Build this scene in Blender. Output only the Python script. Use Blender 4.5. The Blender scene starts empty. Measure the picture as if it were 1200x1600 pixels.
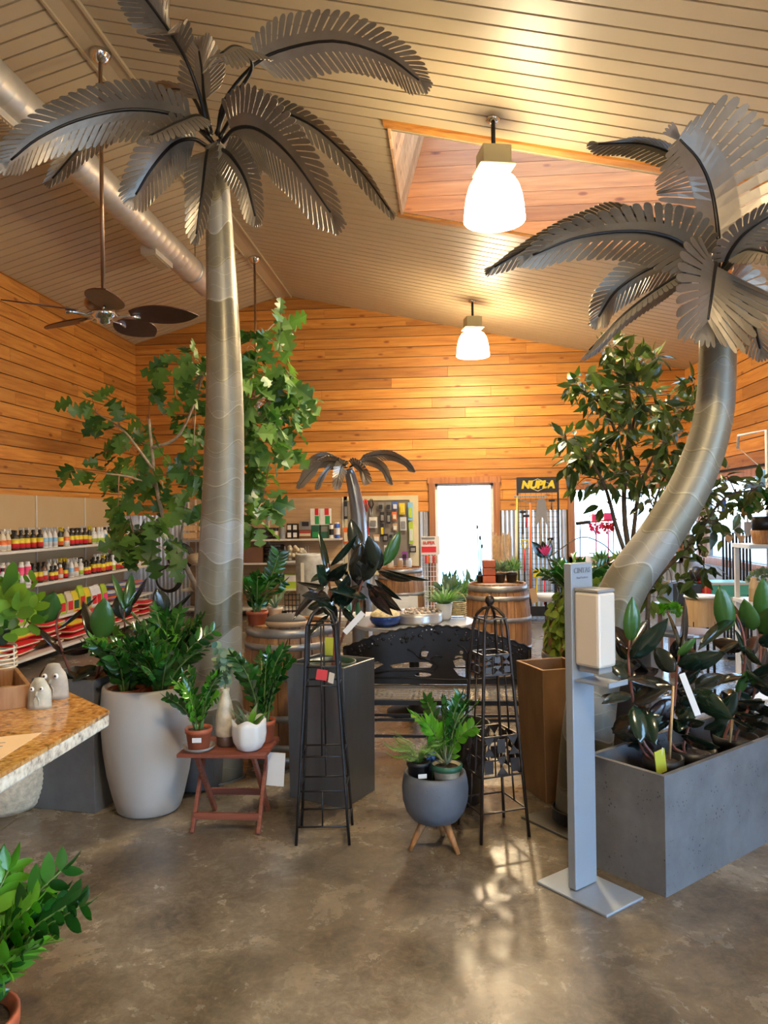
import bpy, math, random
from mathutils import Vector, Matrix
V = Vector
random.seed(7)
SC = bpy.context.scene
COL = SC.collection
PI = math.pi
def R(d): return math.radians(d)

# ---------------------------------------------------------------- camera
F_PX, YAW, PITCH, ROLL, EYE = 1200.0, R(4.76), R(0.24), R(0.8), 1.55
def ray(px, py):
    x = (px-600)/F_PX; z = -(py-800)/F_PX
    c, s = math.cos(ROLL), math.sin(ROLL); x, z = c*x+s*z, -s*x+c*z
    c, s = math.cos(PITCH), math.sin(PITCH); y, z = c-s*z, s+c*z
    c, s = math.cos(YAW), math.sin(YAW); x, y = c*x-s*y, s*x+c*y
    return V((x, y, z))
def P(px, py, Y):                     # photo position at depth Y -> point in the room
    r = ray(px, py); t = Y/r.y
    return V((r.x*t, Y, EYE+r.z*t))
def FL(px, py, z=0.0):                # photo position on a level surface of height z
    r = ray(px, py); t = (z-EYE)/r.z
    return V((r.x*t, r.y*t, z))
cd = bpy.data.cameras.new('camera'); cam = bpy.data.objects.new('camera', cd); COL.objects.link(cam)
f = ray(600, 800).normalized(); rt = (ray(700, 800)-ray(600, 800)).normalized(); up = rt.cross(f)
M = Matrix(((rt.x, up.x, -f.x), (rt.y, up.y, -f.y), (rt.z, up.z, -f.z))).to_4x4()
M.translation = V((0, 0, EYE)); cam.matrix_world = M
cd.sensor_fit = 'VERTICAL'; cd.sensor_height = 24.0; cd.lens = 24.0*1200/1600
cd.clip_start = 0.05; cd.clip_end = 200
SC.camera = cam

# ---------------------------------------------------------------- materials
MATS = {}
def newmat(name):
    m = bpy.data.materials.new(name); m.use_nodes = True
    nt = m.node_tree; b = nt.nodes['Principled BSDF']; MATS[name] = m
    return m, nt, b
def N(nt, t, **kw):
    n = nt.nodes.new(t)
    for k, v in kw.items():
        if k.startswith('i_'): n.inputs[k[2:].replace('_', ' ')].default_value = v
        else: setattr(n, k, v)
    return n
def L(nt, a, b): nt.links.new(a, b)
def ramp(nt, fac, stops, interp='LINEAR'):
    r = nt.nodes.new('ShaderNodeValToRGB'); r.color_ramp.interpolation = interp
    el = r.color_ramp.elements
    while len(el) < len(stops): el.new(0.5)
    for e, (p, c) in zip(el, stops): e.position = p; e.color = (c[0], c[1], c[2], 1)
    if fac is not None: L(nt, fac, r.inputs['Fac'])
    return r
def bump(nt, b, h, strength=0.3, dist=0.01):
    bp = nt.nodes.new('ShaderNodeBump'); bp.inputs['Strength'].default_value = strength; bp.inputs['Distance'].default_value = dist
    L(nt, h, bp.inputs['Height']); L(nt, bp.outputs['Normal'], b.inputs['Normal'])
def simple(name, col, rough=0.5, metal=0.0, var=0.12, scale=8.0, bmp=0.0, spec=0.5, emit=0.0, ecol=None, coat=0.0, isl=0.0, trans=0.0):
    """plain colour broken up with noise; isl = variation between separate pieces of one mesh"""
    m, nt, b = newmat(name)
    b.inputs['Roughness'].default_value = rough; b.inputs['Metallic'].default_value = metal
    b.inputs['Specular IOR Level'].default_value = spec; b.inputs['Coat Weight'].default_value = coat
    tc = N(nt, 'ShaderNodeTexCoord'); no = N(nt, 'ShaderNodeTexNoise', i_Scale=scale, i_Detail=4.0)
    L(nt, tc.outputs['Object'], no.inputs['Vector'])
    d = [max(0, c*(1-var)) for c in col]; u = [min(1, c*(1+var)) for c in col]
    r = ramp(nt, no.outputs['Fac'], [(0.3, d), (0.7, u)])
    out = r.outputs['Color']
    if isl > 0:
        g = N(nt, 'ShaderNodeNewGeometry'); mr = N(nt, 'ShaderNodeMapRange'); mr.inputs['To Min'].default_value = 1-isl; mr.inputs['To Max'].default_value = 1+isl
        L(nt, g.outputs['Random Per Island'], mr.inputs['Value'])
        mx = N(nt, 'ShaderNodeVectorMath', operation='SCALE'); L(nt, out, mx.inputs[0]); L(nt, mr.outputs[0], mx.inputs['Scale']); out = mx.outputs[0]
    L(nt, out, b.inputs['Base Color'])
    if bmp: bump(nt, b, no.outputs['Fac'], bmp)
    if emit:
        b.inputs['Emission Color'].default_value = (*(ecol or col), 1); b.inputs['Emission Strength'].default_value = emit
    if trans: b.inputs['Transmission Weight'].default_value = trans
    return m
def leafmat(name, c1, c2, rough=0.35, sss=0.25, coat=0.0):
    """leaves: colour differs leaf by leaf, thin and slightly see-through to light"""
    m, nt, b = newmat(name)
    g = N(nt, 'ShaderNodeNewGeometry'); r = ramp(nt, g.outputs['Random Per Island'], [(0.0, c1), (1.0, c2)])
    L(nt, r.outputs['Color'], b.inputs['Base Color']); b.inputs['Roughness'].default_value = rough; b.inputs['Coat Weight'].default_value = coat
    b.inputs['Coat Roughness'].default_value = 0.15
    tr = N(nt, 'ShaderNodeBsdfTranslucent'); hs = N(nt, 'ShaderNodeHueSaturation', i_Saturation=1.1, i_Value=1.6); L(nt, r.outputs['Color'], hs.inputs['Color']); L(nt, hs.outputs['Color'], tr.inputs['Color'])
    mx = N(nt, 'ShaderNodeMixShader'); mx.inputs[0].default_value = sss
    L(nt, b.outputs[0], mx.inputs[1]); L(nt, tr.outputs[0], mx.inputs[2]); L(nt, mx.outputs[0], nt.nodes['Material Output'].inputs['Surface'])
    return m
def woodplank(name, axis, base, dark, light, sc=1.0, rough=0.5, island=True, knots=True):
    m, nt, b = newmat(name); b.inputs['Roughness'].default_value = rough
    tc = N(nt, 'ShaderNodeTexCoord'); mp = N(nt, 'ShaderNodeMapping')
    s = [14*sc]*3; s[axis] = 0.9*sc; mp.inputs['Scale'].default_value = s
    g = N(nt, 'ShaderNodeNewGeometry')
    off = N(nt, 'ShaderNodeVectorMath', operation='ADD'); sc3 = N(nt, 'ShaderNodeVectorMath', operation='SCALE'); sc3.inputs[0].default_value = (37, 53, 71); L(nt, g.outputs['Random Per Island'], sc3.inputs['Scale'])
    L(nt, tc.outputs['Object'], mp.inputs['Vector']); L(nt, mp.outputs[0], off.inputs[0]); L(nt, sc3.outputs[0], off.inputs[1])
    n1 = N(nt, 'ShaderNodeTexNoise', i_Scale=1.6, i_Detail=6.0, i_Roughness=0.6, i_Distortion=0.6); L(nt, off.outputs[0], n1.inputs['Vector'])
    r = ramp(nt, n1.outputs['Fac'], [(0.25, dark), (0.5, base), (0.75, light)])
    out = r.outputs['Color']
    if island:
        r2 = ramp(nt, g.outputs['Random Per Island'], [(0, (0.66, 0.62, 0.58)), (0.35, (0.95, 0.95, 0.95)), (1, (1.15, 1.13, 1.08))])
        mx = N(nt, 'ShaderNodeMixRGB', blend_type='MULTIPLY'); mx.inputs[0].default_value = 1; L(nt, out, mx.inputs[1]); L(nt, r2.outputs[0], mx.inputs[2]); out = mx.outputs[0]
    if knots:
        mp2 = N(nt, 'ShaderNodeMapping'); s = [6.5]*3; s[axis] = 2.6; mp2.inputs['Scale'].default_value = s
        off2 = N(nt, 'ShaderNodeVectorMath', operation='ADD'); L(nt, tc.outputs['Object'], mp2.inputs['Vector']); L(nt, mp2.outputs[0], off2.inputs[0]); L(nt, sc3.outputs[0], off2.inputs[1])
        vo = N(nt, 'ShaderNodeTexVoronoi', i_Scale=1.0); L(nt, off2.outputs[0], vo.inputs['Vector'])
        kr = ramp(nt, vo.outputs['Distance'], [(0.0, (0.25, 0.12, 0.06)), (0.09, (0.5, 0.32, 0.2)), (0.16, (1, 1, 1))])
        m3 = N(nt, 'ShaderNodeMixRGB', blend_type='MULTIPLY'); m3.inputs[0].default_value = 0.85; L(nt, out, m3.inputs[1]); L(nt, kr.outputs[0], m3.inputs[2]); out = m3.outputs[0]
    L(nt, out, b.inputs['Base Color']); bump(nt, b, n1.outputs['Fac'], 0.15)
    return m

# ---------------------------------------------------------------- mesh builder
def frame(d, hint=V((0, 0, 1))):
    d = d.normalized(); s = d.cross(hint)
    if s.length < 1e-4: s = d.cross(V((0, 1, 0)))
    s.normalize(); return d, s, s.cross(d)
class MB:
    def __init__(s): s.v = []; s.f = []; s.uv = []
    def add(s, vs, fs, uvs=None):
        o = len(s.v); s.v += [V(p) for p in vs]
        for i, q in enumerate(fs):
            s.f.append(tuple(k+o for k in q)); s.uv.append(uvs[i] if uvs else None)
        return s
    def box(s, c, d, rz=0.0, M=None, taper=1.0):
        x, y, z = d[0]/2, d[1]/2, d[2]/2
        vs = [V((sx*x*(taper if sz < 0 else 1), sy*y*(taper if sz < 0 else 1), sz*z)) for sz in (-1, 1) for sy in (-1, 1) for sx in (-1, 1)]
        if M is None: M = Matrix.Rotation(rz, 4, 'Z')
        vs = [M @ p + V(c) for p in vs]
        return s.add(vs, [(0, 2, 3, 1), (4, 5, 7, 6), (0, 1, 5, 4), (2, 6, 7, 3), (0, 4, 6, 2), (1, 3, 7, 5)])
    def bar(s, a, b, w, h=None, hint=V((0, 0, 1))):
        a = V(a); b = V(b); h = h or w; d, sd, u = frame(b-a, hint)
        vs = []
        for p in (a, b):
            for sx, sz in ((-1, -1), (1, -1), (1, 1), (-1, 1)): vs.append(p+sd*sx*w/2+u*sz*h/2)
        return s.add(vs, [(0, 3, 2, 1), (4, 5, 6, 7), (0, 1, 5, 4), (1, 2, 6, 5), (2, 3, 7, 6), (3, 0, 4, 7)])
    def tube(s, pts, r, n=8, cap=True, closed=False, flat=1.0, hint=None):
        pts = [V(p) for p in pts]; k = len(pts)
        rs = r if isinstance(r, (list, tuple)) else [r]*k
        vs = []; L_ = 0; ls = [0]
        sd = None
        for i in range(k):
            if closed: t = pts[(i+1) % k]-pts[i-1]
            else: t = pts[min(i+1, k-1)]-pts[max(i-1, 0)]
            t.normalize()
            if sd is None: _, sd, _u = frame(t, hint or V((0.02, 0.03, 1)))
            else:
                sd = (sd-t*sd.dot(t))
                if sd.length < 1e-5: _, sd, _u = frame(t)
                sd.normalize()
            u = sd.cross(t)
            if i: L_ += (pts[i]-pts[i-1]).length; ls.append(L_)
            for j in range(n):
                a = 2*PI*j/n; vs.append(pts[i]+sd*math.cos(a)*rs[i]+u*math.sin(a)*rs[i]*flat)
        fs = []; uvs = []
        for i in range(k if closed else k-1):
            for j in range(n):
                a, b = i*n+j, i*n+(j+1) % n; i2 = (i+1) % k
                fs.append((a, b, i2*n+(j+1) % n, i2*n+j))
                l1 = ls[i2] if i2 else L_
                uvs.append(((j/n, ls[i]), ((j+1)/n, ls[i]), ((j+1)/n, l1), (j/n, l1)))
        if cap and not closed:
            fs.append(tuple(range(n-1, -1, -1))); uvs.append(None); fs.append(tuple((k-1)*n+j for j in range(n))); uvs.append(None)
        return s.add(vs, fs, uvs)
    def lathe(s, prof, n=24, c=(0, 0, 0), cap=False, M=None):
        c = V(c); vs = []; fs = []; uvs = []
        for (r, z) in prof:
            for j in range(n):
                a = 2*PI*j/n; p = V((r*math.cos(a), r*math.sin(a), z)); vs.append((M @ p if M else p)+c)
        k = len(prof)
        for i in range(k-1):
            for j in range(n):
                fs.append((i*n+j, i*n+(j+1) % n, (i+1)*n+(j+1) % n, (i+1)*n+j))
                uvs.append(((j/n, prof[i][1]), ((j+1)/n, prof[i][1]), ((j+1)/n, prof[i+1][1]), (j/n, prof[i+1][1])))
        if prof[0][0] > 1e-4 and cap: fs.append(tuple(range(n-1, -1, -1))); uvs.append(None)
        if prof[-1][0] > 1e-4 and cap: fs.append(tuple((k-1)*n+j for j in range(n))); uvs.append(None)
        return s.add(vs, fs, uvs)
    def sph(s, c, r, n=8, m=6, sq=(1, 1, 1)):
        pr = [(r*math.sin(PI*i/m) if 0 < i < m else 1e-5, -r*math.cos(PI*i/m)) for i in range(m+1)]
        return s.lathe(pr, n, c, M=Matrix.Diagonal((*sq, 1)))
    def prism(s, poly, O, X, Y_, t):
        """polygon (2D) placed at O with axes X, Y_, thickness t along the normal"""
        X = V(X); Y_ = V(Y_); Z = X.cross(Y_).normalized(); n = len(poly); O = V(O)
        a = [O+X*p[0]+Y_*p[1] for p in poly]; b = [p+Z*t for p in a]
        fs = [tuple(range(n-1, -1, -1)), tuple(n+i for i in range(n))]+[(i, (i+1) % n, n+(i+1) % n, n+i) for i in range(n)]
        return s.add(a+b, fs)
    def leaf(s, b, d, nrm, L_, W, prof, fold=0.25, curl=0.2, n=5):
        """one leaf: midrib from b along d, blade halves folded about it, drooping by curl"""
        d = d.normalized(); sd = d.cross(nrm)
        if sd.length < 1e-4: sd = d.cross(V((0.3, 0.5, 1)))
        sd.normalize(); u = sd.cross(d); vs = []
        for i in range(n+1):
            t = i/n; m = b+d*(L_*t)-u*(curl*L_*t*t); w = W*0.5*prof(t)
            vs += [m-sd*w+u*w*fold, m, m+sd*w+u*w*fold]
        fs = []
        for i in range(n):
            a = 3*i; fs += [(a, a+3, a+4, a+1), (a+1, a+4, a+5, a+2)]
        return s.add(vs, fs)
    def build(s, name, mat, parent=None, smooth=False, bevel=0.0, loc=None, solid=0.0, autos=None):
        me = bpy.data.meshes.new(name)
        base = V(loc) if loc is not None else V((0, 0, 0))
        if parent is not None and loc is None: base = parent['_w'] and V(parent['_w'])
        me.from_pydata([tuple(p-base) for p in s.v], [], s.f)
        if any(u is not None for u in s.uv):
            ul = me.uv_layers.new(name='UVMap'); k = 0
            for q, u in zip(s.f, s.uv):
                for j in range(len(q)):
                    if u: ul.data[k].uv = u[j]
                    k += 1
        me.materials.append(MATS[mat] if isinstance(mat, str) else mat)
        if smooth: me.shade_smooth()
        o = bpy.data.objects.new(name, me); COL.objects.link(o)
        if parent is not None: o.parent = parent; o['_w'] = tuple(base)
        else: o.location = base; o['_w'] = tuple(base)
        if solid: md = o.modifiers.new('s', 'SOLIDIFY'); md.thickness = solid; md.offset = 0
        if bevel: md = o.modifiers.new('b', 'BEVEL'); md.width = bevel; md.segments = 2; md.limit_method = 'ANGLE'; md.angle_limit = R(40)
        if smooth and autos:
            pass
        return o
def tag(o, label, cat, group=None, kind=None):
    o['label'] = label; o['category'] = cat
    if group: o['group'] = group
    if kind: o['kind'] = kind
    return o
def thing(name, loc, label, cat, group=None):
    o = bpy.data.objects.new(name, None); COL.objects.link(o); o.location = loc; o.empty_display_size = 0.05
    o['_w'] = tuple(loc); return tag(o, label, cat, group)
def struct(o): o['kind'] = 'structure'; return o
def copy_tree(o, loc, label=None, rz=None, scale=None):
    c = o.copy(); COL.objects.link(c); c.location = loc
    if rz is not None: c.rotation_euler = (0, 0, rz)
    if scale is not None: c.scale = scale
    if label: c['label'] = label
    for ch in list(o.children):
        d = ch.copy(); COL.objects.link(d); d.parent = c
        for g in list(ch.children):
            e = g.copy(); COL.objects.link(e); e.parent = d
    return c
def spline(pts, n):
    """Catmull-Rom through pts, n samples"""
    pts = [V(p) for p in pts]; k = len(pts)-1; out = []
    for i in range(n):
        t = i/(n-1)*k; j = min(int(t), k-1); u = t-j
        p0 = pts[j-1] if j > 0 else pts[0]*2-pts[1]; p1 = pts[j]; p2 = pts[j+1]; p3 = pts[j+2] if j+2 <= k else pts[k]*2-pts[k-1]
        out.append(0.5*((2*p1)+(p2-p0)*u+(2*p0-5*p1+4*p2-p3)*u*u+(3*p1-p0-3*p2+p3)*u**3))
    return out
def flat_shape(splines, depth, M):
    """outline with holes, filled, given thickness; returns MB"""
    cu = bpy.data.curves.new('tmp', 'CURVE'); cu.dimensions = '2D'; cu.fill_mode = 'BOTH'; cu.extrude = depth/2
    for sp in splines:
        s = cu.splines.new('POLY'); s.points.add(len(sp)-1)
        for i, p in enumerate(sp): s.points[i].co = (p[0], p[1], 0, 1)
        s.use_cyclic_u = True
    return _from_curve(cu, M)
def _from_curve(cu, M):
    o = bpy.data.objects.new('tmp', cu); COL.objects.link(o)
    dg = bpy.context.evaluated_depsgraph_get(); me = bpy.data.meshes.new_from_object(o.evaluated_get(dg))
    mb = MB(); mb.add([M @ v.co for v in me.vertices], [tuple(p.vertices) for p in me.polygons])
    bpy.data.objects.remove(o); bpy.data.curves.remove(cu); bpy.data.meshes.remove(me)
    return mb
def text_mb(txt, size, O, X, Y_, depth=0.001, bold=0.0, align='CENTER', shear=0.0):
    cu = bpy.data.curves.new('tmp', 'FONT'); cu.body = txt; cu.size = size; cu.extrude = depth/2; cu.offset = bold; cu.shear = shear
    cu.align_x = align; cu.align_y = 'CENTER'
    X = V(X).normalized(); Y_ = V(Y_).normalized(); Z = X.cross(Y_)
    M = Matrix(((X.x, Y_.x, Z.x, O[0]), (X.y, Y_.y, Z.y, O[1]), (X.z, Y_.z, Z.z, O[2]), (0, 0, 0, 1)))
    return _from_curve(cu, M)
ORD = ['leftmost', 'second', 'third', 'fourth', 'fifth', 'sixth', 'seventh', 'eighth', 'ninth', 'tenth', 'eleventh', 'twelfth', 'thirteenth', 'fourteenth', 'fifteenth', 'sixteenth', 'seventeenth', 'eighteenth', 'nineteenth', 'twentieth']
def ordn(i):
    if i < 20: return ORD[i]
    t = ['twenty', 'thirty', 'forty', 'fifty', 'sixty'][i // 10-2] if i < 70 else 'seventy'
    u = i+1
    tens = {2: 'twenty', 3: 'thirty', 4: 'forty', 5: 'fifty', 6: 'sixty', 7: 'seventy'}[u//10]
    return tens+'th' if u % 10 == 0 else tens+'-'+['first', 'second', 'third', 'fourth', 'fifth', 'sixth', 'seventh', 'eighth', 'ninth'][u % 10-1]

# ---------------------------------------------------------------- palette
woodplank('cedar_x', 0, (0.54, 0.222, 0.038), (0.34, 0.112, 0.016), (0.66, 0.32, 0.07))
woodplank('cedar_y', 1, (0.54, 0.222, 0.038), (0.34, 0.112, 0.016), (0.66, 0.32, 0.07))
woodplank('cedar_shaft', 0, (0.56, 0.185, 0.035), (0.38, 0.11, 0.02), (0.66, 0.26, 0.07))
woodplank('cedar_light', 1, (0.62, 0.36, 0.16), (0.46, 0.23, 0.09), (0.75, 0.48, 0.25))
woodplank('trim_wood', 2, (0.34, 0.13, 0.045), (0.20, 0.07, 0.025), (0.45, 0.20, 0.08), island=True)
woodplank('stave', 2, (0.30, 0.145, 0.055), (0.15, 0.065, 0.025), (0.44, 0.24, 0.10), sc=1.5, knots=False)
woodplank('plywood', 0, (0.42, 0.28, 0.16), (0.32, 0.20, 0.11), (0.50, 0.35, 0.21), sc=1.2, knots=False)
woodplank('redwood', 0, (0.23, 0.062, 0.033), (0.13, 0.032, 0.018), (0.32, 0.10, 0.055), sc=2.5, knots=False)
woodplank('teak', 2, (0.33, 0.15, 0.05), (0.20, 0.08, 0.025), (0.48, 0.25, 0.10), sc=4, knots=False)
woodplank('pale_wood', 2, (0.66, 0.46, 0.25), (0.55, 0.35, 0.17), (0.75, 0.57, 0.34), sc=3, knots=False)
simple('cream_metal', (0.52, 0.42, 0.265), 0.42, 0.0, 0.05, 2.0)
simple('cream_trim', (0.50, 0.40, 0.25), 0.35, 0.0, 0.05, 2.0)
simple('galvanised', (0.58, 0.59, 0.60), 0.36, 0.8, 0.14, 5.0)
simple('duct_metal', (0.60, 0.58, 0.52), 0.42, 0.55, 0.12, 3.0)
simple('dull_zinc', (0.42, 0.43, 0.43), 0.42, 0.7, 0.2, 6.0)
simple('hoop_steel', (0.36, 0.35, 0.33), 0.42, 0.65, 0.3, 9.0)
simple('chrome', (0.75, 0.72, 0.68), 0.14, 1.0, 0.04)
simple('bronze_rod', (0.34, 0.22, 0.14), 0.28, 0.85, 0.1)
simple('fan_blade', (0.085, 0.028, 0.018), 0.35, 0.0, 0.25, 14.0)
simple('black_iron', (0.022, 0.021, 0.022), 0.38, 0.5, 0.2, 10)
simple('brown_iron', (0.045, 0.034, 0.03), 0.35, 0.6, 0.2, 10)
simple('black_plastic', (0.015, 0.015, 0.017), 0.4, 0, 0.1)
simple('soil', (0.045, 0.03, 0.02), 0.95, 0, 0.4, 60, bmp=0.6)
simple('terracotta', (0.36, 0.085, 0.035), 0.55, 0, 0.15, 6)
simple('nursery_green', (0.012, 0.045, 0.03), 0.4, 0, 0.1)
simple('nursery_black', (0.014, 0.014, 0.015), 0.45, 0, 0.1)
simple('white_enamel', (0.78, 0.77, 0.74), 0.35, 0, 0.03)
simple('shelf_white', (0.66, 0.62, 0.54), 0.4, 0, 0.04)
simple('shelf_back', (0.50, 0.36, 0.19), 0.55, 0, 0.06, 1.5)
simple('shelf_dark', (0.10, 0.09, 0.08), 0.6, 0, 0.1)
simple('pot_grey', (0.46, 0.44, 0.41), 0.38, 0, 0.04, 2)
simple('sanitizer_metal', (0.30, 0.34, 0.385), 0.42, 0.3, 0.02)
simple('dispenser_beige', (0.62, 0.56, 0.47), 0.35, 0, 0.02)
simple('grey_plastic', (0.24, 0.24, 0.24), 0.45, 0, 0.05)
simple('text_grey', (0.16, 0.18, 0.20), 0.5)
simple('text_white', (0.8, 0.8, 0.78), 0.5)
simple('text_black', (0.02, 0.02, 0.02), 0.5)
simple('paper', (0.78, 0.75, 0.66), 0.7, 0, 0.03)
simple('paper_buff', (0.68, 0.50, 0.30), 0.7, 0, 0.05)
simple('tag_lime', (0.42, 0.42, 0.03), 0.5, 0, 0.05)
simple('tag_red', (0.50, 0.03, 0.03), 0.5, 0, 0.08)
simple('card_white', (0.74, 0.73, 0.70), 0.6, 0, 0.04)
simple('bark_pale', (0.40, 0.30, 0.20), 0.7, 0, 0.3, 25, bmp=0.3)
simple('bark_twig', (0.33, 0.16, 0.09), 0.6, 0, 0.3, 25)
simple('bark_dark', (0.10, 0.07, 0.04), 0.7, 0, 0.3, 25, bmp=0.3)
simple('stem_green', (0.11, 0.20, 0.05), 0.45, 0, 0.2)
simple('stem_red', (0.17, 0.055, 0.035), 0.5, 0, 0.3, 20)
simple('bamboo', (0.58, 0.37, 0.16), 0.5, 0, 0.25, 20)
simple('glaze_blue', (0.015, 0.05, 0.22), 0.15, 0, 0.3, 30)
simple('glaze_white', (0.72, 0.70, 0.65), 0.22, 0, 0.03)
simple('glaze_sand', (0.55, 0.47, 0.34), 0.4, 0, 0.3, 22)
simple('glaze_brown', (0.10, 0.055, 0.035), 0.35, 0, 0.2, 20)
simple('rope', (0.55, 0.46, 0.33), 0.85, 0, 0.25, 40, bmp=0.5)
simple('wicker', (0.52, 0.42, 0.22), 0.8, 0, 0.35, 50, bmp=0.5)
simple('burlap', (0.34, 0.27, 0.18), 0.9, 0, 0.3, 60, bmp=0.4)
simple('stone_grey', (0.34, 0.31, 0.26), 0.75, 0, 0.35, 14, bmp=0.4)
simple('stone_face', (0.42, 0.41, 0.33), 0.6, 0, 0.35, 18, bmp=0.3)
simple('pebble', (0.34, 0.27, 0.21), 0.6, 0, 0.2, 12, isl=0.5)
simple('bulb_glass', (1.0, 0.93, 0.80), 0.3, 0, 0.0, emit=34.0, ecol=(1.0, 0.80, 0.50))
simple('lamp_body', (0.40, 0.36, 0.22), 0.4, 0.1, 0.04)
simple('pegboard_cream', (0.62, 0.54, 0.34), 0.6, 0, 0.05)
simple('pegboard_grey', (0.20, 0.175, 0.15), 0.6, 0, 0.08)
leafmat('zz_leaf', (0.007, 0.048, 0.010), (0.030, 0.15, 0.018), 0.20, 0.12, coat=0.5)
leafmat('zz_bright', (0.06, 0.26, 0.02), (0.16, 0.42, 0.035), 0.28, 0.25, coat=0.3)
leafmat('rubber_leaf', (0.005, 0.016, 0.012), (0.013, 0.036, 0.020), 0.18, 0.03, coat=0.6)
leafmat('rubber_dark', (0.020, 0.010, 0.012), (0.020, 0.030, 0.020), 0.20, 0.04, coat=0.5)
leafmat('rubber_lit', (0.035, 0.11, 0.022), (0.06, 0.16, 0.03), 0.25, 0.2, coat=0.3)  # rubber leaves in the light: their brightness is put into the leaf colour
leafmat('oak_leaf', (0.025, 0.085, 0.018), (0.14, 0.27, 0.05), 0.4, 0.3)
leafmat('ficus_leaf', (0.012, 0.04, 0.010), (0.13, 0.19, 0.035), 0.30, 0.2, coat=0.3)
leafmat('fern_leaf', (0.05, 0.17, 0.03), (0.12, 0.30, 0.05), 0.4, 0.3)
leafmat('pothos_leaf', (0.08, 0.15, 0.02), (0.28, 0.38, 0.06), 0.35, 0.3)
leafmat('pilea_leaf', (0.025, 0.11, 0.015), (0.20, 0.37, 0.04), 0.25, 0.25, coat=0.3)
leafmat('sage_leaf', (0.07, 0.17, 0.13), (0.25, 0.32, 0.15), 0.5, 0.12)
leafmat('striped_leaf', (0.06, 0.12, 0.06), (0.35, 0.40, 0.28), 0.4, 0.2)
leafmat('grass_leaf', (0.07, 0.18, 0.04), (0.20, 0.36, 0.10), 0.4, 0.3)
for n_, c_ in dict(red=(0.62, 0.02, 0.025), orange=(0.75, 0.16, 0.03), yellow=(0.72, 0.55, 0.03), lime=(0.42, 0.58, 0.04), green=(0.03, 0.30, 0.08), teal=(0.08, 0.42, 0.34), blue=(0.05, 0.13, 0.50), sky=(0.22, 0.48, 0.72), pink=(0.80, 0.06, 0.20), purple=(0.25, 0.05, 0.28), white=(0.75, 0.74, 0.71), cream=(0.65, 0.56, 0.40), black=(0.016, 0.016, 0.018), grey=(0.22, 0.22, 0.22), brown=(0.17, 0.08, 0.04), pale=(0.60, 0.62, 0.64), darkgreen=(0.02, 0.10, 0.06), tan=(0.45, 0.30, 0.17)).items():
    simple('c_'+n_, c_, 0.38, 0, 0.06)
# ================================================================= special materials
def m_floor():
    m, nt, b = newmat('floor_concrete'); tc = N(nt, 'ShaderNodeTexCoord')
    n0 = N(nt, 'ShaderNodeTexNoise', i_Scale=0.9, i_Detail=5.0, i_Distortion=0.8); n1 = N(nt, 'ShaderNodeTexNoise', i_Scale=3.2, i_Detail=10.0, i_Roughness=0.72, i_Distortion=0.35)
    n2 = N(nt, 'ShaderNodeTexNoise', i_Scale=20.0, i_Detail=10.0, i_Roughness=0.8, i_Distortion=0.9)
    for n in (n0, n1, n2): L(nt, tc.outputs['Object'], n.inputs['Vector'])
    r0 = ramp(nt, n0.outputs['Fac'], [(0.30, (0.080, 0.062, 0.042)), (0.5, (0.150, 0.124, 0.088)), (0.72, (0.215, 0.190, 0.150))])
    r1 = ramp(nt, n1.outputs['Fac'], [(0.28, (0.50, 0.46, 0.41)), (0.5, (0.98, 0.96, 0.93)), (0.85, (1.9, 1.86, 1.78))])
    r2 = ramp(nt, n2.outputs['Fac'], [(0.30, (0.55, 0.53, 0.51)), (0.50, (0.98, 0.98, 0.98)), (0.82, (2.1, 2.0, 1.85))])
    a = N(nt, 'ShaderNodeMixRGB', blend_type='MULTIPLY'); a.inputs[0].default_value = 0.9; L(nt, r0.outputs[0], a.inputs[1]); L(nt, r1.outputs[0], a.inputs[2])
    c = N(nt, 'ShaderNodeMixRGB', blend_type='MULTIPLY'); c.inputs[0].default_value = 0.8; L(nt, a.outputs[0], c.inputs[1]); L(nt, r2.outputs[0], c.inputs[2])
    L(nt, c.outputs[0], b.inputs['Base Color'])
    rr = N(nt, 'ShaderNodeMapRange'); rr.inputs['To Min'].default_value = 0.16; rr.inputs['To Max'].default_value = 0.36; L(nt, n1.outputs['Fac'], rr.inputs['Value']); L(nt, rr.outputs[0], b.inputs['Roughness'])
    b.inputs['Specular IOR Level'].default_value = 0.6
    bump(nt, b, n2.outputs['Fac'], 0.06, 0.01)
m_floor()
def m_cast(name, c1, c2, rough=0.7, pit=0.5):
    """cast concrete with small air holes"""
    m, nt, b = newmat(name); tc = N(nt, 'ShaderNodeTexCoord')
    n1 = N(nt, 'ShaderNodeTexNoise', i_Scale=5.0, i_Detail=8.0, i_Roughness=0.65); vo = N(nt, 'ShaderNodeTexVoronoi', i_Scale=52.0); n3 = N(nt, 'ShaderNodeTexNoise', i_Scale=9.0, i_Detail=3.0)
    for n in (n1, vo, n3): L(nt, tc.outputs['Object'], n.inputs['Vector'])
    r = ramp(nt, n1.outputs['Fac'], [(0.3, c1), (0.7, c2)])
    ad = N(nt, 'ShaderNodeMath', operation='ADD'); L(nt, vo.outputs['Distance'], ad.inputs[0]); L(nt, n3.outputs['Fac'], ad.inputs[1])
    pr = ramp(nt, ad.outputs[0], [(0.54, (0.22, 0.22, 0.22)), (0.61, (1, 1, 1))])
    mx = N(nt, 'ShaderNodeMixRGB', blend_type='MULTIPLY'); mx.inputs[0].default_value = pit; L(nt, r.outputs[0], mx.inputs[1]); L(nt, pr.outputs[0], mx.inputs[2]); L(nt, mx.outputs[0], b.inputs['Base Color'])
    b.inputs['Roughness'].default_value = rough; bump(nt, b, pr.outputs[0], 0.4, 0.004)
m_cast('cast_grey', (0.095, 0.097, 0.10), (0.155, 0.157, 0.162), 0.75, 0.75)
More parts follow.
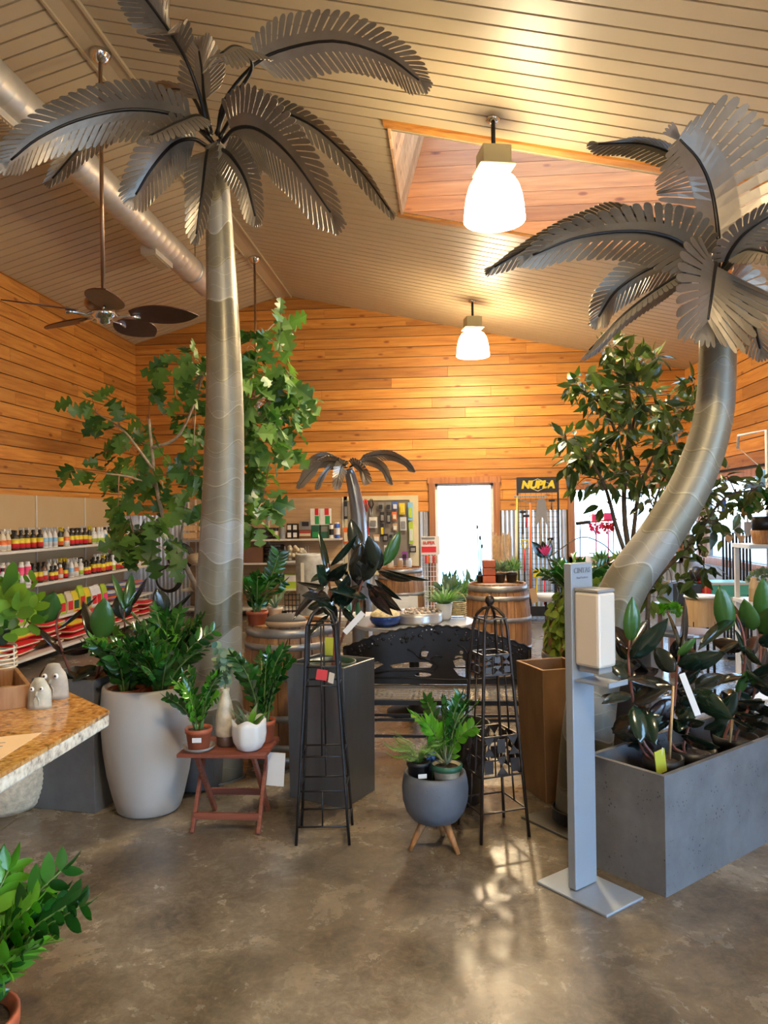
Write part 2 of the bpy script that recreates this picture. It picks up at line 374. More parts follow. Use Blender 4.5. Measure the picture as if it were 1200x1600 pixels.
m_cast('cast_dark', (0.085, 0.088, 0.092), (0.13, 0.135, 0.14), 0.55, 0.25)
m_cast('bowl_slate', (0.085, 0.10, 0.125), (0.125, 0.145, 0.18), 0.6, 0.15)
m_cast('ground_out', (0.45, 0.44, 0.42), (0.55, 0.54, 0.52), 0.9, 0.1)
def m_granite(name, cols, sc):
    m, nt, b = newmat(name); tc = N(nt, 'ShaderNodeTexCoord')
    n0 = N(nt, 'ShaderNodeTexNoise', i_Scale=7.0*sc, i_Detail=9.0, i_Roughness=0.75, i_Distortion=1.5); n1 = N(nt, 'ShaderNodeTexNoise', i_Scale=60.0, i_Detail=4.0)
    L(nt, tc.outputs['Object'], n0.inputs['Vector']); L(nt, tc.outputs['Object'], n1.inputs['Vector'])
    mx = N(nt, 'ShaderNodeMixRGB'); mx.inputs[0].default_value = 0.45; L(nt, n0.outputs['Fac'], mx.inputs[1]); L(nt, n1.outputs['Fac'], mx.inputs[2])
    r = ramp(nt, mx.outputs[0], [(0.36, cols[0]), (0.45, cols[1]), (0.54, cols[2]), (0.66, cols[3])]); L(nt, r.outputs[0], b.inputs['Base Color'])
    b.inputs['Roughness'].default_value = 0.12
m_granite('granite', [(0.08, 0.035, 0.012), (0.34, 0.16, 0.045), (0.50, 0.27, 0.085), (0.62, 0.42, 0.20)], 1.6)
m_granite('granite_edge', [(0.12, 0.08, 0.06), (0.42, 0.38, 0.30), (0.62, 0.58, 0.46), (0.72, 0.70, 0.62)], 2.0)
MATS['granite_edge'].node_tree.nodes['Principled BSDF'].inputs['Roughness'].default_value = 0.5
def m_steel(name, c1, c2, rough=0.35, metal=0.75, sc=(1.5, 1.5, 0.6)):
    """brushed / patinated sheet steel"""
    m, nt, b = newmat(name); tc = N(nt, 'ShaderNodeTexCoord'); mp = N(nt, 'ShaderNodeMapping'); mp.inputs['Scale'].default_value = sc
    n1 = N(nt, 'ShaderNodeTexNoise', i_Scale=4.0, i_Detail=6.0, i_Roughness=0.6); L(nt, tc.outputs['Object'], mp.inputs['Vector']); L(nt, mp.outputs[0], n1.inputs['Vector'])
    r = ramp(nt, n1.outputs['Fac'], [(0.3, c1), (0.7, c2)]); L(nt, r.outputs[0], b.inputs['Base Color'])
    b.inputs['Roughness'].default_value = rough; b.inputs['Metallic'].default_value = metal
m_steel('frond_steel', (0.21, 0.185, 0.15), (0.33, 0.295, 0.24), 0.36, 0.6, (1, 1, 1))
m_steel('dark_steel', (0.17, 0.185, 0.205), (0.225, 0.24, 0.265), 0.30, 0.75, (3, 3, 0.5))
m_steel('bronze_steel', (0.17, 0.085, 0.03), (0.27, 0.145, 0.06), 0.45, 0.4, (2, 2, 0.8))
m_steel('plate_steel', (0.12, 0.115, 0.10), (0.17, 0.165, 0.15), 0.3, 0.6)
m_steel('table_zinc', (0.36, 0.36, 0.35), (0.50, 0.50, 0.49), 0.28, 0.6, (1, 1, 1))
def m_trunk():
    """sheet metal shells with wavy lower edges lapping one over the other; u runs round, v runs up in metres"""
    m, nt, b = newmat('palm_trunk'); uv = N(nt, 'ShaderNodeUVMap'); sp = N(nt, 'ShaderNodeSeparateXYZ'); L(nt, uv.outputs[0], sp.inputs[0])
    def mth(op, a, c=None, d=None):
        n = N(nt, 'ShaderNodeMath', operation=op)
        for i, q in enumerate((a, c, d)):
            if q is None: continue
            if isinstance(q, (int, float)): n.inputs[i].default_value = q
            else: L(nt, q, n.inputs[i])
        return n.outputs[0]
    U, W = sp.outputs[0], sp.outputs[1]
    wave = mth('MULTIPLY', mth('SINE', mth('MULTIPLY', U, 2*PI*3)), 0.028)
    wave2 = mth('MULTIPLY', mth('SINE', mth('ADD', mth('MULTIPLY', U, 2*PI*2), mth('MULTIPLY', W, 5.0))), 0.022)
    h = mth('MULTIPLY', mth('ADD', mth('ADD', W, wave), wave2), 4.6)
    fl = mth('FLOOR', h); fr = mth('FRACT', h)
    wn = N(nt, 'ShaderNodeTexWhiteNoise', noise_dimensions='1D'); L(nt, fl, wn.inputs['W'])
    r = ramp(nt, wn.outputs['Value'], [(0, (0.150, 0.132, 0.085)), (0.35, (0.215, 0.195, 0.135)), (0.7, (0.265, 0.252, 0.200)), (1, (0.35, 0.35, 0.325))])
    tc = N(nt, 'ShaderNodeTexCoord'); n1 = N(nt, 'ShaderNodeTexNoise', i_Scale=6.0, i_Detail=5.0); L(nt, tc.outputs['Object'], n1.inputs['Vector'])
    r1 = ramp(nt, n1.outputs['Fac'], [(0.3, (0.86, 0.86, 0.86)), (0.7, (1.1, 1.1, 1.1))])
    mx = N(nt, 'ShaderNodeMixRGB', blend_type='MULTIPLY'); mx.inputs[0].default_value = 1; L(nt, r.outputs[0], mx.inputs[1]); L(nt, r1.outputs[0], mx.inputs[2]); L(nt, mx.outputs[0], b.inputs['Base Color'])
    # finer scored lines inside a shell
    h2 = mth('MULTIPLY', mth('ADD', W, mth('MULTIPLY', mth('SINE', mth('ADD', mth('MULTIPLY', U, 2*PI*4), mth('MULTIPLY', fl, 1.7))), 0.014)), 12.0)
    line = mth('GREATER_THAN', mth('FRACT', h2), 0.965)
    hh = mth('ADD', mth('MULTIPLY', fr, 0.6), mth('MULTIPLY', line, 0.35))
    bump(nt, b, hh, 0.8, 0.006)
    sc2 = ramp(nt, line, [(0, (1, 1, 1)), (1, (1.35, 1.35, 1.3))]); seam = ramp(nt, fr, [(0.0, (0.55, 0.53, 0.5)), (0.035, (1.5, 1.5, 1.45)), (0.07, (1, 1, 1))])
    m2 = N(nt, 'ShaderNodeMixRGB', blend_type='MULTIPLY'); m2.inputs[0].default_value = 1; L(nt, mx.outputs[0], m2.inputs[1]); L(nt, sc2.outputs[0], m2.inputs[2])
    m3 = N(nt, 'ShaderNodeMixRGB', blend_type='MULTIPLY'); m3.inputs[0].default_value = 1; L(nt, m2.outputs[0], m3.inputs[1]); L(nt, seam.outputs[0], m3.inputs[2]); L(nt, m3.outputs[0], b.inputs['Base Color'])
    rr = N(nt, 'ShaderNodeMapRange'); rr.inputs['To Min'].default_value = 0.36; rr.inputs['To Max'].default_value = 0.50; L(nt, wn.outputs['Value'], rr.inputs['Value']); L(nt, rr.outputs[0], b.inputs['Roughness'])
    b.inputs['Metallic'].default_value = 0.35
m_trunk()
m, nt, b = newmat('glass'); b.inputs['Transmission Weight'].default_value = 1; b.inputs['Roughness'].default_value = 0.0; b.inputs['IOR'].default_value = 1.05; b.inputs['Base Color'].default_value = (0.97, 0.98, 0.98, 1)
m, nt, b = newmat('clear_plastic'); b.inputs['Transmission Weight'].default_value = 0.7; b.inputs['Roughness'].default_value = 0.15; b.inputs['IOR'].default_value = 1.2; b.inputs['Base Color'].default_value = (0.8, 0.75, 0.7, 1)

# ================================================================= room shell
XL, XR, YB, YF = -5.12, 3.72, 12.3, -4.0
XRG, ZRG, SL, SR = -2.6, 5.15, 0.288, 0.222
def zc(x): return ZRG-SL*(XRG-x) if x < XRG else ZRG-SR*(x-XRG)
# floor with the saw-cut control joints left as thin gaps
mb = MB(); jx = [XL-0.3, -2.25, 2.6, XR+0.3]; jy = [YF-0.3, 0.2, 5.6, 10.4, YB+0.3]
for i in range(3):
    for j in range(4):
        g = 0.002; mb.box(((jx[i]+jx[i+1])/2, (jy[j]+jy[j+1])/2, -0.05), (jx[i+1]-jx[i]-2*g, jy[j+1]-jy[j]-2*g, 0.1))
mb.box(((XL+XR)/2, (YF+YB)/2, -0.12), (XR-XL+0.6, YB-YF+0.6, 0.03))
struct(mb.build('floor', 'floor_concrete'))

# ceiling: ribbed steel liner panels, ribs running down each slope
SKX0, SKX1, SKY0, SKY1 = -0.42, 2.85, 6.12, 7.90
mb = MB(); p = 0.152; y = YF
while y < YB-1e-3:
    y2 = min(y+p, YB); g = 0.019; dz = 0.034
    segs = [(XL, XRG), (XRG, XR)]
    ym = (y+y2)/2
    if SKY0 < ym < SKY1: segs = [(XL, XRG), (XRG, SKX0), (SKX1, XR)]
    for (a, c) in segs:
        pr = [(y+g, 0), (y2, 0), (y2, dz), (y2+g, dz), (y2+g, 0)]
        v = [V((a, q[0], zc(a)+q[1])) for q in pr]+[V((c, q[0], zc(c)+q[1])) for q in pr]
        mb.add(v, [(i, i+1, i+6, i+5) for i in range(4)])
    y += p
struct(mb.build('ceiling', 'cream_metal'))
mb = MB()      # roof deck above the liner
for (a, c) in ((XL-0.1, XRG), (XRG, SKX0-0.05)): mb.prism([(a, zc(a)+0.12), (c, zc(c)+0.12), (c, zc(c)+0.2), (a, zc(a)+0.2)], (0, YB+0.2, 0), (1, 0, 0), (0, 0, 1), YB-YF+0.4)
for (y0, y1, a, c) in ((YF-0.2, SKY0-0.05, SKX0-0.05, XR+0.2), (SKY1+0.05, YB+0.2, SKX0-0.05, XR+0.2), (SKY0-0.05, SKY1+0.05, SKX1+0.35, XR+0.2)):
    mb.prism([(a, zc(a)+0.12), (c, zc(c)+0.12), (c, zc(c)+0.2), (a, zc(a)+0.2)], (0, y1, 0), (1, 0, 0), (0, 0, 1), y1-y0)
struct(mb.build('trim_1', 'shelf_dark'))
mb = MB()      # ridge cap
for s, a in ((-1, SL), (1, SR)):
    x1 = XRG+s*0.115
    mb.prism([(XRG, ZRG-0.03), (x1, zc(x1)-0.012), (x1, zc(x1)+0.0), (XRG, ZRG-0.018)], (0, YB-0.01, 0), (1, 0, 0), (0, 0, 1), YB-YF-0.02)
    mb.box((x1, (YB+YF)/2, zc(x1)-0.014), (0.02, YB-YF-0.02, 0.028))
struct(mb.build('trim_2', 'cream_trim'))

# skylight well: board lined shaft through the roof with a glazed top
mb = MB(); ztop = 5.75; lean = 0.30
def sx(x0, z, x): return x+lean*(z-zc(x)) if x0 == 0 else x-0.0*(z-zc(x))
for yw, s in ((SKY1, 1), (SKY0, -1)):
    z = zc(SKX1)-0.03; k = 0
    while z < ztop:
        z2 = min(z+0.152, ztop); pts = []
        def xa(zz): return SKX0+max(0, zz-zc(SKX0))*lean
        def lowx(zz): return None
        # clip each board to the slope of the ceiling below it
        xs0 = xa(z); xs1 = xa(z2)
        if z < zc(SKX0): xs0 = max(SKX0, XRG+(ZRG-z)/SR) if z < zc(SKX0) else xs0
        if z2 < zc(SKX0): xs1 = XRG+(ZRG-z2)/SR
        pts = [(min(xs0, SKX1), z+0.002), (SKX1, z+0.002), (SKX1, z2-0.002), (min(xs1, SKX1), z2-0.002)]
        if xs1 < SKX1-0.02: mb.prism(pts, (0, yw+(0.02 if s > 0 else 0), 0), (1, 0, 0), (0, 0, 1), 0.02)
        z = z2
struct(mb.build('trim_3', 'cedar_shaft'))
mb = MB(); y = SKY0
while y < SKY1-0.01:
    y2 = min(y+0.178, SKY1)
    for side in (0, 1):
        if side == 0: q = [(SKX0-0.02, zc(SKX0)-0.02), (SKX0, zc(SKX0)-0.02), (SKX0+lean*(ztop-zc(SKX0)), ztop), (SKX0-0.02+lean*(ztop-zc(SKX0)), ztop)]
        else: q = [(SKX1, zc(SKX1)-0.02), (SKX1+0.02, zc(SKX1)-0.02), (SKX1+0.02, ztop), (SKX1, ztop)]
        mb.prism(q, (0, y2-0.002, 0), (1, 0, 0), (0, 0, 1), y2-y-0.004)
    y = y2
struct(mb.build('trim_4', 'cedar_light'))
mb = MB()      # casing round the opening
for yy in (SKY0-0.045, SKY1+0.045):
    mb.prism([(SKX0-0.05, zc(SKX0-0.05)-0.022), (SKX1+0.05, zc(SKX1+0.05)-0.022), (SKX1+0.05, zc(SKX1+0.05)), (SKX0-0.05, zc(SKX0-0.05))], (0, yy+0.045, 0), (1, 0, 0), (0, 0, 1), 0.09)
struct(mb.build('trim_5', 'cedar_x'))
w = struct(MB().box(((SKX0+SKX1)/2+0.15, (SKY0+SKY1)/2, ztop+0.03), (SKX1-SKX0+0.4, SKY1-SKY0+0.2, 0.012)).build('window_1', 'glass'))
mb = MB()
for yy in (SKY0-0.08, SKY1+0.08, (SKY0+SKY1)/2): mb.box(((SKX0+SKX1)/2+0.15, yy, ztop+0.04), (SKX1-SKX0+0.5, 0.05, 0.05))
for xx in (SKX0-0.05+0.15, SKX1+0.1): mb.box((xx, (SKY0+SKY1)/2, ztop+0.04), (0.05, SKY1-SKY0+0.2, 0.05))
mb.build('window_frame', 'cream_trim', w)

# plank walls ------------------------------------------------------
PW = 0.1655
def plank_rows(mb, axis, lo, hi, ztopf, fixed, inward, holes, z0, seed, zmaxi):
    """boards of one wall; holes = (a, c, z0, z1)"""
    rnd = random.Random(seed); z = z0; t = 0.022
    while z < zmaxi:
        z1 = z+PW-0.009
        cuts = [lo]; q = lo+rnd.uniform(0.6, 3.2)
        while q < hi-0.4: cuts.append(q); q += rnd.uniform(1.8, 3.9)
        cuts.append(hi)
        spans = []
        for a, c in zip(cuts[:-1], cuts[1:]):
            parts = [(a+0.001, c-0.001)]
            for (h0, h1, hz0, hz1) in holes:
                if z+PW*0.5 > hz0 and z+PW*0.5 < hz1:
                    np_ = []
                    for (u, v_) in parts:
                        if v_ <= h0 or u >= h1: np_.append((u, v_)); continue
                        if u < h0: np_.append((u, h0))
                        if v_ > h1: np_.append((h1, v_))
                    parts = np_
            spans += parts
        for (a, c) in spans:
            # top clipped by the roof line
            brk = [a, c]
            if axis == 0 and a < XRG < c and z1 > min(ztopf(a), ztopf(c)): brk = [a, XRG, c]
            for u, v_ in zip(brk[:-1], brk[1:]):
                zu, zv = ztopf(u), ztopf(v_)
                if z >= max(zu, zv)-0.005: continue
                def cx(zz):   # where roof line crosses height zz between u and v_
                    return u+(v_-u)*(zz-zu)/(zv-zu) if abs(zv-zu) > 1e-6 else u
                poly = []
                if zu >= z: poly.append((u, z))
                else: poly.append((cx(z), z))
                if zv >= z: poly.append((v_, z))
                else: poly.append((cx(z), z))
                if zv >= z1: poly.append((v_, z1))
                else:
                    if zv > z: poly.append((v_, zv))
                    if zu > z1: poly.append((cx(z1), z1))
                if zu >= z1: poly.append((u, z1))
                else:
                    if zv > z1: poly.append((cx(z1), z1))
                    if zu > z: poly.append((u, zu))
                pl = []
                for w_ in poly:
                    if not pl or (abs(w_[0]-pl[-1][0])+abs(w_[1]-pl[-1][1])) > 1e-4: pl.append(w_)
                if len(pl) < 3: continue
                if axis == 0: mb.prism(pl, (0, fixed, 0), (1, 0, 0), (0, 0, 1), inward*0+t)      # normal -Y, towards the room
                else: mb.prism([(w_[0]*(1), w_[1]) for w_ in pl], (fixed, 0, 0), (0, 1, 0), (0, 0, 1), t if inward > 0 else -t)
        z += PW
DX0, DX1, DZ1 = -0.20, 0.72, 2.04
WX0, WX1, WZ0, WZ1 = 1.98, 3.52, 0.86, 1.90
WZ = 1.60    # top of the corrugated wainscot
mb = MB(); plank_rows(mb, 0, XL, XR, zc, YB, 1, [(DX0-0.1, DX1+0.1, -1, DZ1+0.1), (WX0-0.1, WX1+0.1, WZ0-0.1, WZ1+0.06)], WZ, 3, 5.2)
wb = struct(mb.build('wall_back', 'cedar_x', bevel=0.003))
mb = MB()
for (a, c, z0, z1) in ((XL-0.3, DX0-0.02, -0.1, 5.4), (DX1+0.02, WX0-0.02, -0.1, 5.4), (WX0-0.02, WX1+0.02, -0.1, WZ0-0.02), (WX0-0.02, WX1+0.02, WZ1+0.02, 5.4), (WX1+0.02, XR+0.3, -0.1, 5.4), (DX0-0.02, DX1+0.02, DZ1+0.02, 5.4)):
    mb.box(((a+c)/2, YB+0.07, (z0+z1)/2), (c-a, 0.12, z1-z0))
mb.build('sheathing', 'shelf_dark', wb)
def corr(mb, a, c, fixed, axis, z0, z1, inward):
    n = int((c-a)/0.0115); pts = [(a+(c-a)*i/n, 0.008*math.cos((a+(c-a)*i/n)/0.068*2*PI)) for i in range(n+1)]
    vs = []
    for (u, d) in pts:
        for z in (z0, z1): vs.append((u, fixed-0.012+d, z) if axis == 0 else (fixed+inward*(0.012+d), u, z))
    mb.add(vs, [(2*i, 2*i+2, 2*i+3, 2*i+1) for i in range(n)])
mb = MB()
for a, c in ((XL, DX0-0.12), (DX1+0.12, WX0-0.12), (WX1+0.1, XR)): corr(mb, a, c, YB, 0, 0, WZ, 1)
corr(mb, WX0-0.1, WX1+0.1, YB, 0, 0, WZ0-0.12, 1)
mb.build('corrugated_wainscot', 'galvanised', wb, smooth=True)
wl = MB(); plank_rows(wl, 1, YF, YB-0.02, lambda y: zc(XL), XL, 1, [], WZ, 5, 4.5)
wl = struct(wl.build('wall_left', 'cedar_y', bevel=0.003))
MB().box((XL-0.08, (YF+YB)/2, 2.6), (0.12, YB-YF+0.6, 5.4)).build('sheathing', 'shelf_dark', wl)
mb = MB(); corr(mb, YF, YB, XL, 1, 0, WZ, 1); mb.build('corrugated_wainscot', 'galvanised', wl, smooth=True)
RWIN = [(8.7, 11.6, 0.9, 1.95), (-2.6, 2.3, 0.0, 2.85)]
mb = MB(); plank_rows(mb, 1, YF, YB-0.02, lambda y: zc(XR), XR, -1, [(a-0.08, c+0.08, z0-0.08, z1+0.08) for a, c, z0, z1 in RWIN], WZ, 8, 3.9)
wr = struct(mb.build('wall_right', 'cedar_y', bevel=0.003))
mb = MB()
(a1, c1, z1a, z1b), (a2, c2, z2a, z2b) = RWIN
for (a, c, z0, z1) in ((YF-0.3, a2, -0.1, 4.6), (a2, c2, z2b, 4.6), (c2, a1, -0.1, 4.6), (a1, c1, -0.1, z1a), (a1, c1, z1b, 4.6), (c1, YB+0.3, -0.1, 4.6)):
    mb.box((XR+0.08, (a+c)/2, (z0+z1)/2), (0.12, c-a, z1-z0))
mb.build('sheathing', 'shelf_dark', wr)
mb = MB()
for a, c in ((YF, a2-0.1), (c2+0.1, a1-0.1), (c1+0.1, YB)): corr(mb, a, c, XR, 1, 0, WZ, -1)
corr(mb, a1-0.1, c1+0.1, XR, 1, 0, z1a-0.1, -1)
mb.build('corrugated_wainscot', 'galvanised', wr, smooth=True)
mb = MB()     # wall behind the photographer with a wide shop entrance
for (a, c, z0, z1) in ((XL-0.3, -0.7, 0, 5.3), (-0.7, 0.7, 2.1, 5.3), (0.7, XR+0.3, 0, 5.3)): mb.box(((a+c)/2, YF-0.06, (z0+z1)/2), (c-a, 0.12, z1-z0))
struct(mb.build('wall_front', 'cedar_x'))

# openings ---------------------------------------------------------
def casing(name, axis, a, c, z0, z1, fixed, sgn, mat, parent=None, sill=True):
    mb = MB(); w = 0.10; d = 0.05
    for (u, v_, zz0, zz1) in ((a-w, a, z0-(w if sill else 0), z1), (c, c+w, z0-(w if sill else 0), z1), (a-w-0.02, c+w+0.02, z1, z1+w), (a-w, c+w, z0-w, z0) if sill else (a, a, z0, z0)):
        if v_-u < 1e-3: continue
        cc = ((u+v_)/2, fixed+sgn*d/2, (zz0+zz1)/2); dd = (v_-u, d, zz1-zz0)
        if axis: cc = (cc[1], cc[0], cc[2]); dd = (dd[1], dd[0], dd[2])
        mb.box(cc, dd)
    for (u, v_, zz0, zz1) in ((a-0.02, a, z0, z1), (c, c+0.02, z0, z1), (a, c, z1, z1+0.02)):
        cc = ((u+v_)/2, fixed-sgn*0.06, (zz0+zz1)/2); dd = (v_-u, 0.12, zz1-zz0)
        if axis: cc = (cc[1], cc[0], cc[2]); dd = (dd[1], dd[0], dd[2])
        mb.box(cc, dd)
    return mb.build(name, mat, parent, bevel=0.004)
d1 = struct(casing('door_1', 0, DX0, DX1, 0, DZ1, YB-0.018, -1, 'trim_wood', sill=False))
mb = MB()
for x in (DX0+0.02, DX1-0.02): mb.box((x, YB+0.05, DZ1/2), (0.04, 0.05, DZ1))
mb.box(((DX0+DX1)/2, YB+0.05, DZ1-0.02), (DX1-DX0, 0.05, 0.04)); mb.build('door_frame', 'white_enamel', d1)
w2 = struct(casing('window_2', 0, WX0, WX1, WZ0, WZ1, YB-0.018, -1, 'trim_wood'))
MB().box(((WX0+WX1)/2, YB+0.05, (WZ0+WZ1)/2), (WX1-WX0, 0.006, WZ1-WZ0)).build('pane', 'glass', w2)
w3 = struct(casing('window_3', 1, RWIN[0][0], RWIN[0][1], RWIN[0][2], RWIN[0][3], XR-0.018, -1, 'trim_wood'))
MB().box((XR+0.05, (a1+c1)/2, (z1a+z1b)/2), (0.006, c1-a1, z1b-z1a)).build('pane', 'glass', w3)
w4 = struct(casing('window_4', 1, RWIN[1][0], RWIN[1][1], RWIN[1][2], RWIN[1][3], XR-0.018, -1, 'trim_wood', sill=False))
mb = MB()
for yy in (a2+0.03, (a2*2+c2)/3, (a2+2*c2)/3, c2-0.03): mb.box((XR+0.05, yy, z2b/2), (0.06, 0.06, z2b))
mb.box((XR+0.05, (a2+c2)/2, z2b-0.03), (0.06, c2-a2, 0.06)); mb.build('window_frame', 'white_enamel', w4)
MB().box((XR+0.05, (a2+c2)/2, z2b/2), (0.006, c2-a2, z2b)).build('pane', 'glass', w4)
# outside ground seen through the openings
struct(MB().box((0, 20, -0.13), (90, 110, 0.06)).build('trim_6', 'ground_out'))

# ================================================================= light
w = bpy.data.worlds.new('world'); SC.world = w; w.use_nodes = True
nt = w.node_tree; bg = nt.nodes['Background']; tc = N(nt, 'ShaderNodeTexCoord'); sp = N(nt, 'ShaderNodeSeparateXYZ'); L(nt, tc.outputs['Generated'], sp.inputs[0])
r = ramp(nt, sp.outputs['Z'], [(0.0, (0.60, 0.78, 0.98)), (0.15, (0.40, 0.66, 1.0)), (1.0, (0.30, 0.57, 1.0))]); L(nt, r.outputs[0], bg.inputs['Color']); bg.inputs['Strength'].default_value = 8.5
def portal(name, loc, rot, sx_, sy_):
    ld = bpy.data.lights.new(name, 'AREA'); ld.shape = 'RECTANGLE'; ld.size = sx_; ld.size_y = sy_; ld.cycles.is_portal = True
    o = bpy.data.objects.new(name, ld); COL.objects.link(o); o.location = loc; o.rotation_euler = rot; return o
portal('daylight_door', ((DX0+DX1)/2, YB+0.13, DZ1/2), (R(-90), 0, 0), DX1-DX0, DZ1)
portal('daylight_window', ((WX0+WX1)/2, YB+0.13, (WZ0+WZ1)/2), (R(-90), 0, 0), WX1-WX0, WZ1-WZ0)
portal('daylight_side', (XR+0.15, (a1+c1)/2, (z1a+z1b)/2), (0, R(90), 0), z1b-z1a, c1-a1)
portal('daylight_storefront', (XR+0.15, (a2+c2)/2, z2b/2), (0, R(90), 0), z2b, c2-a2)
portal('daylight_entrance', (0, YF-0.13, 1.05), (R(90), 0, 0), 1.4, 2.1)
portal('daylight_skylight', ((SKX0+SKX1)/2+0.15, (SKY0+SKY1)/2, ztop+0.1), (0, 0, 0), SKX1-SKX0+0.4, SKY1-SKY0+0.2)
SC.view_settings.view_transform = 'Standard'; SC.view_settings.look = 'None'; SC.view_settings.gamma = 1.0; SC.view_settings.use_curve_mapping = False
SC.view_settings.exposure = 0.46
# ================================================================= pendants, fans, duct
def pendant(y, label):
    x = 0.375; zt = zc(x)
    t = thing('pendant_lamp', (x, y, zt), label, 'lamp', 'domed pendant lamps under the ceiling')
    MB().lathe([(0.0001, 0.0), (0.05, 0.0), (0.055, -0.02), (0.03, -0.035), (0.0001, -0.035)], 20, (x, y, zt)).build('canopy', 'chrome', t, smooth=True)
    MB().tube([(x, y, zt-0.02), (x, y, zt-0.24)], 0.016, 10).build('stem', 'black_iron', t, smooth=True)
    mb = MB(); zb = zt-0.24
    mb.box((x, y, zb-0.07), (0.215, 0.215, 0.14), rz=R(12)); mb.box((x, y, zb-0.150), (0.27, 0.27, 0.018), rz=R(12)); mb.build('ballast_box', 'lamp_body', t, bevel=0.008)
    MB().lathe([(0.10, 0), (0.08, -0.015), (0.075, -0.035), (0.09, -0.045)], 20, (x, y, zb-0.155)).build('neck', 'lamp_body', t, smooth=True)
    z0 = zb-0.19; pr = [(0.06, 0.0), (0.11, -0.006), (0.155, -0.035), (0.185, -0.085), (0.205, -0.15), (0.218, -0.23), (0.224, -0.30), (0.228, -0.335), (0.220, -0.345), (0.213, -0.30), (0.20, -0.2), (0.15, -0.07), (0.06, -0.03)]
    MB().lathe(pr, 32, (x, y, z0)).build('glass_shade', 'bulb_glass', t, smooth=True)
    ld = bpy.data.lights.new('lamp_light', 'POINT'); ld.energy = 170; ld.color = (1, 0.78, 0.48); ld.shadow_soft_size = 0.1
    lo = bpy.data.objects.new('lamp_light', ld); COL.objects.link(lo); lo.location = (x, y, z0-0.37)
pendant(5.74, 'large glowing dome pendant nearest the camera, hanging in front of the wood lined skylight')
pendant(10.62, 'small far glowing dome pendant hanging near the back wall')
pendant(0.86, 'extra domed pendant lamp added unseen above the camera for more warm light')  # unseen lamp added to the row for warm ceiling light

def fan(y, rot, label):
    x = XRG; zt = ZRG-0.03; zh = 3.13
    t = thing('ceiling_fan', (x, y, zt), label, 'fan', 'ceiling fans hung from the ridge')
    MB().lathe([(0.085, 0.0), (0.08, -0.03), (0.05, -0.075), (0.02, -0.09)], 20, (x, y, zt), cap=True).build('canopy', 'chrome', t, smooth=True)
    MB().tube([(x, y, zt-0.08), (x, y, zh+0.12)], 0.0155, 10).build('downrod', 'bronze_rod', t, smooth=True)
    MB().lathe([(0.02, 0.17), (0.045, 0.165), (0.05, 0.13), (0.10, 0.115), (0.135, 0.085), (0.14, 0.05), (0.115, 0.02), (0.07, 0.005), (0.03, 0)], 28, (x, y, zh), cap=True).build('motor', 'bronze_rod', t, smooth=True)
    MB().lathe([(0.09, 0.0), (0.095, -0.02), (0.06, -0.055), (0.045, -0.06), (0.05, -0.085), (0.0001, -0.10)], 24, (x, y, zh), cap=True).build('hub', 'chrome', t, smooth=True)
    for k in range(5):
        a = rot+2*PI*k/5; d = V((math.cos(a), math.sin(a), -0.02)).normalized(); s_ = V((-math.sin(a), math.cos(a), 0)); u = s_*math.cos(R(14))-V((0, 0, 1))*math.sin(R(14))
        prof = lambda q: max(0.02, math.sin(PI*min(1, q*0.97+0.06))**0.6)
        ctr = V((x, y, zh-0.015)); mb = MB(); n = 14; top = []
        out = [(0.20+0.52*i/n, 0.14*prof(i/n)) for i in range(n+1)]
        poly = [(p, w_) for p, w_ in out]+[(p, -w_) for p, w_ in reversed(out)]
        mb.prism(poly, ctr, d, u, 0.009)
        b = mb.build('blade', 'fan_blade', t, bevel=0.002)
        MB().tube([ctr+d*0.07+V((0, 0, .01)), ctr+d*0.13+V((0, 0, -0.02)), ctr+d*0.20-u*0.0+V((0, 0, -.012)), ctr+d*0.28+V((0, 0, -.008))], [0.012, 0.010, 0.012, 0.03], 8, flat=0.35, hint=u).build('blade_bracket', 'chrome', b, smooth=True)
fan(5.66, R(8), 'brown bladed ceiling fan on a long rod in front of the left wood wall')
fan(10.36, R(-30), 'far ceiling fan on a long rod, partly hidden by the oak leaves')

t = thing('air_duct', (-3.05, 3.0, 4.54), 'round galvanised spiral air duct running below the left ceiling slope', 'duct')
dx, dz, dr = -3.05, 4.54, 0.150
mb = MB(); pts = []; rs = []; y = -3.8
while y < 9.7: pts += [(dx, y, dz), (dx, y+0.006, dz), (dx, y+0.014, dz), (dx, y+0.02, dz)]; rs += [dr, dr+0.0012, dr+0.0012, dr]; y += 0.14
mb.tube(pts, rs, 28); mb.build('pipe', 'duct_metal', t, smooth=True)
for yy in (5.05, 8.1):
    mb = MB(); mb.box((dx-0.06, yy, dz-0.15), (0.17, 0.50, 0.10)); r_ = mb.build('register', 'duct_metal', t, bevel=0.005)
    mb = MB()
    for k in range(12): mb.box((dx-0.06, yy-0.21+k*0.038, dz-0.205), (0.13, 0.018, 0.012))
    mb.build('louvre', 'cream_trim', r_)
for yy in (3.3, 6.3, 9.2): MB().tube([(dx, yy, dz+dr), (dx, yy, zc(dx)+0.01)], 0.004, 6).build('hanger', 'black_iron', t)
for yy in (6.0, 9.0):
    MB().lathe([(dr+0.001, 0), (dr+0.008, 0.01), (dr+0.008, 0.05), (dr+0.001, 0.06)], 28, (dx, yy, dz), M=Matrix.Rotation(R(-90), 4, 'X')).build('collar', 'dull_zinc', t, smooth=True)

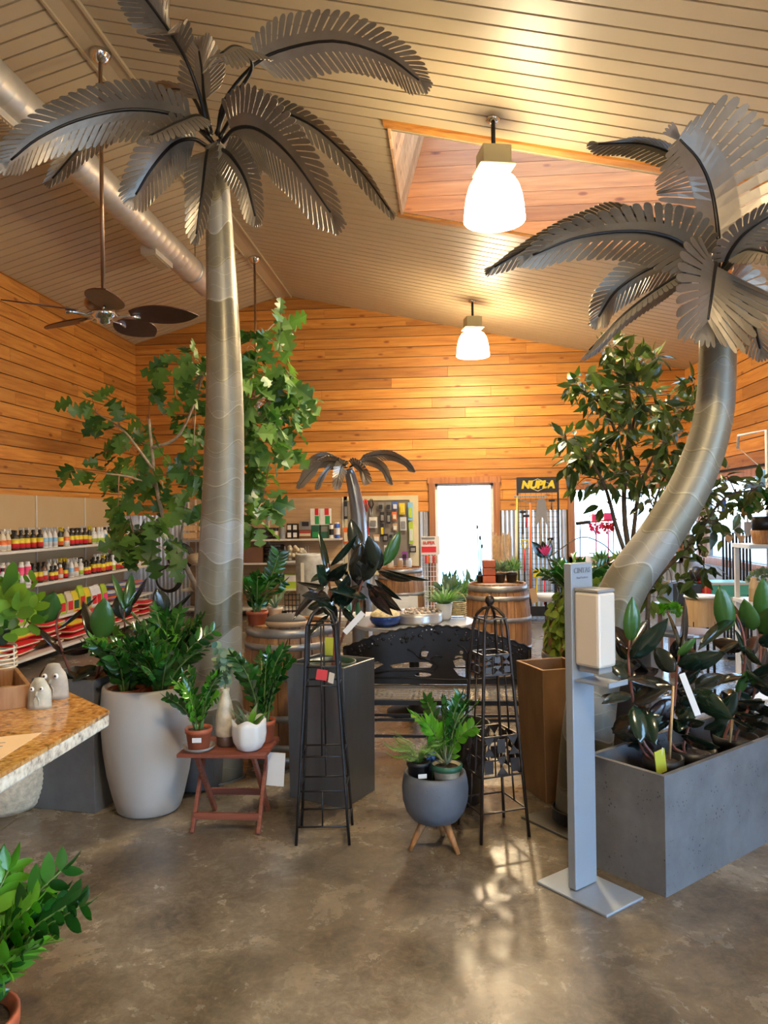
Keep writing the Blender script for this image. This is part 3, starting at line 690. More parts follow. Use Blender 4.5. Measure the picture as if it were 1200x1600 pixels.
# ================================================================= metal palms
def frond(parent, ctrl, W, t0=0.15, n=22, up=V((0, 0, 1)), fold=0.25, upfold=None, rib=0.012, droop=0.25, phi0=62, phi1=24, asym=(1, 1), tipf=0.55):
    n = int(n*1.2)
    """ctrl: world points of the rib; blade = slotted leaflets each side of the rib"""
    P_ = spline(ctrl, 49)
    def at(t):
        t = min(max(t, 0), 1)*48; i = min(int(t), 47); u = t-i; return P_[i]*(1-u)+P_[i+1]*u
    def tan(t): return (at(t+0.02)-at(t-0.02)).normalized()
    mb = MB(); up = V(up)
    for s in (-1, 1):
        E_ = []
        for k in range(n+2):
            q = min(k/n, 1.0)
            ta = t0+(1-t0)*q*0.985; T = tan(ta); S = T.cross(up)
            if S.length < 0.05: S = T.cross(V((0, 1, 0)))
            S.normalize(); Nn = S.cross(T); ph = R(phi0+(phi1-phi0)*q)
            w = W*asym[0 if s < 0 else 1]*(0.62+0.38*min(1, q/0.18))*(1.0-0.20*max(0, (q-0.45)/0.55))
            if q > 0.85: w *= (1-(q-0.85)/0.15*(1-tipf))
            d = T*math.cos(ph)+(S*s*math.cos(fold)-Nn*math.sin(fold))*math.sin(ph)
            E_.append((at(ta) if k <= n else at(1.0)+T*0.006, d, w, Nn))
        for k in range(n+1):
            (A, dA, wA, NA), (B, dB, wB, NB) = E_[k], E_[k+1]
            cols = [(0.0, 0.0, 1.0), (0.33, 0.0, 1.0), (0.35, 0.10, 0.90), (0.62, 0.09, 0.91), (0.86, 0.08, 0.92), (0.955, 0.19, 0.81), (1.0, 0.37, 0.63)]
            w = (wA+wB)/2; vs = []
            for (l, e0, e1) in cols:
                g = V((0, 0, 1))*(droop*w*l*l*0.5)
                a_ = A+dA*(w*l)-NA*(droop*w*l*l*0.5)-g; b_ = B+dB*(w*l)-NB*(droop*w*l*l*0.5)-g
                vs += [a_.lerp(b_, e0), a_.lerp(b_, e1)]
            mb.add(vs, [(2*i, 2*i+1, 2*i+3, 2*i+2) for i in range(len(cols)-1)])
    # tip leaflets fanning forward
    T = tan(1.0); S = T.cross(up); S.normalize(); Nn = S.cross(T); e = at(1.0)
    for a in (-0.34, -0.12, 0.12, 0.34):
        d = T*math.cos(a)+S*math.sin(a); w = W*tipf*0.8; hw = w*0.105; sd = d.cross(Nn).normalized()
        mb.add([e-sd*hw*0.8, e+sd*hw*0.8, e+d*w*0.6+sd*hw, e+d*w*0.6-sd*hw, e+d*w*0.93+sd*hw*0.6-V((0, 0, droop*w*.3)), e+d*w*0.93-sd*hw*0.6-V((0, 0, droop*w*.3)), e+d*w-V((0, 0, droop*w*.33))], [(0, 1, 2, 3), (3, 2, 4, 5), (5, 4, 6)])
    f_ = mb.build('frond', 'frond_steel', parent, solid=0.003)
    MB().tube(P_[::2], [rib*(1.15-0.6*i/24) for i in range(25)], 8).build('rib', 'black_iron', f_, smooth=True)
    return f_
def FP(Y0, *pts): return [P(p[0], p[1], p[2] if len(p) > 2 else Y0) for p in pts]

# --- tall straight palm
base = FL(338, 1212); base.z = 0; Yp = base.y; top = P(337, 232, Yp)
t = thing('metal_palm', tuple(base), 'tall straight sheet metal palm sculpture with drooping steel fronds, left of centre', 'sculpture', None)
n = 26; tp = spline([base, P(340, 1000, Yp), P(346, 850, Yp), P(351, 650, Yp), P(346, 440, Yp), top], n)
rr = [0.158-0.058*(i/(n-1))-0.036*(i/(n-1))**2.5 for i in range(n)]
MB().tube(tp, rr, 32).build('trunk', 'palm_trunk', t, smooth=True)
MB().lathe([(0.175, 0.0), (0.175, 0.012), (0.0001, 0.013)], 32, base).build('base_plate', 'plate_steel', t)
c = (332, 222); Yc = Yp
frond(t, FP(Yc, c, (300, 190, Yc-.05), (250, 174, Yc-.15), (190, 172, Yc-.25), (120, 188, Yc-.35), (60, 216, Yc-.42), (17, 250, Yc-.45)), 0.215, 0.17, 24, up=V((0, 0.75, 0.65)), fold=0.05, droop=0.12)
frond(t, FP(Yc, c, (270, 170, Yc+.25), (200, 175, Yc+.4), (140, 215, Yc+.45), (82, 279, Yc+.4)), 0.16, 0.3, 18, up=V((0.2, 0.75, 0.6)), fold=0.1, droop=0.15)
frond(t, FP(Yc, (322, 228), (300, 217, Yc-.18), (270, 226, Yc-.30), (238, 262, Yc-.36), (212, 304, Yc-.36)), 0.195, 0.2, 16, up=V((-0.3, 0.85, 0.45)), fold=0.2, droop=0.1)
frond(t, FP(Yc, (326, 232), (322, 250, Yc-.16), (316, 300, Yc-.26), (307, 366, Yc-.27)), 0.15, 0.08, 15, up=V((0.1, 1, 0.1)), fold=0.35, droop=0.05)
frond(t, FP(Yc, (345, 232), (362, 245, Yc-.15), (384, 282, Yc-.22), (399, 338, Yc-.22)), 0.15, 0.12, 16, up=V((0.1, 1, 0.2)), fold=0.25, droop=0.05)
frond(t, FP(Yc, (348, 222), (368, 201, Yc-.1), (405, 203, Yc-.2), (455, 245, Yc-.25), (517, 332, Yc-.25)), 0.285, 0.18, 22, up=V((0.35, 0.8, 0.5)), fold=0.15, droop=0.1)
frond(t, FP(Yc, (344, 215), (368, 180, Yc+.1), (420, 170, Yc+.15), (490, 197, Yc+.15), (560, 262, Yc+.1), (609, 328, Yc)), 0.145, 0.15, 24, up=V((0.3, 0.6, 0.75)), fold=0.3, droop=0.1)
frond(t, FP(Yc, (340, 212), (350, 160, Yc), (390, 108, Yc), (435, 80, Yc-.02), (520, 64, Yc-.05), (600, 86, Yc-.05), (655, 125, Yc-.05)), 0.205, 0.38, 24, up=V((0, 0.8, 0.6)), fold=0.05, droop=0.12, phi0=70)
frond(t, FP(Yc, (330, 208), (322, 170, Yc+.15), (318, 145, Yc+.2), (316, 112, Yc+.22), (311, 80, Yc+.2)), 0.20, 0.38, 12, up=V((0, 1, 0)), fold=0.05, droop=0.05)
frond(t, FP(Yc, (338, 210), (356, 165, Yc), (392, 112, Yc-.05), (386, 82, Yc-.2), (365, 72, Yc-.42), (345, 84, Yc-.62)), 0.235, 0.5, 13, up=V((0, 0.2, 1)), fold=0.25, droop=0.25)
frond(t, FP(Yc, (326, 208), (312, 150, Yc-.1), (290, 92, Yc-.2), (262, 45, Yc-.35), (225, -5, Yc-.6), (205, -25, Yc-.75)), 0.20, 0.42, 18, up=V((0.3, 0.9, -0.3)), fold=0.05, droop=0.05)
frond(t, FP(Yc, (328, 212), (312, 182, Yc-.2), (280, 190, Yc-.5), (235, 212, Yc-.85)), 0.13, 0.3, 12, up=V((0, 0.45, 0.9)), fold=0.25, droop=0.3)
frond(t, FP(Yc, (340, 222), (362, 212, Yc+.25), (385, 225, Yc+.5), (398, 262, Yc+.6)), 0.14, 0.2, 14, up=V((0, 0.6, 0.8)), fold=0.3, droop=0.2)
frond(t, FP(Yc, (330, 220), (300, 150, Yc+.25), (262, 140, Yc+.5), (245, 165, Yc+.7)), 0.12, 0.4, 12, up=V((0, 0.6, 0.8)), fold=0.3, droop=0.2)

# --- leaning palm
b2 = FL(910, 1283); Y2 = b2.y
t = thing('metal_palm', tuple(b2), 'leaning sheet metal palm sculpture whose trunk curves up to the right', 'sculpture', None)
ctrl = [b2, P(918, 1150, Y2), P(935, 1040, Y2), P(972, 925, Y2), P(1028, 843, Y2), P(1080, 757, Y2), P(1113, 660, Y2), P(1121, 560, Y2), P(1120, 435, Y2)]
tp = spline(ctrl, 34)
rr = [0.185-0.035*(i/33)-0.075*(i/33)**1.0 for i in range(34)]
rr = [0.14-0.058*(i/33)**0.75 for i in range(34)]
MB().tube(tp, rr, 32).build('trunk', 'palm_trunk', t, smooth=True)
MB().box((b2.x+0.02, b2.y-0.02, 0.006), (0.46, 0.46, 0.012), rz=R(38)).build('base_plate', 'plate_steel', t, bevel=0.002)
MB().lathe([(0.148, 0), (0.148, 0.06), (0.141, 0.062)], 32, (b2.x, b2.y, 0.011)).build('collar', 'black_plastic', t, smooth=False)
c = (1120, 425); Y = Y2
frond(t, FP(Y, (1112, 425), (1090, 400, Y-.08), (1050, 372, Y-.16), (990, 361, Y-.22), (905, 370, Y-.28), (832, 398, Y-.30)), 0.185, 0.14, 19, up=V((0, 0.7, 0.7)), fold=0.0, droop=0.12, phi0=75)
frond(t, FP(Y, (1112, 420), (1060, 360, Y+.2), (985, 335, Y+.4), (920, 345, Y+.45), (850, 372, Y+.45), (772, 417, Y+.4)), 0.15, 0.3, 24, up=V((0.1, 0.55, 0.8)), fold=0.3, droop=0.1)
frond(t, FP(Y, (1108, 430), (1070, 412, Y+.15), (1020, 417, Y+.25), (965, 452, Y+.3), (935, 495, Y+.28)), 0.165, 0.12, 20, up=V((0.1, 0.8, 0.5)), fold=0.1, droop=0.1)
frond(t, FP(Y, (1112, 440), (1080, 425, Y-.2), (1035, 447, Y-.32), (975, 492, Y-.4), (921, 548, Y-.42)), 0.135, 0.15, 24, up=V((-0.35, 0.15, 0.9)), fold=0.45, droop=0.1, asym=(0.8, 0.9))
frond(t, FP(Y, (1118, 425), (1118, 412, Y-.12), (1116, 425, Y-.26), (1112, 458, Y-.36), (1106, 500, Y-.40)), 0.29, 0.36, 11, up=V((0, 1, 0.15)), fold=0.3, droop=0.25, phi0=68, phi1=30)
frond(t, FP(Y, (1128, 440), (1150, 450, Y+.1), (1172, 490, Y+.15), (1188, 545, Y+.12)), 0.16, 0.1, 15, up=V((0.2, 1, 0.2)), fold=0.1, droop=0.05)
frond(t, FP(Y, (1122, 425), (1122, 370, Y-.04), (1112, 300, Y-.07), (1092, 252, Y-.12), (1062, 218, Y-.16)), 0.34, 0.12, 14, up=V((0, 1, 0)), fold=0.15, droop=0.22, phi0=66, phi1=74, asym=(1.05, 0.88), tipf=0.35)
frond(t, FP(Y, (1118, 420), (1110, 330, Y+.15), (1070, 255, Y+.2), (1010, 225, Y+.2), (935, 224, Y+.15)), 0.14, 0.45, 16, up=V((0, 0.12, 1)), fold=0.2, droop=0.15)
frond(t, FP(Y, (1128, 425), (1142, 390, Y-.12), (1170, 358, Y-.2), (1215, 333, Y-.26), (1270, 340, Y-.3)), 0.14, 0.12, 16, up=V((-0.2, 0.6, 0.75)), fold=0.15, droop=0.1, phi0=80)
frond(t, FP(Y, (1126, 425), (1150, 390, Y+.2), (1200, 375, Y+.35), (1262, 392, Y+.4)), 0.16, 0.2, 16, up=V((0, 0.6, 0.8)), fold=0.2, droop=0.1)
frond(t, FP(Y, (1126, 430), (1160, 395, Y-.3), (1185, 392, Y-.5), (1225, 405, Y-.65)), 0.12, 0.3, 12, up=V((0, 0.2, 1)), fold=0.3, droop=0.2)
frond(t, FP(Y, (1112, 425), (1092, 392, Y+.25), (1075, 395, Y+.5), (1060, 415, Y+.6)), 0.14, 0.2, 12, up=V((0, 0.6, 0.8)), fold=0.3, droop=0.2)

# --- small far palm
Y = 8.2; b3 = P(566, 805, Y); b3.z = 0
t = thing('metal_palm', tuple(b3), 'small metal palm sculpture with a slim dark trunk standing before the tool pegboard', 'sculpture', None)
ctrl = [b3, P(566, 960, Y), P(562, 880, Y), P(560, 810, Y), P(553, 765, Y), P(545, 733, Y)]
tp = spline(ctrl, 18); MB().tube(tp, [0.125-0.072*(i/17) for i in range(18)], 20).build('trunk', 'dark_steel', t, smooth=True)
MB().box((b3.x, b3.y, 0.006), (0.4, 0.4, 0.012)).build('base_plate', 'plate_steel', t)
frond(t, FP(Y, (543, 730), (525, 722, Y-.1), (505, 722, Y-.2), (485, 738, Y-.25), (469, 757, Y-.25)), 0.13, 0.15, 18, up=V((-.2, .6, .75)), fold=0.1, droop=0.04, rib=0.006)
frond(t, FP(Y, (543, 730), (520, 714, Y+.15), (495, 718, Y+.25), (474, 742, Y+.3)), 0.12, 0.15, 16, up=V((-.2, .6, .75)), fold=0.1, droop=0.04, rib=0.006)
frond(t, FP(Y, (543, 731), (535, 727, Y-.15), (530, 742, Y-.25), (526, 760, Y-.25)), 0.10, 0.15, 12, up=V((0, 1, .2)), fold=0.1, droop=0.04, rib=0.006)
frond(t, FP(Y, (541, 731), (520, 728, Y-.05), (505, 742, Y-.1), (496, 760, Y-.1)), 0.10, 0.15, 14, up=V((-.3, .4, .8)), fold=0.1, droop=0.04, rib=0.006)
frond(t, FP(Y, (546, 730), (556, 726, Y-.15), (566, 735, Y-.3), (573, 750, Y-.32)), 0.12, 0.15, 12, up=V((0.1, 1, .4)), fold=0.1, droop=0.04, rib=0.006)
frond(t, FP(Y, (547, 729), (570, 715, Y+.05), (600, 710, Y+.1), (625, 717, Y+.1), (643, 732, Y+.1)), 0.13, 0.18, 20, up=V((0, .5, .85)), fold=0.1, droop=0.04, rib=0.006)
frond(t, FP(Y, (547, 730), (572, 720, Y+.1), (595, 728, Y+.15), (610, 752, Y+.15)), 0.11, 0.18, 16, up=V((.2, .6, .75)), fold=0.1, droop=0.04, rib=0.006)
# ================================================================= plant makers
oval = lambda t: max(0.0, math.sin(PI*min(1, t**0.85)))**0.75
lance = lambda t: max(0.0, math.sin(PI*t**0.7))**0.9
roundp = lambda t: math.sqrt(max(0.0, 1-(2*t-1)**2))
pointy = lambda t: (math.sin(PI*t**0.8))**1.1*(1-0.15*t)
def camn(p): return (V((0, 0, EYE))-p).normalized()
def LP(mb, b, t, Yb, Yt, w, roll=0, prof=oval, fold=0.18, curl=0.12, n=6):
    """leaf given by the photo position of its foot and tip and their depths; w = width in metres"""
    B = P(b[0], b[1], Yb); T = P(t[0], t[1], Yt); d = T-B; Ln = d.length; dn = d.normalized()
    nr = camn(B); nr = (nr-dn*nr.dot(dn)).normalized(); nr = Matrix.Rotation(R(roll), 3, dn) @ nr
    mb.leaf(B, dn, nr, Ln, w, prof, fold, curl, n)
def zz_plant(root, base, nst, h, spread, Lf, rnd, mat='zz_leaf', name='foliage', bright=0.0, yaw=None):
    """arching stems with paired glossy leaflets"""
    st = MB(); fo = MB(); fb = MB(); base = V(base)
    for k in range(nst):
        a = rnd.uniform(0, 2*PI) if yaw is None else yaw+rnd.uniform(-1, 1)
        hh = h*rnd.uniform(0.62, 1.05); out = spread*rnd.uniform(0.35, 1.0); o = V((math.cos(a), math.sin(a), 0))
        p0 = base+o*rnd.uniform(0, 0.25)*spread*0.5; pts = [p0, p0+o*out*0.22+V((0, 0, hh*0.42)), p0+o*out*0.58+V((0, 0, hh*0.78)), p0+o*out+V((0, 0, hh))]
        sp = spline(pts, 15); st.tube(sp, [0.0065-0.004*i/14 for i in range(15)], 5)
        side = 1; tw = rnd.uniform(0, PI); isb = rnd.random() < bright; m_ = fb if isb else fo
        nl = max(8, int(hh*0.75/(Lf*0.36)))
        for j in range(nl):
            t = 0.16+0.84*j/(nl-1); i = min(int(t*14), 13); u = t*14-i; p = sp[i].lerp(sp[i+1], u) if i < 14 else sp[14]
            T = (sp[min(i+1, 14)]-sp[i]).normalized(); _, S, U = frame(T, V((0.1, 0.2, 1)) if abs(T.z) < 0.9 else o)
            S = Matrix.Rotation(tw+t*0.7, 3, T) @ S
            for s in (-1, 1):
                d = (T*rnd.uniform(0.65, 0.95)+S*s*rnd.uniform(0.75, 1.0)).normalized(); nn = S.cross(T)*(-1)+T*(-0.3)+V((0, 0, .7))
                L_ = Lf*rnd.uniform(0.8, 1.15)*(0.7+0.3*math.sin(PI*min(1, t*0.95)))
                m_.leaf(p, d, nn, L_, L_*0.47, oval, 0.2, rnd.uniform(0.0, 0.25), 5)
        m_.leaf(sp[14], (sp[14]-sp[12]).normalized(), o, Lf*0.9, Lf*0.36, lance, 0.2, 0.1, 4)
    st.build('stems', 'stem_green', root, smooth=True)
    if fo.v: fo.build(name, mat, root, smooth=True)
    if fb.v: fb.build('new_growth', 'zz_bright', root, smooth=True)
def nursery_pot(root, c, r, h, mat, rim=True, taper=0.78, soil=True, name='pot'):
    c = V(c); t = r*0.06+0.002
    pr = [(r*taper*0.9, 0), (r*taper, 0.002), (r*0.95, h*0.78)]
    if rim: pr += [(r*1.0, h*0.79), (r*1.03, h*0.80), (r*1.04, h)]
    else: pr += [(r, h)]
    pr += [(pr[-1][0]-t, h), (r*0.9-t, h*0.88)]
    o = MB().lathe([(0.0001, 0)]+pr, 28, c).build(name, mat, root, smooth=False)
    o.data.shade_smooth()
    if soil: MB().lathe([(0.0001, h*0.9+0.004), (r*0.5, h*0.9), (r*0.93-t, h*0.88)], 20, c).build('soil', 'soil', root)
    return o
def sphere_rot(rnd): return V((rnd.gauss(0, 1), rnd.gauss(0, 1), rnd.gauss(0, 1))).normalized()

# ================================================================= hand sanitizer stand
n_ = V((0.66, -0.75, 0)).normalized(); w_ = V((0.75, 0.66, 0)).normalized(); Z = V((0, 0, 1)); sc_ = V((0.552, 3.205, 0))
t = thing('sanitizer_stand', tuple(sc_), 'tall silver hand sanitizer stand with a beige dispenser, on a flat square foot', 'sanitizer stand')
def obox(c, a, b, h, A=w_, B=n_): # box with plan axes A, B
    mb = MB(); M3 = Matrix(((A.x, B.x, 0), (A.y, B.y, 0), (0, 0, 1))).to_4x4(); return mb.box(c, (a, b, h), M=M3)
obox(sc_+Z*0.006, 0.235, 0.355, 0.012).build('foot', 'sanitizer_metal', t, bevel=0.004)
pc = sc_-n_*0.03
obox(pc+Z*(0.012+1.335/2), 0.135, 0.038, 1.325).build('post', 'sanitizer_metal', t, bevel=0.003)
pf = pc+n_*0.0195
dc = pf+n_*0.062
obox(dc+Z*1.08, 0.11, 0.122, 0.30).build('dispenser', 'dispenser_beige', t, bevel=0.012)
obox(dc+Z*1.236, 0.106, 0.118, 0.014).build('dispenser_lid', 'grey_plastic', t, bevel=0.004)
obox(dc+Z*0.919, 0.085, 0.10, 0.026).build('nozzle_base', 'grey_plastic', t, bevel=0.004)
mb = obox(pf+n_*0.085+Z*0.868, 0.12, 0.17, 0.008); mb.build('drip_tray', 'sanitizer_metal', t, bevel=0.002)
obox(pf+n_*0.168+Z*0.874, 0.12, 0.006, 0.02).build('tray_lip', 'sanitizer_metal', t)
text_mb('CINTAS', 0.030, pf+n_*0.0015+Z*1.312, w_, Z, 0.001, 0.0006).build('lettering', 'text_grey', t)
text_mb('Hand Sanitizer', 0.0125, pf+n_*0.0015+Z*1.283, w_, Z, 0.0008).build('small_lettering', 'text_grey', t)
mb = MB(); q = pf+n_*0.0015+Z*0.955+w_*0.01      # outline of a hand under a tap
hp = [(-0.03, -0.02), (-0.012, -0.01), (0.008, -0.008), (0.02, 0.0), (0.012, -0.018), (-0.005, -0.028), (-0.022, -0.028), (-0.03, -0.02)]
mb.tube([q+w_*a+Z*b for a, b in hp], 0.0009, 5); mb.tube([q+w_*0.002+Z*0.012, q+w_*0.002+Z*0.03, q+w_*-0.006+Z*0.042], 0.0009, 5); mb.build('hand_symbol', 'text_grey', t)

# ================================================================= big concrete trough with rubber plants (right)
A = V((0.612, 0.551, 0)).normalized(); B = V((-A.y, A.x, 0)); F0 = V((0.85, 3.168, 0)); LA, WB, H_ = 1.25, 0.38, 0.485
t = thing('trough_planter', tuple(F0+A*LA/2+B*WB/2), 'long speckled grey concrete trough planter standing at the right edge', 'planter')
mb = MB(); th = 0.022; c = F0+A*LA/2+B*WB/2
for (ca, cb, a, b) in ((0, -(WB-th)/2, LA, th), (0, (WB-th)/2, LA, th), (-(LA-th)/2, 0, th, WB-2*th), ((LA-th)/2, 0, th, WB-2*th)):
    M3 = Matrix(((A.x, B.x, 0), (A.y, B.y, 0), (0, 0, 1))).to_4x4(); mb.box(c+A*ca+B*cb+Z*H_/2, (a, b, H_), M=M3)
mb.box(c+Z*0.02, (LA-2*th, WB-2*th, 0.03), M=M3); mb.build('shell', 'cast_grey', t)
obox(c+Z*0.26, LA-2*th-0.01, WB-2*th-0.01, 0.02, A, B).build('soil', 'soil', t)
def more_leaves(stempx, n, Y0, seed, out, length=(0.12, 0.2)):
    r_ = random.Random(seed)
    for k in range(n):
        px, py = r_.choice(stempx); px += r_.uniform(-6, 6); py += r_.uniform(-14, 14); a = r_.uniform(0, 2*PI); l = r_.uniform(34, 58)
        out.append(((px, py), (px+l*math.cos(a), py-l*0.75*math.sin(a)), Y0+r_.uniform(-.04, .06), Y0+r_.uniform(-.02, .2), r_.uniform(.06, .085), r_.uniform(-65, 65), r_.choice(['rubber_dark', 'rubber_leaf', 'rubber_dark'])))
    return out
def rub_plant(name_lab, pot, potr, stems, leaves, mat_pot='nursery_black', group=None, poth=0.2, extra=None, potz=None):
    base = V(pot); t = thing('rubber_plant', tuple(base), name_lab, 'plant', group)
    nursery_pot(t, base, potr, poth, mat_pot)
    st = MB()
    for s in stems: sp = spline([P(*q) if not isinstance(q, Vector) else q for q in s], 12); st.tube(sp, [0.0085-0.004*i/11 for i in range(12)], 7)
    st.build('stems', 'stem_red', t, smooth=True)
    groups = {}
    for lf in leaves:
        b, tp, Yb, Yt, w, roll = lf[:6]; m_ = lf[6] if len(lf) > 6 else 'rubber_leaf'
        LP(groups.setdefault(m_, MB()), b, tp, Yb, Yt, w, roll, oval, 0.16, lf[7] if len(lf) > 7 else 0.12, 7)
    for i, (m_, mb) in enumerate(groups.items()): mb.build({'rubber_leaf': 'foliage', 'rubber_dark': 'dark_foliage', 'rubber_lit': 'lit_foliage', 'striped_leaf': 'variegated_leaf'}[m_], m_, t, smooth=True, solid=0.0012)
    return t
zs = 0.27
p1 = FL(1003, 1213, zs+0.05); p1 = V((0.93, 3.48, zs)); p2 = V((1.10, 3.60, zs)); p3 = V((1.36, 3.82, zs))
rd = random.Random(21)
t1 = rub_plant('rubber plant with lime tag at the near end of the concrete trough', p1, 0.085, [[p1+Z*0.15, (1000, 1150, 3.48), (988, 1085, 3.48), (982, 1035, 3.46), (984, 1000, 3.45)], [p1+Z*0.15, (1003, 1170, 3.5), (996, 1120, 3.5)]],
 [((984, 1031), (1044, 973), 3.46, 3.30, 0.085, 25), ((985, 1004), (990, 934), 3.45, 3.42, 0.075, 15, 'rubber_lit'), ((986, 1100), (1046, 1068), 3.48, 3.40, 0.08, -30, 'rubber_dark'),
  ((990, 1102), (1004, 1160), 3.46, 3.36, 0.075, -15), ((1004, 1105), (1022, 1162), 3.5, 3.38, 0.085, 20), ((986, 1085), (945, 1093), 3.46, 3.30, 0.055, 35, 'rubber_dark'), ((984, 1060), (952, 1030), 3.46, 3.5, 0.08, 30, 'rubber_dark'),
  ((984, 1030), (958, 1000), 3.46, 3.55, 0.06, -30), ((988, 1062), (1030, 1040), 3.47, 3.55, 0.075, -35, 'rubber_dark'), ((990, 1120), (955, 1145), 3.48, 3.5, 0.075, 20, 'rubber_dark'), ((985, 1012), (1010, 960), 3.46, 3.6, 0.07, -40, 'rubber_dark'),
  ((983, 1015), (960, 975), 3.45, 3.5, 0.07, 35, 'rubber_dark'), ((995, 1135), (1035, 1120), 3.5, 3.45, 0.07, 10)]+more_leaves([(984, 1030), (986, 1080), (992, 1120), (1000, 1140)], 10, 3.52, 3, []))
t2 = rub_plant('staked rubber plant with white care strip, middle of the concrete trough', p2, 0.095, [[p2+Z*0.15, (1047, 1160, 3.56), (1054, 1100, 3.55), (1058, 1050, 3.54), (1062, 1015, 3.54)], [p2+Z*.15, (1068, 1170, 3.6), (1080, 1120, 3.6), (1086, 1080, 3.58)]],
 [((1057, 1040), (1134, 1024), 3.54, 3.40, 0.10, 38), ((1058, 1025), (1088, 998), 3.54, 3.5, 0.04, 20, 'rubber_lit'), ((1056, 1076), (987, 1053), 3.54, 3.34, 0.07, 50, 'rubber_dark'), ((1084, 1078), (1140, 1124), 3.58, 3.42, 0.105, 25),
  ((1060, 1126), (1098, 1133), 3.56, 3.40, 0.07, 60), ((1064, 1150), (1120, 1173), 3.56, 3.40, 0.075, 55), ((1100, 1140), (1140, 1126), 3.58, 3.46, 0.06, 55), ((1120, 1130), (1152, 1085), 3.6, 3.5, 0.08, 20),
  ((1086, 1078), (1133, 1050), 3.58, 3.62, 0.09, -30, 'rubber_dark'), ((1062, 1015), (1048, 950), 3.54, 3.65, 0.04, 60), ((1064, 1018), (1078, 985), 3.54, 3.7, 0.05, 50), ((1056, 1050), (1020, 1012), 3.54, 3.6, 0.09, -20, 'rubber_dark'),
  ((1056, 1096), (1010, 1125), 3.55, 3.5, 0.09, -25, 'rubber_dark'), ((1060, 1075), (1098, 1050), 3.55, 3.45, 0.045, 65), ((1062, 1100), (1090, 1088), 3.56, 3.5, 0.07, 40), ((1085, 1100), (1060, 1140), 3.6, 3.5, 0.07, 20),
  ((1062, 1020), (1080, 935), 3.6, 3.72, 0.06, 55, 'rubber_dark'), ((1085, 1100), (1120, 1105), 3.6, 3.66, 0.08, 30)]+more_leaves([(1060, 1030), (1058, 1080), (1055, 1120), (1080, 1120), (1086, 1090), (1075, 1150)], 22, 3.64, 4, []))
MB().tube([P(1046, 1188, 3.50), P(1052, 1072, 3.50)], 0.006, 8).build('bamboo_stake', 'bamboo', t2, smooth=True)
MB().box(P(1078, 1085, 3.40), (0.026, 0.002, 0.19), M=Matrix.Rotation(R(-20), 4, 'Y')).build('care_strip', 'card_white', t2)
t3 = rub_plant('tall rubber plant with olive green leaves at the far end of the concrete trough', p3, 0.10, [[p3+Z*0.15, (1128, 1165, 3.78), (1150, 1105, 3.76), (1165, 1030, 3.74), (1160, 985, 3.74), (1150, 960, 3.74)], [p3+Z*.15, (1150, 1150, 3.8), (1180, 1080, 3.8), (1190, 1010, 3.8)]],
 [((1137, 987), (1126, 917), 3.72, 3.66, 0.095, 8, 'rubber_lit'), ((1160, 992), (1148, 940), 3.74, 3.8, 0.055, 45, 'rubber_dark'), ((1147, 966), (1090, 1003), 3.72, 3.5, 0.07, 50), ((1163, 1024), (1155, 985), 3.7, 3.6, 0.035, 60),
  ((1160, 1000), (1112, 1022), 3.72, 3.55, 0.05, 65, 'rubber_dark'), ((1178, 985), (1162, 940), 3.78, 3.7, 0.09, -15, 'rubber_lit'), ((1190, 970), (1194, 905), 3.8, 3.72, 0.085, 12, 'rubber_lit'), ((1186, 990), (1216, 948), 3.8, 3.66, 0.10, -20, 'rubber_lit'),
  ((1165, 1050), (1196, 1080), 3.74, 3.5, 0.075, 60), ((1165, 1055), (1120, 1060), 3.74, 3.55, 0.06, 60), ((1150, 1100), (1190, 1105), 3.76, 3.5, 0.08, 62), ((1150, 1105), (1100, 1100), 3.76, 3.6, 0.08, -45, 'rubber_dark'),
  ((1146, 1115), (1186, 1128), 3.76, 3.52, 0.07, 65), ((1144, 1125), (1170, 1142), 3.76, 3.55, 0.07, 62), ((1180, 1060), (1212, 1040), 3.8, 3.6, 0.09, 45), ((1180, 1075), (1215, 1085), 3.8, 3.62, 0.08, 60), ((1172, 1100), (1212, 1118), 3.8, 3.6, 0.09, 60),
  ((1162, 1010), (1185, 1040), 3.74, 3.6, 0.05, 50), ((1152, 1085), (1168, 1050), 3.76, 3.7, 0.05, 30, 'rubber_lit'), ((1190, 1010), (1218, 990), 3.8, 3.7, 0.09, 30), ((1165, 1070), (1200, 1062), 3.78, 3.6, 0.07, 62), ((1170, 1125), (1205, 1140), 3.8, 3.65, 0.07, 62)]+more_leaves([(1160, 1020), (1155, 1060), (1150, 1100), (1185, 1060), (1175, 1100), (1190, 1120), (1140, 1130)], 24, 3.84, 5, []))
tp_ = FL(1030, 1208, 0.36)
g = MB().box(P(1032, 1190, 3.33), (0.062, 0.003, 0.10), M=Matrix.Rotation(R(35), 4, 'Z') @ Matrix.Rotation(R(-8), 4, 'Y'))
g.build('lime_tag', 'tag_lime', t1); MB().tube([P(1030, 1225, 3.335), P(1035, 1168, 3.335)], 0.002, 5).build('tag_pick', 'card_white', t1)
MB().tube([P(1140, 1160, 3.72), P(1150, 1085, 3.74)], 0.006, 8).build('bamboo_stake', 'bamboo', t3, smooth=True)

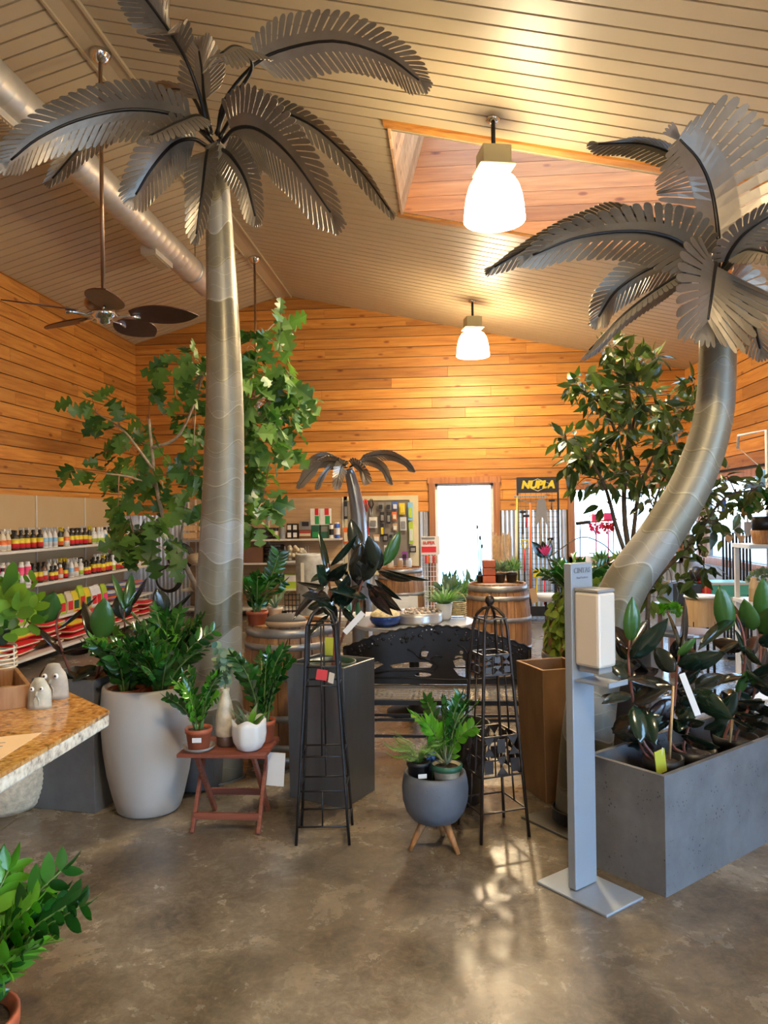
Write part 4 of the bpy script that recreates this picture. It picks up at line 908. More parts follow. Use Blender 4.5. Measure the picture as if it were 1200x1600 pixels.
# ================================================================= steel and bronze square planters
def square_planter(name, F, u, v, lu, lv, h, taper, mat, label):
    u = V((u[0], u[1], 0)).normalized(); v = V((v[0], v[1], 0)).normalized(); F = V((F[0], F[1], 0)); c = F+u*lu/2+v*lv/2
    t = thing(name, tuple(c), label, 'planter'); mb = MB(); w = 0.018
    def ring(s, z, ins=0): return [c+u*(a*(lu/2-ins))*s+v*(b*(lv/2-ins))*s+Z*z for a, b in ((-1, -1), (1, -1), (1, 1), (-1, 1))]
    R_ = [ring(taper, 0), ring(1, h), ring(1, h, w), ring((1+taper)/2, h*0.55, w)]
    vs = sum(R_, []); fs = []
    for k in range(3): fs += [(4*k+i, 4*k+(i+1) % 4, 4*k+4+(i+1) % 4, 4*k+4+i) for i in range(4)]
    fs += [(3, 2, 1, 0), (12, 13, 14, 15)]
    mb.add(vs, fs); mb.build('shell', mat, t, bevel=0.004); return t, c, u, v
sp_t, spc, spu, spv = square_planter('column_planter', (-0.56, 4.03), (-0.90, 0.42), (0.42, 0.90), 0.375, 0.32, 0.745, 0.97, 'dark_steel', 'tall square dark steel planter holding a black leaved rubber plant')
square_planter('column_planter', (P(1017, 1010, 4.5).x, 4.5), (-0.90, 0.42), (0.42, 0.90), 0.375, 0.32, 0.76, 0.97, 'dark_steel', 'empty dark steel column planter standing behind the rubber plants')
square_planter('column_planter', (0.487, 4.13), (-0.37, 0.93), (0.93, 0.37), 0.31, 0.30, 0.715, 0.86, 'bronze_steel', 'empty tall brown bronze tapered planter beside the leaning palm trunk')
pp = spc+Z*0.50
rub_plant('black leaved rubber plant with white and lime tags in the dark steel planter', pp, 0.135,
 [[pp+Z*0.18, (522, 1020, 4.25), (520, 960, 4.2), (513, 900, 4.15), (512, 880, 4.15)], [pp+Z*0.18, (528, 1015, 4.25), (556, 940, 4.2), (570, 900, 4.2), (590, 885, 4.2)], [pp+Z*0.18, (527, 1020, 4.3), (532, 950, 4.3), (536, 915, 4.3)]],
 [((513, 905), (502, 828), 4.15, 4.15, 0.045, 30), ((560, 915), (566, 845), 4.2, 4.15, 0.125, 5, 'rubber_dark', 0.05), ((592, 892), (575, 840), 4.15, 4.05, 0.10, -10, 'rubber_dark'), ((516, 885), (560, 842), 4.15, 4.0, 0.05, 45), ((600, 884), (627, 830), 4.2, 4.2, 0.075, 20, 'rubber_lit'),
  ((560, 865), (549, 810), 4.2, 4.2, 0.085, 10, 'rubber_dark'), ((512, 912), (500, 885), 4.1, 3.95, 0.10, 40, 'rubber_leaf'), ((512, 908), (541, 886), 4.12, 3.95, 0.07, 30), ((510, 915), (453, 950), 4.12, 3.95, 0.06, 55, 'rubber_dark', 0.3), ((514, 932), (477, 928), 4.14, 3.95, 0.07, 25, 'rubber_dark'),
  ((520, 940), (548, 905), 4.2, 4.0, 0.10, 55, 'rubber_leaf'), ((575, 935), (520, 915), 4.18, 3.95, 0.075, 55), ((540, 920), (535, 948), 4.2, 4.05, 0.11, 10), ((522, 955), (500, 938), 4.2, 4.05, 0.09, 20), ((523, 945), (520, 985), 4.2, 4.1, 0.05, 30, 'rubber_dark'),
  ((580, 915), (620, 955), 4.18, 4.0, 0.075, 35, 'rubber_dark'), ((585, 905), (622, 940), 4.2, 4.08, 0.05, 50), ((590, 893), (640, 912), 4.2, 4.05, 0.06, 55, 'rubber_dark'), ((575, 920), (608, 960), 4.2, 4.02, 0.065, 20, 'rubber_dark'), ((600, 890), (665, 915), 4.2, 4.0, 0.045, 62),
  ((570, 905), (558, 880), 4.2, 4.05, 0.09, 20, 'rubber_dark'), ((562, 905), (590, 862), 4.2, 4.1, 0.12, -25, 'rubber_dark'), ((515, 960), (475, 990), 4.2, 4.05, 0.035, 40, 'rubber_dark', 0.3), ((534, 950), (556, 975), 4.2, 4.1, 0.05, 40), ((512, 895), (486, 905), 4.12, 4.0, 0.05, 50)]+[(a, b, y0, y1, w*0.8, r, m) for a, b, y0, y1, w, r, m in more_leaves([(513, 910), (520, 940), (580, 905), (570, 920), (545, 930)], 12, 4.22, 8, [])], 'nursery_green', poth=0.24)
tt = [o for o in bpy.data.objects if o.get('label', '').startswith('black leaved rubber')][0]
MB().box(P(553, 973, 3.98), (0.145, 0.003, 0.03), M=Matrix.Rotation(R(-47), 4, 'Y')).build('care_strip', 'card_white', tt)
MB().box(P(514, 1010, 4.0), (0.045, 0.003, 0.095), M=Matrix.Rotation(R(3), 4, 'Y')).build('lime_tag', 'tag_lime', tt)

# ================================================================= obelisk trellises
t = thing('obelisk_trellis', (-0.615, 3.70, 0), 'black iron obelisk trellis with a red tag, before the dark steel planter', 'trellis', 'iron obelisk trellises')
feet = [V((-0.735, 3.575, 0)), V((-0.485, 3.595, 0)), V((-0.500, 3.83, 0)), V((-0.752, 3.805, 0))]; ax = V((-0.618, 3.702, 0))
def lev(z):
    k = 1-0.36*(z/0.74) if z < 0.74 else 0.64-0.10*(z-0.74)/0.30
    return [ax+(f-ax)*k+Z*z for f in feet]
for i in range(4):
    pts = [lev(z)[i] for z in (0, 0.25, 0.5, 0.74, 0.9, 1.02)]+[ax+(feet[i]-ax)*0.36+Z*1.075, ax+(feet[i]-ax)*0.12+Z*1.10, ax+Z*1.102]
    MB().tube(pts, 0.0075, 8).build('leg', 'black_iron', t, smooth=True)
for z in (0.085, 0.25, 0.41, 0.74, 0.83, 1.03):
    q = lev(z); mb = MB()
    for i in range(4): mb.tube([q[i], q[(i+1) % 4]], 0.0048, 6)
    mb.build('rung', 'black_iron', t, smooth=True)
for i in range(4):
    a = lambda z: (lev(z)[i]+lev(z)[(i+1) % 4])/2
    if i in (0, 2): MB().tube([a(0.085 if i == 0 else 0.25), a(0.25 if i == 0 else 0.41)], 0.004, 6).build('bar', 'black_iron', t, smooth=True)
    MB().tube([a(0.41), a(0.74), a(1.03)], 0.0045, 6).build('bar', 'black_iron', t, smooth=True)
q = lev(0.76)[0].lerp(lev(0.76)[1], 0.62)
MB().box(q+V((-0.015, -0.012, 0.035)), (0.052, 0.002, 0.05), M=Matrix.Rotation(R(12), 4, 'Z') @ Matrix.Rotation(R(10), 4, 'Y')).build('red_tag', 'tag_red', t)
MB().box(q+V((0.03, -0.01, 0.02)), (0.03, 0.002, 0.05), M=Matrix.Rotation(R(-25), 4, 'Z') @ Matrix.Rotation(R(12), 4, 'Y')).build('price_tag', 'paper', t)

t = thing('obelisk_trellis', (0.195, 3.79, 0), 'brown iron obelisk trellis with ball finial and pierced panels, right of tripod planter', 'trellis', 'iron obelisk trellises')
feet2 = [V((0.133, 3.627, 0)), V((0.366, 3.732, 0)), V((0.262, 3.965, 0)), V((0.030, 3.862, 0))]; ax2 = sum(feet2, V((0, 0, 0)))/4
def lev2(z): k = 1-0.55*(z/1.06); return [ax2+(f-ax2)*k+Z*z for f in feet2]
for i in range(4):
    pts = [lev2(z)[i] for z in (0, 0.35, 0.7, 1.0)]+[ax2+(feet2[i]-ax2)*0.38+Z*1.055, ax2+(feet2[i]-ax2)*0.2+Z*1.085, ax2+Z*1.098]
    MB().tube(pts, 0.0080, 8).build('leg', 'brown_iron', t, smooth=True)
for z in (0.135, 0.30, 0.485, 0.775, 0.87, 1.04):
    q = lev2(z); mb = MB()
    for i in range(4): mb.bar(q[i], q[(i+1) % 4], 0.009, 0.007)
    mb.build('rung', 'brown_iron', t)
for i in range(4):
    a = lambda z, u=0.5: lev2(z)[i].lerp(lev2(z)[(i+1) % 4], u)
    for za, zb in ((0.87, 1.04), (0.485, 0.775), (0.135, 0.30)): MB().tube([a(za), a(zb)], 0.0045, 6).build('bar', 'brown_iron', t, smooth=True)
    for (z0, z1, m_) in ((0.775, 0.87, 2), (0.30, 0.485, 2)):
        mb = MB(); nc = 3; nr = m_
        for r_ in range(nr):
            for cidx in range(nc):
                u0, u1 = (cidx+0.06)/nc, (cidx+0.94)/nc; za, zb = z0+(z1-z0)*r_/nr+0.004, z0+(z1-z0)*(r_+1)/nr-0.004
                c0, c1, c2, c3 = a(za, u0), a(za, u1), a(zb, u1), a(zb, u0); mid = (c0+c1+c2+c3)/4
                if (r_+cidx+i) % 2: mb.add([c0, c1, mid, c2, c3], [(0, 1, 2), (3, 4, 2)])       # hourglass plate
                else: mb.add([c0.lerp(mid, .25), c1.lerp(mid, .25), c2.lerp(mid, .25), c3.lerp(mid, .25)], [(0, 1, 2, 3)])
        for u in (1/3, 2/3): mb.tube([a(z0, u), a(z1, u)], 0.003, 5)
        mb.build('pierced_panel', 'brown_iron', t, solid=0.003)
MB().lathe([(0.0001, 1.095), (0.012, 1.098), (0.014, 1.105), (0.02, 1.112), (0.024, 1.125), (0.020, 1.14), (0.010, 1.15), (0.0001, 1.152)], 16, ax2).build('finial', 'brown_iron', t, smooth=True)

# ================================================================= tripod bowl planter with its small plants
bc = V((-0.078, 3.60, 0)); t = thing('tripod_planter', tuple(bc), 'round slate grey bowl planter on three splayed wooden legs', 'planter')
MB().lathe([(0.0001, 0.118), (0.06, 0.118), (0.105, 0.135), (0.137, 0.175), (0.152, 0.225), (0.155, 0.275), (0.150, 0.32), (0.143, 0.35), (0.132, 0.352), (0.136, 0.30), (0.13, 0.22), (0.0001, 0.18)], 40, bc).build('bowl', 'bowl_slate', t, smooth=True)
for q in (V((-0.198, 3.545, 0)), V((0.026, 3.515, 0)), V((-0.045, 3.72, 0))):
    tp2 = bc+(q-bc)*0.42+Z*0.135; MB().tube([q, q.lerp(tp2, 0.5), tp2], [0.0095, 0.015, 0.021], 12).build('leg', 'teak', t, smooth=True)
rd = random.Random(5)
def fern(root, base, n, L_, rnd, mat='fern_leaf', drop=0.9):
    mb = MB(); base = V(base)
    for k in range(n):
        a = 2*PI*k/n+rnd.uniform(-.3, .3); o = V((math.cos(a), math.sin(a), 0)); l = L_*rnd.uniform(.7, 1.1)
        up_ = rnd.uniform(0.5, 1.1); sp = spline([base, base+o*l*0.35+Z*l*0.55*up_, base+o*l*0.75+Z*l*0.62*up_, base+o*l*1.05+Z*l*(0.62*up_-0.3*drop)], 13)
        mb.tube(sp, 0.0012, 4)
        for i in range(1, 13):
            T = (sp[i]-sp[i-1]).normalized(); S = T.cross(Z); S = S.normalized() if S.length > .05 else V((1, 0, 0)); w = l*0.17*math.sin(PI*min(1, i/13*0.85+0.14))
            for s in (-1, 1):
                for q in (0, 0.5): mb.leaf(sp[i-1].lerp(sp[i], q), (S*s+T*0.35).normalized(), Z, w, w*0.34, lance, 0.1, 0.15, 2)
    mb.build('fronds', mat, root)
f1 = bc+V((-0.075, -0.035, 0.325))
t = thing('potted_fern', tuple(f1), 'small green fern in a black pot, left side of the tripod bowl', 'plant'); nursery_pot(t, f1, 0.054, 0.085, 'nursery_black'); fern(t, f1+Z*0.07, 30, 0.15, rd, drop=-0.6)
MB().box(f1+V((0.02, -0.052, 0.03)), (0.04, 0.002, 0.02), rz=R(15)).build('price_label', 'card_white', t)
f2 = bc+V((0.055, -0.06, 0.318))
t = thing('potted_succulent', tuple(f2), 'spiky striped succulent in a green rimmed cream pot, front of the tripod bowl', 'plant')
nursery_pot(t, f2, 0.067, 0.085, 'glaze_sand'); MB().lathe([(0.067, 0.062), (0.071, 0.064), (0.073, 0.088), (0.066, 0.09)], 28, f2).build('green_rim', 'c_darkgreen', t, smooth=True)
mb = MB()
for k in range(26):
    a = rd.uniform(0, 2*PI); el = rd.uniform(0.35, 1.3); d = V((math.cos(a)*math.cos(el), math.sin(a)*math.cos(el), math.sin(el))); mb.leaf(f2+Z*0.08, d, Z if el < 1 else V((1, 0, 0)), rd.uniform(.07, .115), 0.014, pointy, 0.5, -0.15, 4)
mb.build('leaves', 'striped_leaf', t, smooth=True)
f3 = bc+V((0.045, 0.065, 0.28))
t = thing('zz_plant', tuple(f3), 'upright glossy green plant at the back of the tripod bowl', 'plant'); nursery_pot(t, f3, 0.055, 0.085, 'nursery_black')
zz_plant(t, f3+Z*0.07, 11, 0.31, 0.15, 0.07, rd, 'zz_leaf', bright=0.4)
f4 = bc+V((-0.01, 0.01, 0.36))
mb = MB(); 
for k in range(16): mb.sph(f4+V((rd.uniform(-.022, .022), rd.uniform(-.015, .015), 0.03+rd.uniform(0, .05))), 0.011, 7, 5)
t = thing('blue_flowers', tuple(f4), 'small cluster of deep blue flowers between the plants in the tripod bowl', 'flowers'); mb.build('petals', 'c_blue', t, smooth=True); MB().tube([f4-Z*0.06, f4+Z*0.04], 0.004, 6).build('stem', 'stem_green', t)

# black pot behind
t = thing('black_pot', (0.03, 4.19, 0), 'wide empty black pot standing on the floor behind the tripod planter', 'pot')
MB().lathe([(0.0001, 0), (0.12, 0), (0.13, 0.01), (0.168, 0.38), (0.182, 0.385), (0.184, 0.42), (0.172, 0.42), (0.160, 0.36), (0.12, 0.05), (0.0001, 0.04)], 36, (0.03, 4.19, 0)).build('body', 'black_plastic', t, smooth=True)

# ================================================================= cast iron bench
simple('seat_reflection', (0.42, 0.37, 0.30), 0.25, 0.6, 0.1)  # black iron seat bars; the window light they reflect is put into this pale colour
t = thing('garden_bench', (-0.08, 4.87, 0), 'black cast iron garden bench with an arched pierced back and lattice seat', 'bench')
x0, x1 = -0.71, 0.53; xm = (x0+x1)/2; hw = (x1-x0)/2
def arch(u): return 0.665+0.155*math.cos(u*PI/2)**0.9
out = []
for i in range(91):
    u = -1+2*i/90; out.append((xm+hw*u, arch(min(1, abs(u))*0.98)+0.005*math.sin(i*1.4)))
out = [(x0, 0.43)]+out+[(x1, 0.43)]; out = out[::-1]
def ell(cx, cz, a, b, n=20, c0=0, c1=2*PI): return [(cx+a*math.cos(c0+(c1-c0)*k/n), cz+b*math.sin(c0+(c1-c0)*k/n)) for k in range(n)]
def blob(cx, cz, a, b, sd, n=22):
    rr_ = random.Random(sd); return [(cx+a*math.cos(2*PI*k/n)*rr_.uniform(.82, 1.1), cz+b*math.sin(2*PI*k/n)*rr_.uniform(.8, 1.12)) for k in range(n)]
holes = [[(-0.40, 0.555), (-0.27, 0.575), (-0.15, 0.575), (-0.115, 0.56), (-0.13, 0.54), (-0.25, 0.535), (-0.38, 0.535)], ell(-0.18, 0.492, 0.055, 0.014), [(-0.20, 0.64), (-0.185, 0.615), (-0.155, 0.61), (-0.14, 0.645), (-0.17, 0.65)],
 [(0.02, 0.585), (0.035, 0.545), (0.10, 0.545), (0.10, 0.583), (0.075, 0.60)], [(0.02, 0.535), (0.10, 0.535), (0.10, 0.475), (0.055, 0.488)], [(0.03, 0.60), (0.06, 0.61), (0.085, 0.605), (0.08, 0.62), (0.035, 0.618)], [(0.13, 0.63), (0.16, 0.63), (0.155, 0.475), (0.135, 0.475)], [(0.185, 0.60), (0.23, 0.60), (0.25, 0.56), (0.235, 0.50), (0.185, 0.48)], ell(0.075, 0.64, 0.012, 0.012, 8),
 [(-0.55, 0.56), (-0.48, 0.58), (-0.44, 0.56), (-0.50, 0.53)], ell(0.35, 0.56, 0.05, 0.03), [(0.30, 0.50), (0.40, 0.51), (0.41, 0.485), (0.30, 0.48)]]
rr_ = random.Random(4)
for k in range(46):
    x = rr_.uniform(x0+0.06, x1-0.06); u = (x-xm)/hw; z = arch(abs(u))-rr_.uniform(0.025, 0.07); r_ = rr_.uniform(0.003, 0.0065); holes.append(ell(x, z, r_, r_, 7))
flat_shape([out]+holes, 0.014, Matrix(((1, 0, 0, 0), (0, 0, -1, 5.09), (0, 1, 0, 0), (0, 0, 0, 1)))).build('back_panel', 'black_iron', t)
mb = MB()       # raised relief: rim, tree branches, bridge arcs
mb.tube([(p[0], 5.078, p[1]-0.004) for p in out[1:-1]], 0.007, 6)
for pts in ([(-0.50, .50), (-.38, .52), (-.2, .525), (-.11, .51), (-.08, .55), (-.13, .59), (-.2, .60)], [(-.2, .6), (-.24, .64), (-.28, .66)], [(-.2, .6), (-.19, .65), (-.16, .68)], [(-.13, .59), (-.1, .62), (-.05, .61)], [(0.115, .46), (0.115, .63), (.09, .67), (.05, .69)], [(.115, .63), (.15, .68), (.2, .69)], [(.17, .46), (.175, .62), (.2, .66)], [(-.6, .47), (-.3, .475), (0, .46), (.3, .47), (.5, .46)]):
    mb.tube([(a, 5.079, b) for a, b in pts], 0.006, 6)
for k in range(70):
    x = rr_.uniform(x0+.04, x1-.04); u = abs((x-xm)/hw); mb.sph((x, 5.08, arch(u)-rr_.uniform(.015, .10)), rr_.uniform(.006, .012), 6, 4, (1, .5, 1))
mb.build('relief', 'black_iron', t, smooth=True)
mb = MB(); sx0, sx1, sy0, sy1, sz = -0.69, 0.51, 4.665, 5.07, 0.418
k = sx0
while k <= sx1: mb.bar((k, sy0, sz), (k, sy1, sz), 0.016, 0.005); k += 0.034
k = sy0
while k <= sy1: mb.bar((sx0, k, sz+0.003), (sx1, k, sz+0.003), 0.020, 0.004); k += 0.050
mb.build('lattice_seat', 'seat_reflection', t)
mb = MB(); mb.box(((sx0+sx1)/2, sy0-0.006, sz-0.006), (sx1-sx0+0.03, 0.018, 0.032)); mb.box(((sx0+sx1)/2, sy1+0.004, sz-0.006), (sx1-sx0+0.03, 0.016, 0.032)); mb.build('seat_rail', 'black_iron', t, bevel=0.003)
for s, x in ((-1, sx0-0.005), (1, sx1+0.005)):
    mb = MB(); mb.tube([(x, sy0-0.02, 0), (x, sy0+0.01, 0.12), (x, sy0-0.005, 0.27), (x, sy0, 0.43), (x, sy0+0.01, 0.58), (x, sy0+0.06, 0.62), (x, sy0+0.25, 0.61), (x, sy1+0.01, 0.60)], [0.016, 0.013, 0.013, 0.015, 0.013, 0.014, 0.013, 0.012], 8)
    mb.build('arm_and_front_leg', 'black_iron', t, smooth=True)
    MB().tube([(x, sy1+0.10, 0), (x, sy1+0.04, 0.2), (x, sy1+0.01, 0.42), (x, sy1+0.015, 0.66)], [0.015, 0.013, 0.013, 0.012], 8).build('rear_leg', 'black_iron', t, smooth=True)
for yy, zz in ((sy0+0.02, 0.30), (sy0+0.02, 0.20), (sy1+0.03, 0.22)): MB().bar((sx0, yy, zz), (sx1, yy, zz), 0.014, 0.016).build('stretcher', 'black_iron', t)
# ================================================================= counter, left foreground
zt = 0.92
t = thing('counter', (-1.75, 1.75, 0), 'granite topped counter at the left edge with a cut corner', 'counter')
poly = [(-1.12, 0.55), (-1.12, 2.447), (-1.50, 2.81), (-2.55, 2.81), (-2.55, 0.55)]
MB().prism(poly, (0, 0, zt-0.012), (1, 0, 0), (0, 1, 0), 0.012).build('worktop', 'granite', t)
MB().prism([(x+(0.001 if x < -2 else -0.001), y) for x, y in poly], (0, 0, zt-0.052), (1, 0, 0), (0, 1, 0), 0.040).build('worktop_edge', 'granite_edge', t, bevel=0.006)
cab = MB().box((-2.17, 1.55, (zt-0.052)/2), (0.62, 1.9, zt-0.054)).build('cabinet', 'trim_wood', t)
for y_ in (1.0, 1.6, 2.2):
    d_ = MB().box((-1.85, y_, 0.45), (0.02, 0.56, 0.78)).build('door', 'trim_wood', t, bevel=0.004); MB().tube([(-1.83, y_+0.2, 0.65), (-1.81, y_+0.2, 0.66), (-1.81, y_+0.2, 0.76), (-1.83, y_+0.2, 0.77)], 0.005, 6).build('handle', 'chrome', d_)
# leaflet lying on the counter
pa = [FL(70, 1155, zt), FL(66, 1160, zt), FL(0, 1205, zt), FL(-60, 1200, zt), FL(-50, 1160, zt)]
t = MB().prism([(-1.53, 2.02), (-1.205, 2.18), (-1.175, 1.83), (-1.40, 1.70)], (0, 0, zt+0.001), (1, 0, 0), (0, 1, 0), 0.0015).build('leaflet', 'paper_buff', None, loc=(-1.33, 1.93, zt))
tag(t, 'buff paper leaflet lying flat on the granite counter', 'paper')
rd = random.Random(3); mb = MB()
for k in range(7):
    o_ = V((-1.385+k*0.012, 2.03-k*0.033, zt+0.0030)); mb.bar(o_, o_+V((0.13, 0.045, 0)), 0.006, 0.0006)
q_ = mb.build('print_lines', 'text_grey', t); q_.location = (0, 0, 0)
# carved stone faces
def stone_face(px, py, h, w, ry, lab, mat, seed):
    c = FL(px, py, zt); c.z = zt; r_ = random.Random(seed); t = thing('carved_stone', tuple(c), lab, 'ornament', 'carved stone heads on the counter')
    mb = MB(); n = 12; m = 7; vs = []
    for i in range(m+1):
        f_ = i/m; rr_ = w*(1-0.12*f_-0.55*max(0, f_-0.62)/0.38*0.9)
        for j in range(n):
            a = 2*PI*j/n; q = rr_*(1+r_.uniform(-.05, .05)); vs.append(c+V((q*math.cos(a), q*math.sin(a)*0.62, h*f_*(1+r_.uniform(-.01, .01)))))
    vs.append(c+Z*h*1.03); fs = [(i*n+j, i*n+(j+1) % n, (i+1)*n+(j+1) % n, (i+1)*n+j) for i in range(m) for j in range(n)]+[(m*n+j, m*n+(j+1) % n, (m+1)*n) for j in range(n)]+[tuple(range(n-1, -1, -1))]
    mb.add(vs, fs); mb.build('body', mat, t, smooth=True)
    f_ = V((0.12, -1, 0)).normalized(); s_ = V((1, 0.12, 0)).normalized()
    for s in (-1, 1):
        e = c+f_*w*0.56+s_*s*w*0.36+Z*h*0.68
        ey = MB().sph(e, w*0.19, 10, 8, (1, 0.6, 1)).build('eye', 'glaze_white', t, smooth=True); MB().sph(e+f_*w*0.10+Z*0.001, w*0.085, 8, 6, (1, .6, 1)).build('pupil', 'text_black', ey, smooth=True)
    MB().tube([c+f_*w*0.58+Z*h*0.60, c+f_*w*0.68+Z*h*0.50, c+f_*w*0.62+Z*h*0.44], [w*0.08, w*0.13, w*0.06], 8).build('nose', mat, t, smooth=True)
    for s in (-1, 1): MB().tube([c+f_*w*0.60+s_*s*w*0.05+Z*h*0.42, c+f_*w*0.60+s_*s*w*0.2+Z*h*0.30, c+f_*w*0.58+s_*s*w*0.16+Z*h*0.10], [w*0.04, w*0.07, w*0.03], 6).build('moustache', mat, t, smooth=True)
stone_face(62, 1106, 0.100, 0.042, 0, 'small pale stone head with round eyes and a moustache, beside the wooden tray', 'stone_face', 2)
stone_face(84, 1090, 0.120, 0.054, 0, 'larger grey brown stone head with round eyes, behind the small pale one', 'stone_grey', 6)
# wooden tray
t = thing('wooden_tray', (-1.62, 2.16, zt), 'dark weathered wooden box tray on the granite counter', 'tray'); c0 = V((-1.72, 2.16, zt)); tx, ty, th_ = 0.50, 0.34, 0.075
A_ = V((0.80, 0.60, 0)).normalized(); B_ = V((-A_.y, A_.x, 0)); c0 = FL(45, 1104, zt)-A_*tx/2+B_*ty/2
M3 = Matrix(((A_.x, B_.x, 0), (A_.y, B_.y, 0), (0, 0, 1))).to_4x4(); t.location = c0; t['_w'] = tuple(c0)
MB().box(c0+Z*0.008, (tx, ty, 0.012), M=M3).build('bottom', 'burlap', t)
for (a, b, la, lb) in ((0, -ty/2, tx, 0.014), (0, ty/2, tx, 0.014), (-tx/2, 0, 0.014, ty), (tx/2, 0, 0.014, ty)): MB().box(c0+A_*a+B_*b+Z*th_/2, (la, lb, th_), M=M3).build('side', 'stave', t, bevel=0.002)
# wire basket and nursery plant in it
bc = FL(0, 1062, zt+0.02)+V((-0.03, 0, 0)); bc.z = zt+0.016
t = thing('wire_basket', tuple(bc), 'round cream coil basket with a small crate inside, on the wooden tray', 'basket')
for k in range(7): MB().tube([bc+V((0.085*math.cos(a), 0.085*math.sin(a), 0.012+0.019*k+0.004*math.sin(a+k))) for a in [2*PI*j/24 for j in range(24)]], 0.0042, 6, closed=True).build('hoop', 'c_cream', t, smooth=True)
for k in range(6): a = 2*PI*k/6; MB().tube([bc+V((0.087*math.cos(a), 0.087*math.sin(a), 0)), bc+V((0.087*math.cos(a), 0.087*math.sin(a), 0.135))], 0.003, 5).build('upright', 'c_cream', t)
MB().lathe([(0.0001, 0), (0.085, 0), (0.085, 0.004)], 24, bc).build('bottom', 'c_cream', t)
rd = random.Random(9)
def crate(c, s, lab, mat='pale_wood', grp=None):
    t = thing('wooden_crate', tuple(c), lab, 'crate', grp)
    for i in range(4):
        a = PI/2*i; d = V((math.cos(a), math.sin(a), 0)); e = V((-d.y, d.x, 0))
        for k in range(3): MB().box(V(c)+d*s[0]/2+Z*(s[2]*(0.17+0.33*k)), (0.004, s[1], s[2]*0.24), rz=a).build('slat', mat, t)
    MB().box(V(c)+Z*0.003, (s[0], s[1], 0.005)).build('bottom', mat, t)
crate(bc+V((-0.005, -0.01, 0.005)), (0.07, 0.07, 0.07), 'tiny slatted wooden crate inside the cream coil basket')
gp = P(-5, 1008, bc.y+0.0); gp = V((bc.x-0.01, bc.y+0.02, bc.z+0.135))
t = thing('potted_plant', tuple(gp), 'light green round leaved plant in a dark green pot at the left edge', 'plant')
MB().lathe([(0.0001, 0), (0.05, 0), (0.066, 0.05), (0.070, 0.052), (0.072, 0.064), (0.064, 0.064), (0.05, 0.05), (0.0001, 0.05)], 26, gp).build('pot', 'nursery_green', t, smooth=True)
st = MB(); fo = MB(); Yg = gp.y
for (b, m_, tps) in (((0, 985), (8, 940), [((8, 940), (22, 895), 42), ((10, 945), (36, 915), 44), ((5, 950), (-15, 910), 40), ((12, 938), (20, 880), 36)]), ((15, 990), (28, 955), [((28, 955), (40, 920), 46), ((26, 960), (52, 955), 34), ((24, 962), (5, 938), 40)]), ((-5, 985), (5, 965), [((8, 968), (2, 938), 44), ((5, 978), (-30, 950), 40), ((12, 980), (28, 970), 26)]), ((30, 992), (48, 952), [((50, 950), (55, 930), 22), ((50, 950), (75, 945), 26), ((48, 965), (66, 970), 26), ((46, 975), (60, 990), 20), ((52, 940), (68, 928), 20)]), ((10, 995), (20, 985), [((15, 990), (48, 985), 24), ((8, 990), (24, 1000), 30), ((4, 992), (-20, 985), 40)])):
    sp = spline([P(b[0], b[1], Yg), P((b[0]+m_[0])/2+2, (b[1]+m_[1])/2, Yg-.02), P(m_[0], m_[1], Yg-.03)], 6); st.tube(sp, 0.0022, 5)
    for (q0, q1, w_px) in tps: LP(fo, q0, q1, Yg-0.03+rd.uniform(-.03, .03), Yg-0.05+rd.uniform(-.04, .04), w_px*Yg/1200*0.62, rd.uniform(-35, 35), roundp, 0.12, 0.1, 7)
for k in range(70):
    q = (rd.uniform(-30, 60), rd.uniform(900, 995)); a = rd.uniform(0, 6.28); l = rd.uniform(10, 24); LP(fo, q, (q[0]+l*math.cos(a), q[1]-abs(l*math.sin(a))), Yg+rd.uniform(0, .1), Yg+rd.uniform(0, .1), l*0.6*Yg/1200, rd.uniform(-60, 60), roundp, 0.15, 0.1, 6)
st.build('stems', 'stem_green', t, smooth=True); fo.build('foliage', 'pilea_leaf', t, smooth=True)
# round rope basket on the floor
bk = V((-2.42, 3.98, 0)); t = thing('rope_basket', tuple(bk), 'round coiled rope basket on the floor at the left edge below the counter', 'basket')
pr = [(0.0001, 0), (0.17, 0)]+[(0.19+0.045*math.sin(PI*k/22*0.9)+0.005*(k % 2), 0.02+0.013*k) for k in range(22)]+[(0.19, 0.30), (0.18, 0.05), (0.0001, 0.02)]
MB().lathe(pr, 40, bk).build('body', 'rope', t, smooth=True)
